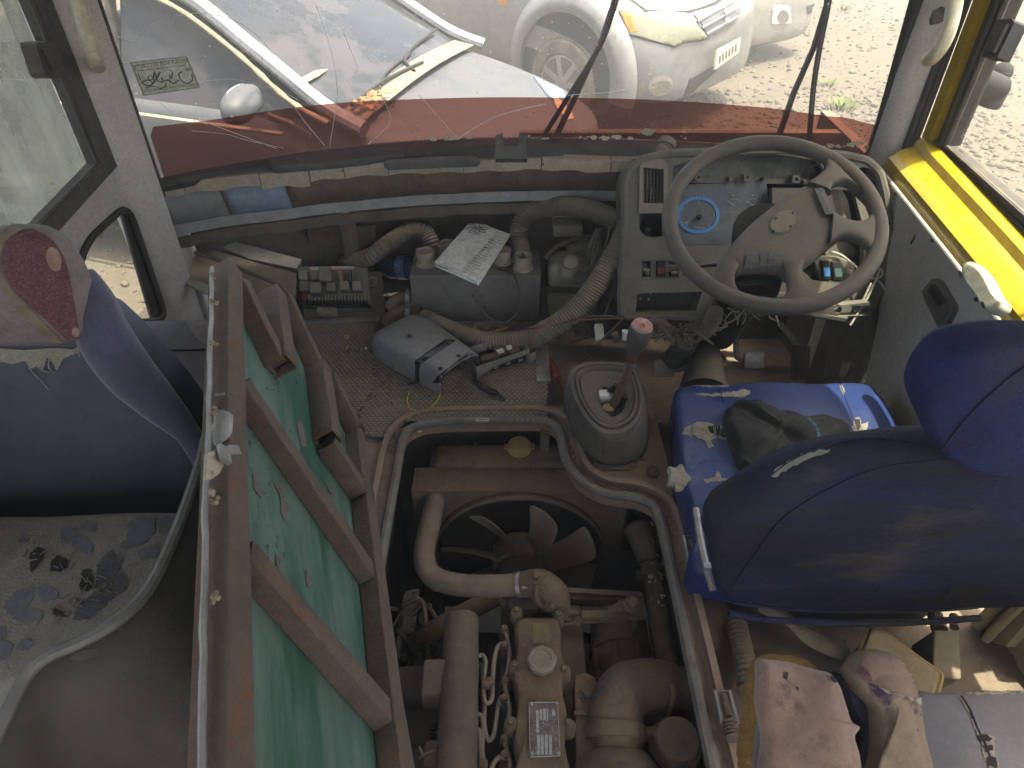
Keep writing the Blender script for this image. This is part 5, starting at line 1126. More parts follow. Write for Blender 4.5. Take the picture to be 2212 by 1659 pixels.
# long top rail: its pale welded lip, face and fittings
tw_ = .042
top = sqt(k_([(245, 70)])[0], k_([(240, 2700)])[0], .038, .04, 'top_rail')
lipm = MB()
for i, (x, y) in enumerate(((160, 70), (158, 200))): pass
P = [hp_.ptn(*k_([p])[0], .02) for p in [(163, 60), (160, 300), (150, 600), (146, 900), (132, 1150), (128, 1500), (118, 2000), (108, 2700)]]
obj('edge_lip', MB().tube(smooth(P, 8), .0034, 6).wob(.0015, 30), m_zinc, hatch)
wd_ = MB(); rnd = random.Random(8)
for y in (90, 230, 440, 770, 1180, 1215, 1700):
    for k in range(5):
        c = hp_.ptn(*k_([(172 + rnd.uniform(-10, 8), y + rnd.uniform(-14, 14))])[0], .022 + rnd.uniform(0, .01)); wd_.lathe([(.0025, -.003), (.003, 0), (.0015, .002)], c + Vector((rnd.uniform(-.004, .004), 0, rnd.uniform(-.004, .004))), (rnd.uniform(-1, 1), rnd.uniform(-1, 1), 1), 6)
tag(obj('weld_blob', wd_, m_seampeel, hatch), kind='stuff')
tt_ = bvh(top)
obj('paint_patch', drape(tt_, k_(jag([(185, 765), (225, 770), (262, 800), (262, 860), (235, 930), (180, 950), (165, 860)], 5, 20)), .002, 5), M('grey putty', (.34, .33, .31), (.28, .27, .25), .7, bump=.3), hatch, smooth=False)
obj('paint_patch', drape(tt_, k_(jag([(180, 690), (235, 684), (235, 696), (185, 706)], 2, 14)), .002, 5), m_whitecar, hatch, smooth=False)
cb = MB(); lpz = Plane(hp_.ptn(*k_([(180, 1030)])[0], .046), hp_.u, hp_.v)
cb.pplate(lpz, [k_([(140, 985), (180, 965), (215, 975), (225, 1040), (200, 1085), (165, 1110), (135, 1105)]), k_(ell(172, 1000, 9, 12, 10)), k_(ell(165, 1078, 9, 12, 10))], .004)
ct = obj('catch_plate', cb, m_card, hatch, smooth=False)
obj('catch_tongue', MB().bar(lpz.pt(*k_([(195, 965)])[0], .006), lpz.pt(*k_([(208, 1038)])[0], .006), .016, .006, lpz.n).bar(lpz.pt(*k_([(230, 976)])[0], .004), lpz.pt(*k_([(282, 978)])[0], .004), .012, .004, lpz.n), m_zinc, ct)
# cross bars and stepped front edge
sqt(k_([(300, 130)])[0], k_([(500, 535)])[0], .03, .034, 'frame_bar')
sqt(k_([(476, 185)])[0], k_([(522, 545)])[0], .036, .042, 'notch_tube')
sqt(k_([(528, 205)])[0], k_([(690, 555)])[0], .028, .034, 'frame_bar')
sqt(k_([(702, 556)])[0], k_([(752, 915)])[0], .034, .042, 'notch_tube')
sqt(k_([(748, 600)])[0], k_([(878, 862)])[0], .026, .034, 'frame_bar')
sqt(k_([(740, 930)])[0], k_([(905, 1170)])[0], .03, .036, 'frame_bar')
sqt(k_([(305, 640)])[0], k_([(985, 1640)])[0], .034, .029, 'cross_bar')
sqt(k_([(320, 1480)])[0], k_([(1085, 2355)])[0], .034, .029, 'cross_bar')
sqt(k_([(880, 870)])[0], k_([(905, 1130)])[0], .028, .03, 'bottom_rail'); sqt(k_([(918, 1150)])[0], k_([(1110, 2700)])[0], .034, .034, 'bottom_rail')
pb_ = bvh(bpy.data.objects['sheet'] if False else [c for c in hatch.children if c.name.startswith('sheet')][0])
for i, l in enumerate(([(360, 1080), (395, 1085), (385, 1120), (410, 1165), (425, 1190), (400, 1205), (370, 1170)], [(455, 1110), (480, 1140), (500, 1115), (515, 1150), (520, 1220), (550, 1250), (535, 1280), (528, 1320), (505, 1290), (500, 1200)],
                       [(585, 805), (605, 820), (625, 880), (635, 960), (605, 940), (590, 880)], [(725, 1120), (745, 1140), (775, 1180), (778, 1210), (740, 1170)], [(475, 1490), (500, 1500), (500, 1555), (482, 1550)], [(625, 1560), (650, 1580), (655, 1650), (635, 1650)],
                       [(655, 1230), (680, 1245), (690, 1300), (665, 1270)], [(345, 920), (358, 930), (352, 950)], [(445, 1050), (465, 1068), (450, 1070)], [(905, 1560), (925, 1580), (930, 1640), (900, 1600)], [(640, 740), (660, 745), (655, 760)], [(1010, 1990), (1030, 2010), (1020, 2040)])):
    obj('paint_flake', drape(pb_, k_(jag(l, 4, 9, i)), .0015, 5), m_peel, hatch, smooth=False)
fk = MB()
for i in range(34):
    x, y = rnd.uniform(340, 600), rnd.uniform(500, 1500)
    if (x - 300) * 1.45 + 640 > y + 60 or True:
        h = pb_.ray_cast(CAM, ray(*k_([(x, y)])[0]).normalized())[0]
        if h: r = rnd.uniform(.001, .003); fk.add([h + hp_.n * .002 + hp_.u * r * 2, h + hp_.n * .004 + hp_.v * r * 2, h + hp_.n * .001 - hp_.u * r], [(0, 1, 2)])
if fk.v: tag(obj('paint_chip', fk, m_peel, hatch, smooth=False), kind='stuff')

# ------------------------------------------------------------------ radiator, shroud, fan
rad = thing('radiator', (.03, 1.22, -.6), 'dust caked radiator with brass cap at the front of the engine bay', 'radiator')
rt = MB().box((.02, 1.245, -.12), (.42, .075, .09), bev=.018, seg=3); obj('top_tank', rt.wob(.003, 9), m_engine, rad)
for x in (-.09, .05): obj('tank_seam', MB().box((x, 1.245, -.12), (.012, .08, .093), bev=.004), m_engine, rad)
obj('core', MB().box((.02, 1.25, -.42), (.42, .06, .52)), m_bay, rad)
rc = Z(1122, 968, -.072); cap = obj('filler_cap', MB().lathe([(.022, -.01), (.022, 0), (.03, .002), (.03, .007), (.02, .009), (.012, .012), (0, .012)], rc, (0, -.35, 1), 24).box(rc + Vector((.031, 0, .005)), (.014, .016, .004)).box(rc + Vector((-.031, 0, .005)), (.014, .016, .004)), m_brass, rad)
cpl = Plane(rc + Vector((0, -.003, .0122)), (1, 0, 0), Vector((0, 1, .35)))
cl_ = MB(); V, F = txt('RADIATOR CAP', .0072); cl_.add([cpl.at(-x, -y - .006, .0006) for x, y in V], F); obj('cap_lettering', cl_, m_engdark, cap, smooth=False)
FC = Y(1122, 1196, 1.075)
shp = yplane(1.135)
sc0 = shp.px(1122, 1190); hole = [(sc0[0] + .215 * math.cos(a), -.31 + .215 * math.sin(a)) for a in (2 * math.pi * i / 48 for i in range(48))]
obj('shroud_plate', MB().plate(shp, [[(-.235, -.095), (.275, -.095), (.275, -.56), (-.235, -.56)], hole], .012).wob(.002, 8), m_engine, rad)
obj('shroud_ring', MB().grid([[Vector((a, 1.135 + d, b)) for a, b in hole + [hole[0]]] for d in (-.02, -.008, .02)]).wob(.001, 8), m_engine, rad, solid=.006)
obj('shroud_top', MB().box((.02, 1.17, -.092), (.51, .075, .006)), m_engine, rad)
fan = thing('cooling_fan', FC, 'brown eight bladed cooling fan inside the round shroud', 'fan')
fy = 1.10; fc = Vector((FC.x, fy, -.30))
for k in range(8):
    a0 = R(14 + 45 * k); rows = []
    for t in np.linspace(0, 1, 6):
        r = .055 + .145 * t; row = []
        for s in np.linspace(-.5, .5, 5):
            aa = a0 + s * (.50 - .12 * t) + .25 * t; tw = (s * .05) + .012 * math.sin((s + .5) * 3.1)
            row.append(fc + Vector((math.cos(aa) * r, tw - .02, math.sin(aa) * r)))
        rows.append(row)
    obj('blade', MB().grid(rows), m_fan, fan, solid=.004, sub=1)
obj('hub', MB().lathe([(.066, -.03), (.07, .0), (.066, .03), (.045, .032), (.042, .012), (.03, .012), (.028, .07), (.012, .075)], fc, (0, -1, 0), 32), m_fan, fan)
obj('visco_clutch', MB().lathe([(.055, .03), (.058, .04), (.05, .055), (.02, .06), (.02, .11)], fc, (0, -1, 0), 28), m_engdark, fan)

# hoses round the radiator
th = thing('top_hose', Z(945, 1010, -.1), 'thick dusty rubber hose from radiator top bending to the engine', 'hose')
HP = [T(952, 995, 1.76), T(945, 1035, 1.73), T(938, 1090, 1.665), T(925, 1150, 1.60), T(916, 1205, 1.55), T(935, 1245, 1.52), T(985, 1262, 1.50), T(1050, 1266, 1.48), T(1138, 1262, 1.46)]
obj('hose_body', MB().tube(HP, .0235, 18, n=7).wob(.0015, 20), m_hoserub, th)
d0 = (HP[1] - HP[0]).normalized(); d1 = (HP[-1] - HP[-2]).normalized()
obj('neck', MB().tube([HP[0] - d0 * .015, HP[0] + d0 * .02], .0255, 18), m_engine, th)
for p, d in ((HP[0] + d0 * .045, d0), (HP[-1] - d1 * .012, d1)):
    obj('hose_clamp', MB().lathe([(.024, -.007), (.0262, -.007), (.0262, .007), (.024, .007)], p, d, 24).box(p + Vector((.008, -.02, .018)), (.014, .01, .01), bev=.002), m_steel, th)
lh = obj('lower_hose', MB().tube([T(1080, 1285, 1.60), T(1010, 1320, 1.60), T(940, 1360, 1.60), T(895, 1392, 1.64)], .0215, 16, n=6).wob(.0015, 20), M('flaking tan pipe', (.2, .135, .07), (.14, .1, .06), .8, c3=(.04, .03, .025), c3m=(.58, .64), c3s=30, bump=.2), label='tan flaking pipe slanting down beside the top hose', cat='pipe')
obj('side_pipe', MB().tube([T(1370, 1130, 1.75), T(1392, 1180, 1.72), T(1412, 1260, 1.66), T(1436, 1400, 1.5), T(1470, 1560, 1.42), T(1510, 1720, 1.32)], .0225, 16, n=6).wob(.002, 12), m_hoserub, label='long dusty air pipe running along the right side of the bay', cat='pipe')
obj('pipe_joint', MB().tube([T(1372, 1135, 1.74), T(1390, 1178, 1.72), T(1400, 1215, 1.695)], lambda t: .033 - .008 * t, 16, n=4), m_hoserub, label='swollen rubber joint at the front of the long air pipe', cat='pipe joint')
pj = T(1407, 1243, 1.675); obj('hose_clamp', MB().lathe([(.025, -.006), (.028, -.006), (.028, .006), (.025, .006)], pj, T(1412, 1260, 1.66) - T(1400, 1215, 1.695), 20).box(pj + Vector((-.03, 0, .0)), (.014, .014, .022)), m_engine, label='rusty clamp on the long air pipe', cat='hose clamp')

# ------------------------------------------------------------------ engine
eng = thing('engine', (.06, .65, -.6), 'dust covered diesel engine with cast valve cover filling the open bay', 'engine')
vp = zplane(-.10)
vo = sm2([(1112, 1345), (1130, 1328), (1165, 1327), (1198, 1329), (1210, 1348), (1213, 1400), (1222, 1440), (1216, 1485), (1227, 1545), (1221, 1600), (1232, 1660), (1238, 1720), (1106, 1720), (1118, 1650), (1109, 1590), (1117, 1510), (1106, 1445), (1116, 1400)], 4)
vc = obj('valve_cover', MB().pad(vp, vp.loop(vo), .07, .016, 0, .006).wob(.0015, 20), m_engine, eng, ang=60)
obj('cylinder_head', MB().box((.062, .55, -.235), (.17, .66, .14), bev=.006).wob(.003, 12), m_engdark, eng)
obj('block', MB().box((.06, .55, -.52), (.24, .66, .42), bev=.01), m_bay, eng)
def bolt(p, r, h, ax, par, name='bolt', mat=m_engine):
    return obj(name, MB().lathe([(r * 1.5, 0), (r * 1.5, h * .2), (r, h * .22), (r, h * .9), (r * .8, h)], p, ax, 6).lathe([(r * 1.6, -.006), (r * 1.6, h * .15)], p, ax, 14), mat, par, smooth=False)
for x, y, z in ((1116, 1326, -.115), (1205, 1333, -.115), (1112, 1443, -.11), (1218, 1452, -.11), (1104, 1566, -.11), (1228, 1570, -.11)):
    p = Z(x, y, z); b_ = obj('cover_lug', MB().lathe([(.014, -.02), (.0125, .006), (.011, .008)], p, (0, 0, 1), 14), m_engine, eng); obj('bolt', MB().lathe([(.009, .007), (.009, .010), (.0062, .010), (.0062, .018), (.005, .019)], p, (0, 0, 1), 6), m_engine, b_, smooth=False)
oc = Z(1170, 1434, -.094); ocap = obj('oil_cap', MB().lathe([(.020, -.004), (.022, .002), (.0258, .004), (.027, .008), (.027, .017), (.024, .02), (.018, .0205), (.0175, .018), (.001, .018)], oc, (0, 0, 1), 64, 8, .03), M('oil cap grey', (.19, .16, .125), (.15, .125, .1), .75, dust=.4), eng)
rl = MB()
for k in range(26):
    a = 2 * math.pi * k / 26; rl.box(oc + Vector((math.cos(a) * .0212, math.sin(a) * .0212, .0208)), (.0022, .0015 + .001 * (k % 3), .0006), Matrix.Rotation(a, 3, 'Z'))
for k in range(12):
    a = 2 * math.pi * k / 12; rl.box(oc + Vector((math.cos(a) * .012, math.sin(a) * .012, .0184)), (.002, .0014, .0006), Matrix.Rotation(a, 3, 'Z'))
rl.box(oc + Vector((0, 0, .0184)), (.007, .002, .0008)); rl.box(oc + Vector((-.003, 0, .0184)), (.0018, .008, .0008)); rl.box(oc + Vector((.003, 0, .0184)), (.0018, .008, .0008))
obj('cap_marking', rl, M('cap mark', (.3, .26, .2), None, .8, bump=0), ocap, smooth=False)
obj('cast_badge', drape(bvh(vc), jag([(1150, 1345), (1186, 1345), (1188, 1388), (1152, 1390)], 1.5, 8), .001, 6), M('gold dusty badge', (.2, .15, .07), (.13, .095, .055), .6, bump=.5, bsc=300), eng, smooth=False)
npx = zplane(-.0915); nq = [(1142, 1517), (1205, 1516), (1211, 1634), (1145, 1637)]
pt_ = bvh(vc)
npt = obj('name_plate', MB().pplate(npx, [nq], .002), M('plate black', (.03, .03, .03), (.12, .11, .1), .55, sc=60, mix=(.5, .6), bump=.1, dust=.25), eng, smooth=False)
pm = MB(); m_pl = M('plate white', (.4, .39, .36), (.25, .235, .21), .6, bump=0, sc=120)
def cell(x0, y0, x1, y1): pm.pplate(npx, [[(x0, y0), (x1, y0), (x1 + .4, y1), (x0 + .4, y1)]], .0006, .0008)
pm.pplate(npx, [nq, inset(nq, .965)], .0006, .0008)
cell(1158, 1535, 1164, 1582); cell(1166, 1532, 1171, 1556); cell(1173, 1531, 1179, 1556); cell(1181, 1531, 1184, 1556)
for x in (1160, 1168, 1177, 1186): cell(x, 1588, x + 6, 1630)
rnd = random.Random(5)
for k in range(70):
    x, y = rnd.uniform(1148, 1202), rnd.uniform(1530, 1630); cell(x, y, x + rnd.uniform(.8, 2), y + rnd.uniform(1, 3))
pm.pplate(npx, [[(1193, 1530), (1199, 1538), (1199, 1548), (1193, 1546)]], .0006, .0009)
obj('plate_print', pm, m_pl, npt, smooth=False)
for x, y in ((1147, 1521), (1201, 1520), (1149, 1630), (1206, 1629)): obj('rivet', MB().lathe([(.004, 0), (.003, .003), (.001, .004)], Z(x, y, -.0912), (0, 0, 1), 10), m_steel, npt)
# thermostat housing
tc_ = T(1165, 1262, 1.455); tn = Vector((.55, -.6, .58)).normalized()
obj('thermostat_housing', MB().tube([HP[-1] - d1 * .01, HP[-1] + d1 * .03, tc_ + Vector((.03, -.015, -.02)), tc_ + Vector((.03, -.02, -.08))], lambda t: .027 + .008 * t, 16, n=5).wob(.002, 20), m_engine, eng)
fp = Plane(T(1183, 1284, 1.445), Vector((1, .9, 0)), Vector((0, .5, 1)))
obj('thermostat_flange', MB().pad(fp, fp.loop(sm2([(1160, 1244), (1182, 1238), (1202, 1262), (1203, 1290), (1188, 1312), (1172, 1316), (1158, 1296), (1158, 1262)], 4)), .022, .006), m_engine, eng)
bolt(T(1158, 1248, 1.425), .0085, .022, (0, -.35, 1), eng); bolt(T(1185, 1303, 1.432), .006, .012, fp.n, eng)
obj('water_pump', MB().box(T(1155, 1310, 1.5), (.12, .06, .07), bev=.015).tube([T(1085, 1298, 1.5), T(1150, 1300, 1.49)], .016, 12).wob(.003, 15), m_engdark, eng)
# fan belts and brace
bt_ = MB()
for h in (0, .02): bt_.bar(T(1180, 1276 + h * 700, 1.53), T(1385, 1288 + h * 600, 1.53), .012, .016)
obj('drive_belt', bt_, m_hoserub, eng)
br = MB().bar(T(1255, 1330, 1.45), T(1395, 1328, 1.46), .016, .012).bar(T(1255, 1332, 1.45), T(1246, 1350, 1.45), .014, .01).bar(T(1318, 1325, 1.46), T(1368, 1298, 1.47), .022, .012)
obj('alternator_brace', br, m_engine, eng)
obj('lifting_eye', MB().tube([T(x, y, 1.46) for x, y in ell(1234, 1330, 15, 10, 16)], .007, 8, closed=True), m_engine, eng)
obj('link_rod', MB().tube([T(1205, 1350, 1.45), T(1260, 1344, 1.45), T(1340, 1338, 1.46)], .004, 8), m_engine, eng)
bolt(T(1365, 1306, 1.455), .012, .02, (0, -.3, 1), eng); obj('brace_bolt', MB().tube([T(1366, 1300, 1.45), T(1368, 1360, 1.48)], .009, 10), m_engine, eng)
# alternator
ac = T(1340, 1402, 1.52); aa = Vector((.06, 1, -.05)).normalized()
alt = obj('alternator', MB().lathe([(.045, -.085), (.058, -.075), (.062, -.06), (.062, -.02), (.066, -.018), (.066, .0), (.062, .004), (.062, .055), (.055, .075), (.03, .08)], ac, aa, 32).wob(.0015, 15), m_engine, eng)
obj('alternator_cap', MB().lathe([(.047, -.11), (.052, -.1), (.052, -.08)], ac, aa, 28), m_engdark, alt)
an = MB()
for k in range(8): a = 2 * math.pi * k / 8 + .3; an.lathe([(.007, -.09), (.007, -.02)], ac + Vector((math.cos(a) * .063, 0, math.sin(a) * .063)), aa, 8)
obj('through_bolt', an, m_engine, alt)
tb_ = MB()
for x, y in ((1330, 1425), (1346, 1428), (1362, 1430)): tb_.lathe([(.008, 0), (.008, .008), (.004, .008), (.004, .02)], T(x, y, 1.475), (0, -.6, .8), 8)
obj('terminal', tb_, m_engine, alt)
aw = MB().tube([T(1334, 1430, 1.465), T(1334, 1450, 1.45), T(1336, 1470, 1.44)], .004, 6, n=4).tube([T(1350, 1432, 1.465), T(1362, 1452, 1.45), T(1376, 1475, 1.45), T(1390, 1490, 1.46)], .004, 6, n=4)
obj('alternator_lead', aw, m_loom, eng)
# bracket block beside the cover, air elbow, turbo inlet
bkp = zplane(-.125)
obj('side_bracket', MB().pad(bkp, bkp.loop(arc_round([(1240, 1460), (1265, 1450), (1285, 1460), (1302, 1500), (1312, 1540), (1305, 1720), (1246, 1720)], 8)), .12, .006).wob(.001, 10), m_engine, eng, ang=60)
obj('bracket_rib', MB().bar(Z(1240, 1541, -.122), Z(1310, 1541, -.122), .006, .006).bar(Z(1272, 1541, -.122), Z(1276, 1700, -.122), .006, .006), m_engine, eng)
bolt(Z(1268, 1502, -.124), .009, .012, (0, 0, 1), eng)
el = [T(1500, 1510, 1.36), T(1455, 1495, 1.36), T(1405, 1482, 1.345), T(1355, 1492, 1.325), T(1333, 1530, 1.295), T(1330, 1580, 1.265), T(1332, 1625, 1.245)]
obj('air_elbow', MB().tube(el, lambda t: .047 + .004 * math.sin(t * 3), 22, n=8).wob(.002, 14), m_engine, eng)
ed = (el[-1] - el[-2]).normalized()
obj('elbow_clamp', MB().lathe([(.049, -.012), (.054, -.012), (.054, .012), (.049, .012)], el[-1] - ed * .03, ed, 32).box(el[-1] - ed * .03 + Vector((.03, -.045, .02)), (.026, .008, .014)), m_engine, eng)
obj('inlet_flange', MB().lathe([(.05, 0), (.056, .004), (.075, .03), (.082, .05), (.082, .085), (.07, .1)], el[-1], ed, 36).box(el[-1] + ed * .02 + Vector((0, -.045, .02)), (.055, .02, .035), bev=.004), m_engine, eng)
obj('elbow_lever', MB().tube([T(1452, 1478, 1.31), T(1456, 1500, 1.30), T(1450, 1530, 1.30), T(1440, 1550, 1.31)], .006, 8, n=5), m_engine, eng)
cn = T(1458, 1610, 1.255)
obj('breather_can', MB().lathe([(.024, -.05), (.038, -.045), (.04, -.02), (.04, -.004), (.046, -.003), (.046, .003), (.04, .004), (.039, .03), (.036, .036), (.01, .037)], cn, (0, -.12, 1), 28), m_engine, eng)
obj('breather_pipe', MB().tube([T(1395, 1592, 1.27), T(1410, 1582, 1.265), T(1424, 1594, 1.26), T(1440, 1598, 1.26)], .011, 10, n=5), m_engine, eng)
# intake manifold runner and injector lines
ip = [T(998, 1330, 1.45), T(997, 1365, 1.42), T(994, 1450, 1.34), T(990, 1560, 1.25), T(985, 1720, 1.15)]
obj('intake_manifold', MB().tube(ip, lambda t: .0345 if t > .06 else .02 + .24 * t, 20, n=7).wob(.0018, 14), m_engdark, eng)
obj('manifold_flange', MB().box(T(944, 1478, 1.33), (.05, .07, .06), bev=.006).wob(.002, 20), m_engdark, eng)
obj('manifold_branch', MB().box(T(905, 1495, 1.42), (.1, .08, .09), bev=.02).wob(.003, 14), m_bay, eng)
obj('manifold_branch', MB().box(T(960, 1640, 1.23), (.07, .05, .05), bev=.01).wob(.002, 14), m_engdark, eng)
ij = zplane(-.15); m_pipe = M('dusty steel pipe', (.2, .165, .12), (.15, .12, .09), .6, dust=.3, bump=0)
i3 = lambda l: [(663.5 + x * .4001, 995.2 + y * .4) for x, y in l]
def line(pts, z=-.13, r=.0042): obj('fuel_line', MB().tube([Z(*p, z + .03 * (i % 2 == 1 and 0)) for i, p in enumerate(i3(pts))], r, 8, n=6), m_pipe, eng)
line([(1065, 915), (1080, 960), (1092, 1040), (1085, 1120), (1070, 1180), (1072, 1240), (1092, 1330), (1085, 1420), (1070, 1490), (1075, 1560), (1095, 1640), (1098, 1760)])
line([(1062, 990), (1030, 1000), (1010, 1080), (1002, 1180), (1000, 1270), (985, 1305), (960, 1300), (950, 1230), (958, 1150), (962, 1080), (945, 1050), (925, 1058)])
line([(1060, 1275), (1040, 1290), (1025, 1370), (1010, 1470), (985, 1510), (965, 1480), (955, 1400), (958, 1320), (950, 1200), (945, 1120), (935, 1100), (915, 1108)], -.14)
line([(1060, 1600), (1030, 1605), (1000, 1650), (985, 1720)]); line([(915, 1370), (940, 1380), (950, 1450), (945, 1560), (955, 1640), (960, 1750)], -.14)
line([(915, 1450), (930, 1465), (935, 1560), (940, 1640), (940, 1760)], -.14)
for x, y in ((1066, 912), (1069, 1190), (1069, 1500), (1066, 1000), (1066, 1285), (1066, 1590)):
    p = Z(*i3([(x, y)])[0], -.13); ij_ = obj('injector', MB().lathe([(.012, -.06), (.011, -.012), (.009, -.012), (.009, .0), (.0065, .0), (.0065, .009), (.004, .01)], p, (0, 0, 1), 8), m_engine, eng, smooth=False)
for x, y in ((965, 1210), (990, 1195), (950, 1640)): obj('line_clamp', MB().box(Z(*i3([(x, y)])[0], -.125), (.016, .014, .014), bev=.003), m_engine, eng)
# clutter low in the bay on the left
mb = MB(); rnd = random.Random(21)
for k in range(18):
    a = (rnd.uniform(850, 960), rnd.uniform(1300, 1480)); mb.tube([T(*a, 1.62), T(a[0] + rnd.uniform(-40, 50), a[1] + rnd.uniform(-30, 50), 1.62), T(a[0] + rnd.uniform(-60, 80), a[1] + rnd.uniform(20, 120), 1.6), T(a[0] + rnd.uniform(-60, 60), a[1] + rnd.uniform(80, 200), 1.62)], rnd.uniform(.003, .007), 6, n=5)
obj('bay_wiring', mb, m_loom, label='tangled dusty wires and thin hoses low on the left of the engine bay', cat='wiring')
obj('fuel_pump', MB().box(T(925, 1560, 1.45), (.14, .16, .16), bev=.02).box(T(900, 1640, 1.4), (.1, .12, .14), bev=.02).wob(.006, 10), m_bay, eng)
obj('return_spring', MB().tube([T(935, 1560, 1.3), T(930, 1600, 1.28), T(926, 1640, 1.26)], .008, 8, n=5, corr=(.006, .002)), m_engdark, eng)
obj('split_pin', MB().tube([T(905, 1640, 1.2), T(920, 1625, 1.2), T(945, 1618, 1.2)], .002, 6).tube([T(915, 1632, 1.2), T(905, 1612, 1.2)], .002, 6), m_engine, eng)
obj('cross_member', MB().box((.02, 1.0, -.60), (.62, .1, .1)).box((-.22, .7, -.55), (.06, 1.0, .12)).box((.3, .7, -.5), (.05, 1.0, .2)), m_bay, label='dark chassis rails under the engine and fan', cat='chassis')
# ------------------------------------------------------------------ gear lever in its boot
gl = thing('gear_shifter', Z(1310, 960, 0), 'gear lever with red topped knob in a cracked dusty rubber boot', 'gear lever')
q3 = lambda l: [(1106 + x / 3, 497.7 + y / 3) for x, y in l]
z1, z2, z3 = zplane(.0), zplane(.13), zplane(.145)
top_o = q3(sm2([(372, 960), (395, 905), (470, 868), (600, 862), (720, 872), (790, 905), (815, 960), (840, 1060), (842, 1150), (810, 1250), (740, 1310), (650, 1335), (560, 1310), (470, 1220), (400, 1090)], 3))
bot_o = q3(sm2([(330, 1130), (350, 1000), (450, 930), (600, 925), (760, 940), (860, 1010), (880, 1130), (885, 1290), (870, 1430), (800, 1500), (690, 1530), (560, 1510), (460, 1440), (380, 1300)], 3))
A = [z2.at(*z2.px(*p)) for p in top_o]; B = [z1.at(*z1.px(*p)) for p in bot_o]; n_ = len(A)
c = sum(A, Vector()) / n_; rings = [[b.lerp(a, t) + (b - c).normalized() * .006 * math.sin(t * 3.1) for a, b in zip(A, B)] for t in np.linspace(0, 1, 6)]
obj('boot', MB().loft(rings, cap=False).wob(.002, 14), m_deckboot := M('grey dusty boot', (.06, .06, .058), (.042, .044, .046), .7, dust=.5, dc=(.165, .122, .085), sc=10, c3=(.05, .06, .075), c3m=(.58, .66), c3s=10), gl, solid=.004)
tp_ = MB()
def ringz(k, dz): return [c + (a - c) * k + Vector((0, 0, dz)) for a in A]
tp_.loft([ringz(1, -.012), ringz(1.015, -.004), ringz(1.0, .006), ringz(.95, .009), ringz(.90, .006), ringz(.885, .001), ringz(.86, .001), ringz(.845, .007), ringz(.80, .009), ringz(.765, .005), ringz(.75, 0), ringz(.72, .003), ringz(.52, -.004)], cap=False)
obj('boot_top', tp_.wob(.001, 14), m_deckboot, gl)
hole_c = z2.at(*z2.px(*q3([(655, 1105)])[0]))
hole = q3(jag([(565, 1060), (590, 1010), (640, 1020), (700, 1025), (738, 1060), (740, 1150), (700, 1200), (640, 1205), (590, 1165), (570, 1110)], 4, 18))
inner = [c + (a - c) * .53 + Vector((0, 0, -.004)) for a in A]; pl_in = zplane(inner[0].z)
obj('boot_web', MB().plate(pl_in, [[(p.x, p.y) for p in inner], pl_in.loop(hole)], .003), m_deckboot, gl)
obj('boot_well', MB().loft([[c + (a - c) * .5 + Vector((0, 0, dz)) for a in A] for dz in (-.012, -.09)], cap=True), m_black2, gl)
fl_ = MB()
for l in ([(345, 1180), (370, 1290), (430, 1400), (520, 1470), (470, 1480), (390, 1400), (340, 1280)], [(560, 1495), (600, 1510), (700, 1520), (800, 1470), (865, 1480), (770, 1490), (770, 1550), (600, 1548)]): fl_.pplate(zplane(.006), [q3(l)], .003)
obj('boot_flap', fl_, m_deckboot, gl, smooth=False)
obj('boot_crack', MB().tube([rings[0][0] * 0 + z1.at(*z1.px(*q3([(608, 1500)])[0]), .004), Z(*q3([(612, 1440)])[0], .04), Z(*q3([(608, 1345)])[0], .095)], .0022, 5), m_black2, gl)
lev = [T(1318, 888, 1.60), T(1330, 862, 1.555), T(1346, 828, 1.51), T(1360, 790, 1.47), T(1366, 765, 1.45)]
obj('lever', MB().tube(lev, lambda t: .0105 - .003 * t, 12, n=4).tube([T(1361, 788, 1.468), T(1363, 782, 1.464)], .013, 12), m_rust, gl)
obj('lever_sleeve', MB().tube([T(1362, 783, 1.465), T(1370, 757, 1.445), T(1376, 738, 1.435)], lambda t: .0095 + .006 * t, 12), M('brown handle wood', (.12, .05, .035), None, .35, bump=0, coat=.3), gl)
kd = (T(1385, 712, 1.405) - T(1366, 765, 1.45)).normalized()
kb = obj('knob', MB().lathe([(.012, -.05), (.018, -.035), (.0225, -.012), (.0238, .008), (.0228, .018), (.0215, .02)], T(1381, 722, 1.41), kd, 28), M('dark knob', (.04, .042, .042), None, .35, dust=.2, bump=0), gl)
kt = T(1381, 722, 1.41) + kd * .0195
obj('knob_disc', MB().lathe([(.0212, 0), (.0212, .0022), (.019, .003), (.006, .0032), (.005, .001), (0, .001)], kt, (kd + (CAM - kt).normalized() * .35), 28), M('worn pink red disc', (.33, .10, .09), (.42, .26, .24), .5, sc=30, bump=.02, dust=.2), kb)
lg = MB().box(T(1313, 868, 1.60), (.045, .035, .05), bev=.006).tube([T(1302, 884, 1.60), T(1332, 866, 1.61)], .016, 14)
obj('linkage', lg, m_steel, gl); obj('linkage_fork', MB().bar(T(1330, 880, 1.585), T(1349, 850, 1.56), .03, .012).bar(T(1316, 852, 1.60), T(1335, 835, 1.575), .012, .02), m_black2, gl)
obj('linkage_pin', MB().lathe([(.014, 0), (.014, .006), (.009, .008), (.003, .009)], T(1312, 885, 1.575), (CAM - T(1312, 885, 1.575)), 18), m_brass, gl)
for x, y in ((500, 1498), (783, 1520), (912, 1563), (480, 1600)): pass
sc = thing('deck_bolt', Z(*q3([(912, 1565)])[0], 0), 'round headed bolt on the deck right of the gear boot', 'bolt'); obj('head', MB().lathe([(.016, 0), (.016, .003), (.01, .006), (.008, .012), (.001, .013)], Z(*q3([(912, 1567)])[0], .002), (0, 0, 1), 16), m_rust, sc)
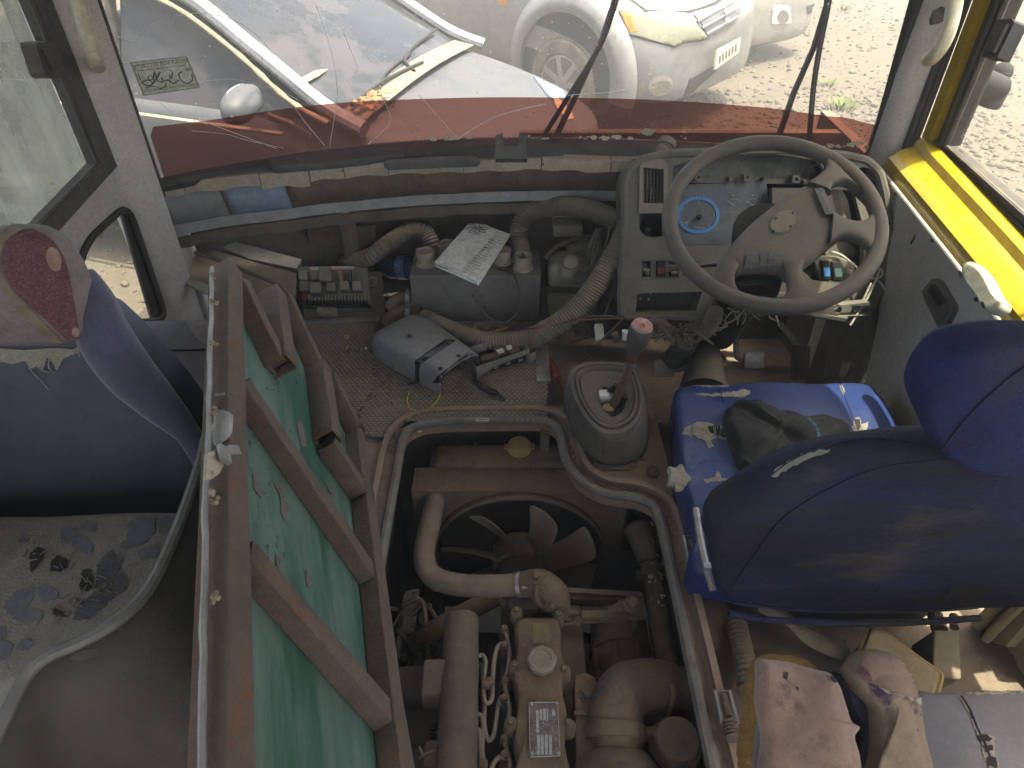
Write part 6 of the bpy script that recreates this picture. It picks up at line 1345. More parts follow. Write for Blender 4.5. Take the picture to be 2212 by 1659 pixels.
for (x, y), lb in (((500, 1500), 'left'), ((783, 1522), 'right')): obj('flap_screw', MB().lathe([(.009, 0), (.008, .003), (.003, .005)], Z(*q3([(x, y)])[0], .004), (0, 0, 1), 14), m_rust, label='%s screw holding the gear boot flap to the deck' % lb, cat='screw')

# ------------------------------------------------------------------ driver's seat
ds_ = thing('driver_seat', (.62, .95, -.12), 'torn blue vinyl driver seat with dirty cloth covered back and headrest', 'seat')
cpz = zplane(.10)
cush = sm2([(1456, 842), (1475, 824), (1600, 819), (1760, 816), (1865, 817), (1905, 838), (1950, 915), (2010, 1060), (2060, 1220), (1540, 1230), (1500, 1130), (1478, 1050), (1464, 980), (1460, 900)], 5)
cs = obj('cushion', MB().pad(cpz, cpz.loop(cush), .13, .035, 0, .022, 5).wob(.006, 7), m_bluevin, ds_, ang=70)
obj('seat_pan', MB().box((.62, 1.02, -.085), (.44, .42, .09), bev=.02), m_black2, ds_)
ct_ = bvh(cs)
tears = [q3([(1140, 1008), (1200, 995), (1290, 1008), (1380, 1002), (1450, 985), (1455, 1000), (1380, 1018), (1280, 1020), (1200, 1012)]), q3([(1175, 1070), (1200, 1058), (1300, 1062), (1420, 1050), (1480, 1035), (1550, 1035), (1540, 1060), (1480, 1085), (1430, 1075), (1300, 1080)]),
         q3([(1095, 1310), (1150, 1265), (1215, 1240), (1320, 1258), (1380, 1275), (1415, 1350), (1385, 1365), (1330, 1340), (1290, 1360), (1310, 1400), (1270, 1415), (1250, 1370), (1190, 1340), (1110, 1325)]),
         q3([(1240, 1615), (1320, 1600), (1335, 1560), (1360, 1605), (1480, 1612), (1520, 1640), (1440, 1625), (1330, 1630), (1270, 1640)]), [(1465, 828), (1560, 821), (1640, 818), (1642, 823), (1560, 827), (1480, 833)], d5([(105, 950), (230, 958), (350, 970), (470, 965), (450, 978), (330, 982), (180, 972), (110, 965)]),
         d5([(555, 1215), (590, 1210), (600, 1260), (650, 1240), (640, 1300), (560, 1310), (540, 1290)]), q3([(1475, 1450), (1495, 1470), (1500, 1560), (1520, 1640), (1495, 1640), (1480, 1540)]), d5([(455, 970), (475, 985), (500, 1060), (490, 1075), (470, 1030)])]
for i, l in enumerate(tears): obj('torn_patch', drape(ct_, jag(l, 2.2, 5, i), .0012, 5), m_greyfab, cs, smooth=False)
dk = obj('torn_hole', drape(ct_, jag(q3([(1270, 1270), (1330, 1265), (1390, 1300), (1405, 1345), (1340, 1335), (1290, 1320)]), 2, 5), .002, 5), m_black2, cs, smooth=False)
obj('torn_hole', drape(ct_, jag(d5([(560, 1225), (590, 1222), (600, 1280), (575, 1290)]), 1.5, 5), .002, 5), m_black2, cs, smooth=False)
th_ = MB(); rnd = random.Random(6)
for k in range(22):
    x = rnd.uniform(1150, 1400); a = q3([(x, 1262 + rnd.uniform(0, 20))])[0]; b = q3([(x + rnd.uniform(-25, 25), 1335 + rnd.uniform(-10, 20))])[0]
    P = [ct_.ray_cast(CAM, ray(a[0] + (b[0] - a[0]) * t, a[1] + (b[1] - a[1]) * t).normalized())[0] for t in (0, .3, .6, 1)]
    if all(P): th_.tube([p + Vector((0, 0, .003 + .002 * math.sin(i + k))) for i, p in enumerate(P)], .0007, 4, n=3)
obj('torn_thread', th_, m_greyfab, cs)
sm_ = MB()
for pts in ([(1462, 850), (1472, 960), (1490, 1060), (1520, 1140)], [(1811, 820), (1830, 870), (1850, 920), (1880, 1010)], [(1552, 822), (1562, 870)]):
    P = [ct_.ray_cast(CAM, ray(*p).normalized())[0] for p in [tuple(q_) for q_ in smooth([Vector(p) for p in pts], 8)]]; P = [p + Vector((0, 0, .0005)) for p in P if p]
    if len(P) > 2: sm_.tube(P, .0016, 5)
obj('seam', sm_, M('dark blue seam', (.015, .025, .1), None, .6, bump=0), cs)
wr_ = MB()
for k in range(30):
    x, y = rnd.uniform(1475, 1600), rnd.uniform(940, 1060); l = rnd.uniform(8, 22); P = [ct_.ray_cast(CAM, ray(x + l * t, y + 4 * math.sin(t * 5 + k)).normalized())[0] for t in (0, .35, .7, 1)]
    if all(P): wr_.tube([p + Vector((0, 0, -.0006)) for p in P], .0017, 4)
tag(obj('crease', wr_, M('cracked vinyl edge', (.035, .065, .2), None, .5, bump=0), cs), kind='stuff')
# frayed corner at the cushion's left
fc_ = MB().pplate(plane3(T(1450, 1045, 1.33), T(1490, 1050, 1.34), T(1455, 1005, 1.36)), [jag([(1450, 1010), (1475, 1003), (1490, 1020), (1485, 1050), (1470, 1062), (1450, 1045)], 4, 6)], .008).wob(.008, 40)
obj('frayed_corner', fc_, m_greyfab, ds_, smooth=False)
# back rest seen from behind
b0_, b1_, b2_ = Y(1600, 1320, .735), Y(2100, 1320, .735), Y(1850, 940, .63)
bpl = Plane(b0_, Vector((1, 0, 0)), b2_ - b0_ - Vector(((b2_ - b0_).x, 0, 0)))
bo = sm2([(1536, 1140), (1560, 1115), (1612, 1085), (1690, 1042), (1785, 1016), (1890, 1000), (2010, 988), (2212, 973), (2400, 1000), (2520, 1060), (2560, 1160), (2520, 1250), (2380, 1300), (2115, 1322), (1950, 1326), (1780, 1330), (1640, 1322), (1575, 1310), (1545, 1270), (1532, 1200)], 4)
bk_ = obj('backrest', MB().pad(bpl, bpl.loop(bo), .06, .022, 0, .006, 6).wob(.007, 6, 3).wob(.0035, 17, 8), m_bluefab, ds_, ang=70)
bt2 = bvh(bk_)
def seam_on(tree, pts, r, mat, par, lift=.001, name='seam'):
    P = [tree.ray_cast(CAM, ray(p.x, p.y).normalized()) for p in smooth([Vector(p) for p in pts], 8)]; P = [h[0] + (h[1] if h[1].dot(CAM - h[0]) > 0 else -h[1]) * lift for h in P if h[0]]
    if len(P) > 2: return obj(name, MB().tube(P, r, 5), mat, par)
m_seam = M('dark stitch line', (.012, .014, .03), None, .8, bump=0)
seam_on(bt2, [(1560, 1300), (1620, 1210), (1690, 1120), (1780, 1060), (1900, 1010), (2060, 990), (2200, 985)], .0009, m_seam, bk_)
seam_on(bt2, [(1645, 1045), (1720, 990), (1820, 955), (1900, 945), (2000, 960)], .0012, m_seam, bk_)
seam_on(bt2, [(1545, 1290), (1640, 1306), (1800, 1318), (2000, 1316), (2110, 1308)], .003, m_bluefab, bk_, .003)
obj('torn_patch', drape(bt2, jag(d5([(10, 1600), (60, 1540), (180, 1480), (250, 1440), (400, 1420), (390, 1440), (260, 1480), (150, 1540), (50, 1600)]), 2.5, 6), .0015, 6), m_greyfab, bk_, smooth=False)
hp0 = [(2040, 1290), (2060, 1262), (2110, 1262), (2140, 1272), (2110, 1285), (2090, 1300)]
obj('torn_hole', drape(bt2, jag(hp0, 2, 6), .002, 6), m_black2, bk_, smooth=False)
hem = MB().tube(smooth([Y(x, y, .725) + Vector((0, -.012, 0)) for x, y in ((1570, 1312), (1650, 1325), (1800, 1332), (1950, 1332), (2110, 1322))], 6), .006, 6); obj('hem', hem, m_bluefab, bk_)
side = MB().tube([T(1503, 1100, 1.36), T(1510, 1150, 1.32), T(1522, 1210, 1.28), T(1540, 1275, 1.25)], .007, 8, n=5); obj('side_rail', side.box(T(1505, 1115, 1.35), (.012, .012, .012)).box(T(1527, 1225, 1.265), (.012, .012, .012)), m_zinc, ds_)
hpl = Plane(Y(2212, 870, .60), Vector((1, 0, 0)), Vector((0, -.12, 1)))
ho = sm2([(1990, 900), (2000, 850), (2037, 800), (2100, 772), (2212, 760), (2330, 768), (2420, 810), (2450, 890), (2425, 970), (2360, 1035), (2250, 1050), (2150, 1045), (2070, 1020), (2015, 970)], 4)
hd_ = obj('headrest', MB().pad(hpl, hpl.loop(ho), .07, .03, 0, .01, 6).wob(.005, 8, 5), m_bluehead, ds_, ang=70)
seam_on(bvh(hd_), [(2025, 985), (2080, 910), (2150, 840), (2230, 780), (2330, 740)], .001, m_seam, hd_)

# dark cloth bag on the cushion
bgp = Plane(Z(1690, 940, .135), (1, 0, 0), (0, 1, .08))
bo_ = sm2([(1565, 905), (1572, 875), (1600, 860), (1650, 868), (1700, 885), (1760, 900), (1812, 912), (1838, 935), (1820, 965), (1760, 985), (1700, 1010), (1650, 1030), (1605, 1015), (1585, 970)], 5)
bmb = MB().pad(bgp, bgp.loop(bo_), .035, .02, 0, .02, 5)
for p in bmb.v:
    f = noise.noise(p * 9) * .02 + (1 - abs(noise.noise(Vector((p.x * 30 + p.y * 22, p.y * 9, 2)))) * 2) * .014 + (1 - abs(noise.noise(Vector((p.x * 14 - p.y * 25, p.y * 20, 7)))) * 2) * .009
    if p.z > .12: p.z += f
bag = obj('cloth_bag', bmb, M('black cloth', (.011, .012, .012), (.016, .017, .016), .85, bump=.2, bsc=240, dust=.05, dc=(.10, .09, .075), up=.1), ang=70, label='crumpled black cloth bag with blue lettering lying on the driver seat', cat='bag', sub=1)
tbv = bvh(bag); lt = MB()
V, F = txt('NCIERGE EA LTD', .03)
xsV = [v[0] for v in V]; xa, xb = min(xsV), max(xsV)
base = smooth([Vector(p) for p in d5([(318, 1385), (325, 1330), (312, 1280), (285, 1245), (255, 1215)])], 10)
ok = []
cps = []
for x, y in V:
    t = (x - xa) / (xb - xa) * (len(base) - 1); i = min(int(t), len(base) - 2); p = base[i].lerp(base[i + 1], t - i); tg = (base[i + 1] - base[i]).normalized(); nn = Vector((tg.y, -tg.x))
    q_ = p - nn * (y / .03 * 8.2); h = tbv.ray_cast(CAM, ray(q_.x, q_.y).normalized())
    cps.append((h[0] + Vector((0, -.001, .002))) if h[0] else None)
idx = {}; VV = []
for i, p in enumerate(cps):
    if p is not None: idx[i] = len(VV); VV.append(p)
lt.add(VV, [tuple(idx[i] for i in f) for f in F if all(i in idx for i in f)])
obj('lettering', lt, M('pale blue print', (.08, .3, .5), None, .7, bump=0), bag, smooth=False)

# ------------------------------------------------------------------ left front passenger seat, seen from behind
ls = thing('passenger_seat', (-.76, 1.1, -.05), 'navy backed passenger seat with maroon patterned headrest cover by the left window', 'seat')
lpl = Plane(Y(200, 1100, .82), Vector((1, 0, 0)), Vector((0, .06, 1)))
lb = obj('backrest', MB().pad(lpl, lpl.loop(sm2([(-560, 1400), (-520, 880), (-400, 740), (-150, 700), (60, 690), (190, 690), (240, 720), (310, 790), (380, 870), (430, 950), (446, 1040), (440, 1120), (200, 1200), (-100, 1320)], 5)), .10, .05, 0, .02, 6).wob(.003, 6), m_navy, ls, ang=70)
obj('side_bolster', MB().tube([T(172, 590, 1.0), T(200, 650, 1.01), T(222, 720, 1.03), T(275, 800, 1.06), T(340, 868, 1.08), T(405, 935, 1.11), T(452, 1010, 1.14)], lambda t: .018 + .02 * math.sin(min(1, t * 1.2) * 3.1), 14, n=6), M('purple navy cloth', (.055, .055, .11), (.045, .045, .07), .8, bump=.2, sheen=.3), ls)
h2 = Plane(Y(60, 640, .81), Vector((1, 0, 0)), Vector((0, .04, 1)))
hh_ = obj('headrest', MB().pad(h2, h2.loop(sm2([(-200, 700), (-180, 590), (-90, 535), (10, 518), (80, 532), (130, 580), (158, 635), (178, 700), (186, 745), (110, 765), (-20, 768), (-170, 765)]  , 5)), .07, .035, 0, .015, 6).wob(.003, 9), m_mauve, ls, ang=70)
ht_ = bvh(hh_)
obj('maroon_patch', drape(ht_, sm2([(8, 545), (25, 515), (70, 500), (112, 520), (140, 565), (155, 630), (168, 700), (176, 742), (150, 735), (100, 690), (45, 640), (12, 590)], 4), .002, 9), m_maroon, hh_)
obj('trim_band', drape(ht_, sm2([(-10, 560), (-2, 510), (30, 485), (80, 495), (45, 500), (10, 530), (5, 590), (60, 660), (140, 740), (120, 745), (30, 660), (-8, 600)], 3), .0015, 8), M('tan band', (.2, .15, .1), (.15, .12, .09), .9, bump=.2), hh_)
for cx, cy, rx, ry in ((115, 560, 15, 26), (163, 715, 8, 10)): obj('dot_patch', drape(ht_, ell(cx, cy, rx, ry, 16, -.3), .003, 7), M('tan dot', (.28, .19, .15), (.22, .15, .12), .95, bump=.3), hh_)
rgm = MB(); rnd = random.Random(14)
lt2 = bvh(lb, hh_)
obj('ragged_hem', drape(lt2, [(-150, 752)] + [(x, 752 + 2 * math.sin(x)) for x in range(-140, 165, 12)] + [(180, 742), (182, 755), (165, 762), (140, 772), (125, 800), (118, 785), (105, 770), (95, 800), (80, 790), (70, 795), (55, 778), (30, 785), (10, 780), (-30, 785), (-150, 780)], .003, 8), m_greyfab, hh_, smooth=False)
for l in ([(64, 790), (85, 812), (108, 838)], [(110, 770), (108, 790), (120, 803)], [(178, 745), (172, 755), (175, 768)], [(88, 790), (98, 798), (112, 800)]): rgm.tube([lt2.ray_cast(CAM, ray(*p).normalized())[0] + Vector((0, -.004, 0)) for p in l], .001, 5, n=4)
obj('loose_thread', rgm, m_greyfab, hh_)
lcz = zplane(.2)
lc = obj('cushion', MB().pad(lcz, lcz.loop(sm2([(225, 705), (250, 690), (310, 686), (400, 684), (470, 683), (530, 690), (520, 800), (500, 1000), (100, 1000), (190, 800)], 5)), .12, .03, 0, .01, 5), M('charcoal blue seat cloth', (.055, .065, .085), (.05, .055, .07), .8, dust=.2, bump=.2, bsc=220), ls, ang=70)
lct = bvh(lc)
obj('vinyl_wing', drape(lct, sm2([(238, 712), (246, 695), (270, 688), (312, 686), (296, 700), (282, 735), (262, 728)], 4), .002, 8), m_bluevin, lc); obj('torn_patch', drape(lct, jag([(300, 688), (318, 687), (305, 705), (288, 738), (276, 738), (292, 705)], 2, 6), .003, 7), m_greyfab, lc, smooth=False)
obj('mauve_panel', drape(lct, sm2([(402, 690), (412, 685), (470, 684), (470, 740), (448, 748), (420, 725)], 4), .002, 8), m_mauve, lc)
seam_on(lct, [(270, 750), (330, 757), (400, 757), (460, 755)], .0022, m_seam, lc, .001)
obj('seat_base', MB().box((-.74, 1.14, .0), (.42, .42, .18), bev=.02), m_black2, ls)

# ------------------------------------------------------------------ second left seat: torn cushion in a moulded shell
s2_ = thing('shell_seat', (-.62, .5, -.05), 'moulded taupe shell seat with torn flaking grey cushion in the near left corner', 'seat')
scz = zplane(.30)
sc_c = obj('cushion', MB().pad(scz, scz.loop(sm2([(-420, 1130), (-200, 1112), (0, 1105), (200, 1098), (370, 1094), (410, 1110), (400, 1200), (350, 1300), (250, 1390), (120, 1450), (-60, 1500), (-420, 1560)], 5)), .12, .03, 0, .012, 5).wob(.004, 10), m_seatgrey, s2_, ang=70)
sct = bvh(sc_c)
j3 = lambda l: [(x * .4, 995.4 + y * .4) for x, y in l]
for i, l in enumerate(([(330, 370), (360, 355), (415, 365), (410, 410), (370, 440), (335, 440)], [(385, 430), (430, 400), (475, 420), (505, 470), (500, 500), (440, 495), (400, 470)], [(430, 350), (470, 330), (525, 345), (515, 385), (460, 385)], [(640, 470), (690, 410), (700, 330), (770, 300), (840, 310), (830, 400), (780, 450), (690, 480)], [(740, 490), (800, 470), (860, 440), (850, 520), (770, 540)], [(860, 310), (900, 295), (935, 310), (905, 380), (860, 400), (850, 340)], [(20, 790), (80, 710), (180, 675), (185, 740), (150, 790), (110, 840), (40, 830)], [(195, 690), (250, 670), (310, 700), (315, 740), (230, 760)], [(60, 850), (150, 800), (235, 820), (220, 860), (130, 880)], [(95, 440), (120, 415), (158, 420), (150, 448)], [(0, 900), (35, 900), (40, 950), (0, 960)], [(0, 960), (70, 990), (60, 1040), (0, 1090)], [(85, 1030), (110, 980), (160, 960), (190, 990), (150, 1020)])):
    obj('vinyl_flake', drape(sct, j3(jag(l, 5, 14, i)), .0015, 7), m_flake, sc_c, smooth=False)
m_rib = M('ribbed lilac lining', (.13, .13, .155), (.10, .10, .12), .8, bump=.5, bsc=60, stretch=(1, 8, 1))
for i, l in enumerate(([(525, 560), (570, 510), (610, 478), (650, 540), (655, 580), (600, 640), (510, 700), (520, 620)], [(390, 860), (430, 770), (520, 710), (600, 650), (660, 600), (690, 650), (680, 690), (590, 760), (490, 855), (430, 865)])): obj('torn_lining', drape(sct, j3(jag(l, 5, 14, i)), .0015, 7), m_rib, sc_c, smooth=False)
for i, l in enumerate(([(160, 560), (165, 500), (210, 465), (240, 480), (235, 540), (170, 610)], [(270, 600), (280, 540), (310, 515), (365, 530), (370, 580), (330, 600)], [(430, 700), (445, 590), (490, 585), (515, 640), (480, 710)], [(270, 800), (320, 800), (370, 850), (300, 840)])): obj('torn_hole', drape(sct, j3(jag(l, 4, 12, i)), .0015, 7), M('grey torn hole', (.05, .052, .05), None, .9, bump=.3), sc_c, smooth=False)
thm = MB()
for k in range(46):
    cx, cy = rnd.choice([(200, 540), (320, 560), (470, 640), (560, 620), (400, 760), (520, 700), (310, 820), (640, 560)]); a = j3([(cx + rnd.gauss(0, 40), cy + rnd.gauss(0, 30))])[0]; b = (a[0] + rnd.uniform(-22, 22), a[1] + rnd.uniform(-16, 24))
    P = [sct.ray_cast(CAM, ray(a[0] + (b[0] - a[0]) * t + rnd.uniform(-2, 2), a[1] + (b[1] - a[1]) * t).normalized())[0] for t in (0, .33, .66, 1)]
    if all(P): thm.tube([p + Vector((0, 0, .0025)) for p in P], .0009, 4, n=3)
obj('torn_thread', thm, m_greyfab, sc_c)
rim_px = [(446, 940), (436, 985), (418, 1045), (395, 1110), (372, 1170), (340, 1240), (300, 1300), (240, 1350), (170, 1388), (105, 1416), (60, 1455), (20, 1530), (-30, 1640), (-60, 1760)]
RP = smooth([Z(x, y, .42 - .03 * max(0, (y - 1420) / 200)) for x, y in rim_px], 5)
cen = Vector((-.62, .62, 0)); rows = []
for t, dz in ((0, 0), (.03, -.06), (.05, -.16), (.04, -.3), (.02, -.5)):
    rows.append([p + Vector(((p - cen).x, (p - cen).y, 0)).normalized() * t + Vector((0, 0, dz)) for p in RP])
obj('shell', MB().grid(rows).wob(.002, 5), m_shell, s2_, solid=.012, soff=-1)
obj('shell_rim', MB().tube(RP, .0075, 8), m_shellrim, s2_)
pk = bvh([c for c in s2_.children if c.name.startswith('shell')][0])
for i, l in enumerate(([(410, 1030), (470, 1020), (540, 1005), (520, 1050), (430, 1085), (370, 1070)], [(590, 870), (640, 840), (680, 850), (650, 920), (600, 920)])): obj('stain', drape(pk, j3(jag(l, 6, 16, i)), .001, 7), M('shell stain', (.05, .045, .042), None, .7, bump=0), s2_, smooth=False)

# ------------------------------------------------------------------ near right seat: torn cloth covers and blue cushion
rs = thing('passenger_seat', (.5, .35, -.1), 'torn seat back with soiled pink cloth over yellow foam in the near right corner', 'seat')
k5 = lambda l: [(1603.7 + x * .3667, 1050.7 + y * .3667) for x, y in l]
def vplane(px, py, t): p = T(px, py, t); d = (CAM - p).normalized(); u = Vector((1, 0, 0)); return Plane(p, u, Vector((0, 1, .75)))
v1 = vplane(1750, 1540, .80); v0 = vplane(1740, 1560, .86)
obj('foam', MB().pad(v0, v0.loop(k5(jag(sm2([(40, 1700), (60, 1400), (80, 1180), (120, 1060), (200, 1010), (330, 1010), (430, 1035), (480, 1080), (560, 1200), (620, 1500), (640, 1800), (200, 1850)], 4), 6, 20))), .06, .03).wob(.005, 22), m_foam, rs)
pk1 = MB().pad(v1, v1.loop(k5(sm2([(118, 1035), (220, 1040), (350, 1060), (470, 1095), (550, 1115), (600, 1180), (640, 1290), (680, 1400), (735, 1440), (700, 1500), (740, 1650), (720, 1900), (180, 1900), (150, 1500), (110, 1300), (112, 1150)], 5))), .035, .02, 0, .012, 5)
for p in pk1.v: p += v1.n * (noise.noise(Vector((p.x * 26, p.y * 7, p.z * 7))) * .010)
pk_o = obj('cloth_cover', pk1, m_pinkfab, rs, ang=70)
pkt = bvh(pk_o)
for i, l in enumerate(([(515, 1125), (545, 1122), (558, 1150), (530, 1155)], [(310, 1180), (330, 1190), (325, 1205)], [(245, 1100), (265, 1100), (260, 1140), (240, 1130)])): obj('burn_hole', drape(pkt, k5(sm2(l, 3)), .0015, 5), m_black2, pk_o, smooth=False)
obj('frame_panel', MB().pplate(vplane(1660, 1620, .835), [k5([(60, 1750), (80, 1560), (100, 1380), (140, 1480), (200, 1750)])], .01), m_zinc, rs, smooth=False)
v2 = vplane(1920, 1530, .83)
obj('cover_gap', MB().pad(vplane(1840, 1580, .86), vplane(1840, 1580, .86).loop(k5(sm2([(600, 1120), (660, 1150), (740, 1240), (830, 1300), (860, 1500), (900, 1900), (640, 1900), (720, 1450), (640, 1280)], 4))), .05, .02), M('navy seat side', (.015, .02, .045), (.04, .03, .05), .8, sc=14, bump=.2), rs)
sl2 = MB().pad(v2, v2.loop(k5(sm2([(650, 1110), (680, 1060), (730, 1000), (820, 978), (920, 990), (1000, 1050), (1050, 1140), (1075, 1210), (1100, 1330), (1120, 1500), (1180, 1900), (800, 1900), (840, 1600), (820, 1350), (720, 1230)], 5))), .05, .025, 0, .015, 5)
for p in sl2.v: p += v2.n * (noise.noise(Vector((p.x * 22, p.y * 9, p.z * 9 + 4))) * .008)
slo = obj('patterned_cover', sl2, M('tan and navy patterned cloth', (.2, .145, .095), (.16, .115, .08), .9, sc=8, bump=.3, bsc=220, c3=(.05, .03, .055), c3m=(.53, .57), c3s=9, dust=.2), rs, ang=70)
slt = bvh(slo)
obj('pink_cap', drape(slt, k5(jag(sm2([(690, 1070), (735, 1008), (820, 985), (915, 997), (995, 1055), (1045, 1145), (1062, 1205), (1000, 1250), (900, 1220), (800, 1180), (720, 1130)], 4), 5, 16)), .003, 7), m_pinkfab, slo)
obj('purple_spot', drape(slt, k5(sm2([(675, 1080), (710, 1065), (750, 1110), (755, 1150), (710, 1140)], 3)), .004, 6), m_maroon, slo)
obj('torn_edge', drape(slt, k5(jag([(830, 1215), (930, 1240), (1050, 1290), (1080, 1250), (1062, 1215), (1000, 1255), (900, 1225), (800, 1185)], 6, 14)), .005, 6), m_greyfab, slo, smooth=False)
cz = zplane(.17)
bcu = thing('rear_cushion', (.75, .42, .0), 'dusty blue vinyl cushion with a long split in the lower right corner', 'cushion')
cu = obj('cushion_body', MB().pad(cz, cz.loop(sm2([(1960, 1500), (2010, 1486), (2120, 1482), (2300, 1480), (2480, 1490), (2520, 1700), (2500, 1900), (1980, 1900), (1960, 1700)], 5)), .12, .025, 0, .01, 5).wob(.003, 9), M('dusty steel blue vinyl', (.075, .085, .12), (.10, .095, .10), .5, dust=.35, sc=6, bump=.1, dc=(.17, .16, .16)), bcu, ang=70)
cut = bvh(cu)
for i, l in enumerate(([(1270, 1225), (1320, 1290), (1350, 1370), (1400, 1430), (1440, 1465), (1490, 1480), (1480, 1530), (1500, 1600), (1520, 1680), (1470, 1680), (1420, 1600), (1400, 1500), (1370, 1440), (1330, 1340)], [(1130, 1200), (1300, 1205), (1500, 1215), (1659, 1200), (1659, 1222), (1480, 1232), (1260, 1222)])): obj('split_edge', drape(cut, k5(jag(l, 7, 14, i)), .0015, 6), m_greyfab, cu, smooth=False)
for i, l in enumerate(([(1380, 1470), (1430, 1465), (1470, 1490), (1450, 1510), (1400, 1505)], [(1415, 1530), (1470, 1530), (1475, 1560), (1430, 1570)], [(1430, 1600), (1490, 1600), (1500, 1659), (1450, 1650)])): obj('split_hole', drape(cut, k5(jag(l, 4, 12, i)), .003, 6), m_black2, cu, smooth=False)
seam_on(cut, k5([(1290, 1240), (1340, 1320), (1380, 1420), (1420, 1500), (1460, 1600), (1500, 1680)]), .002, m_seam, cu)

# ------------------------------------------------------------------ things on the floor at the lower right
bx = thing('metal_box', T(1930, 1430, 1.3), 'olive scuffed metal box tilted on the floor behind the driver seat', 'box')
bxp = plane3(T(1878, 1515, 1.20), T(2015, 1512, 1.18), T(1885, 1345, 1.30))
obj('lid', MB().pad(bxp, bxp.loop(arc_round([(1832, 1480), (1887, 1346), (2032, 1452), (2015, 1512), (1870, 1530), (1825, 1520)], 8)), .06, .006), M('olive scuffed metal', (.165, .145, .085), (.125, .112, .07), .7, dust=.4, sc=14, c3=(.26, .24, .17), c3m=(.58, .66), c3s=18), bx)
obj('lid_rim', MB().tube([bxp.pt(*p, -.012) for p in arc_round([(1826, 1486), (1884, 1342), (2036, 1450), (2020, 1518)], 8)[3:]], .005, 6), m_brass, bx)
obj('handle', MB().tube([T(1862, 1395, 1.3), T(1848, 1410, 1.3), T(1838, 1440, 1.28), T(1845, 1450, 1.27)], .004, 8, n=4), m_engdark, bx)
cbx = thing('canister', T(2045, 1420, 1.25), 'dark olive rectangular canister standing by the lit door step', 'canister')
cpl_ = plane3(T(2015, 1465, 1.22), T(2075, 1467, 1.22), T(2015, 1362, 1.27))
obj('canister_body', MB().pad(cpl_, cpl_.loop(arc_round([(2014, 1466), (2018, 1360), (2072, 1360), (2078, 1467)], 5)), .09, .006), M('dark olive tin', (.085, .082, .06), (.065, .062, .048), .7, dust=.3), cbx)
obj('canister_neck', MB().tube([T(2030, 1362, 1.30), T(2020, 1330, 1.33)], .014, 10).tube([T(2062, 1356, 1.3), T(2060, 1330, 1.32)], .008, 8), m_engdark, cbx)
# pale step well by the rear door edge in sunlight
m_step = M('pale cream step', (.36, .30, .17), (.28, .23, .13), .7, dust=.2, bump=.1, sc=8)
struct('step_well', MB().box((.90, .72, -.185), (.2, .7, .02)), m_step)
struct('step_panel', MB().pplate(zplane(-.145), [k5([(1300, 885), (1440, 905), (1560, 955), (1640, 1170), (1680, 1400), (1430, 1400), (1330, 1000)])], .015).wob(.001, 10), m_step)
struct('step_panel', MB().pplate(zplane(-.13), [k5([(1248, 740), (1275, 760), (1330, 990), (1420, 1250), (1300, 1250), (1290, 1130), (1275, 900)])], .02), m_step)
spx = xplane(.945)
struct('step_panel', MB().pplate(spx, [k5([(1355, 850), (1500, 690), (1659, 505), (1800, 380), (1800, 700), (1659, 820), (1545, 945), (1420, 895)])], .02), m_step)
struct('step_rib', MB().tube([spx.pt(*k5([p])[0], .012) for p in [(1400, 850), (1540, 700), (1720, 500)]], .012, 8).tube([spx.pt(*k5([p])[0], .012) for p in [(1470, 900), (1600, 770), (1780, 600)]], .009, 8), m_step)
struct('step_panel', MB().pplate(xplane(.965), [k5([(1540, 950), (1659, 830), (1800, 700), (1800, 1200), (1650, 1180), (1600, 1000)])], .02), m_step)
struct('sun_split_bar', MB().box((1.0, .82, .15), (.03, .3, .06)), m_step)  # unseen bar added across the side opening to split the sun patch
# corrugated belt stalk and straps beside the seat
obj('belt_stalk', MB().tube([T(1590, 1345, 1.32), T(1602, 1400, 1.26), T(1612, 1450, 1.2), T(1618, 1500, 1.16)], .017, 10, n=6, corr=(.012, .003)), m_engdark, label='dusty ribbed seat belt stalk on the floor behind the driver seat', cat='belt stalk')
sbm = MB().grid([[a, a + Vector((.0, .035, .01))] for a in smooth([T(1640, 1322, 1.30), T(1700, 1350, 1.32), T(1740, 1390, 1.33), T(1800, 1420, 1.32), T(1840, 1425, 1.3)], 8)])
obj('belt_strap', sbm, M('worn belt webbing', (.07, .065, .055), None, .9, dust=.4), label='loose dusty belt strap trailing under the driver seat back', cat='strap', solid=.002)
sh = MB().pplate(zplane(-.10), [k5(arc_round([(40, 1080), (60, 960), (200, 950), (260, 1010), (250, 1100), (150, 1110)], 12))], .006)
obj('rubber_pad', sh, m_bay, label='thin dark rubber pad lying on the floor behind the seat', cat='pad')
for (x, y), t, lb in (((1483, 1180), 1.36, 'upper'), ((1551, 1515), 1.15, 'lower')):
    lc_ = thing('hold_down_latch', T(x, y, t), '%s wire hold down latch beside the engine bay edge' % lb, 'latch', 'hatch hold down latches')
    d = (T(x + 10, y + 45, t - .03) - T(x, y, t)).normalized(); a = T(x - 6, y - 22, t + .012); s = Vector((.024, 0, 0)); Ld = d * .055
    obj('wire_loop', MB().tube([a, a + s, a + s + Ld, a + Ld], .0032, 8, closed=True), m_steel, lc_); obj('roller', MB().tube([a + s * .5 + Ld * .15, a + s * .5 + Ld * .8], .006, 10), m_engdark, lc_); obj('spring', MB().tube([a + s * .5 + Ld, a + s * .5 + Ld * 1.5], .011, 10, corr=(.006, .002)), m_engdark, lc_)

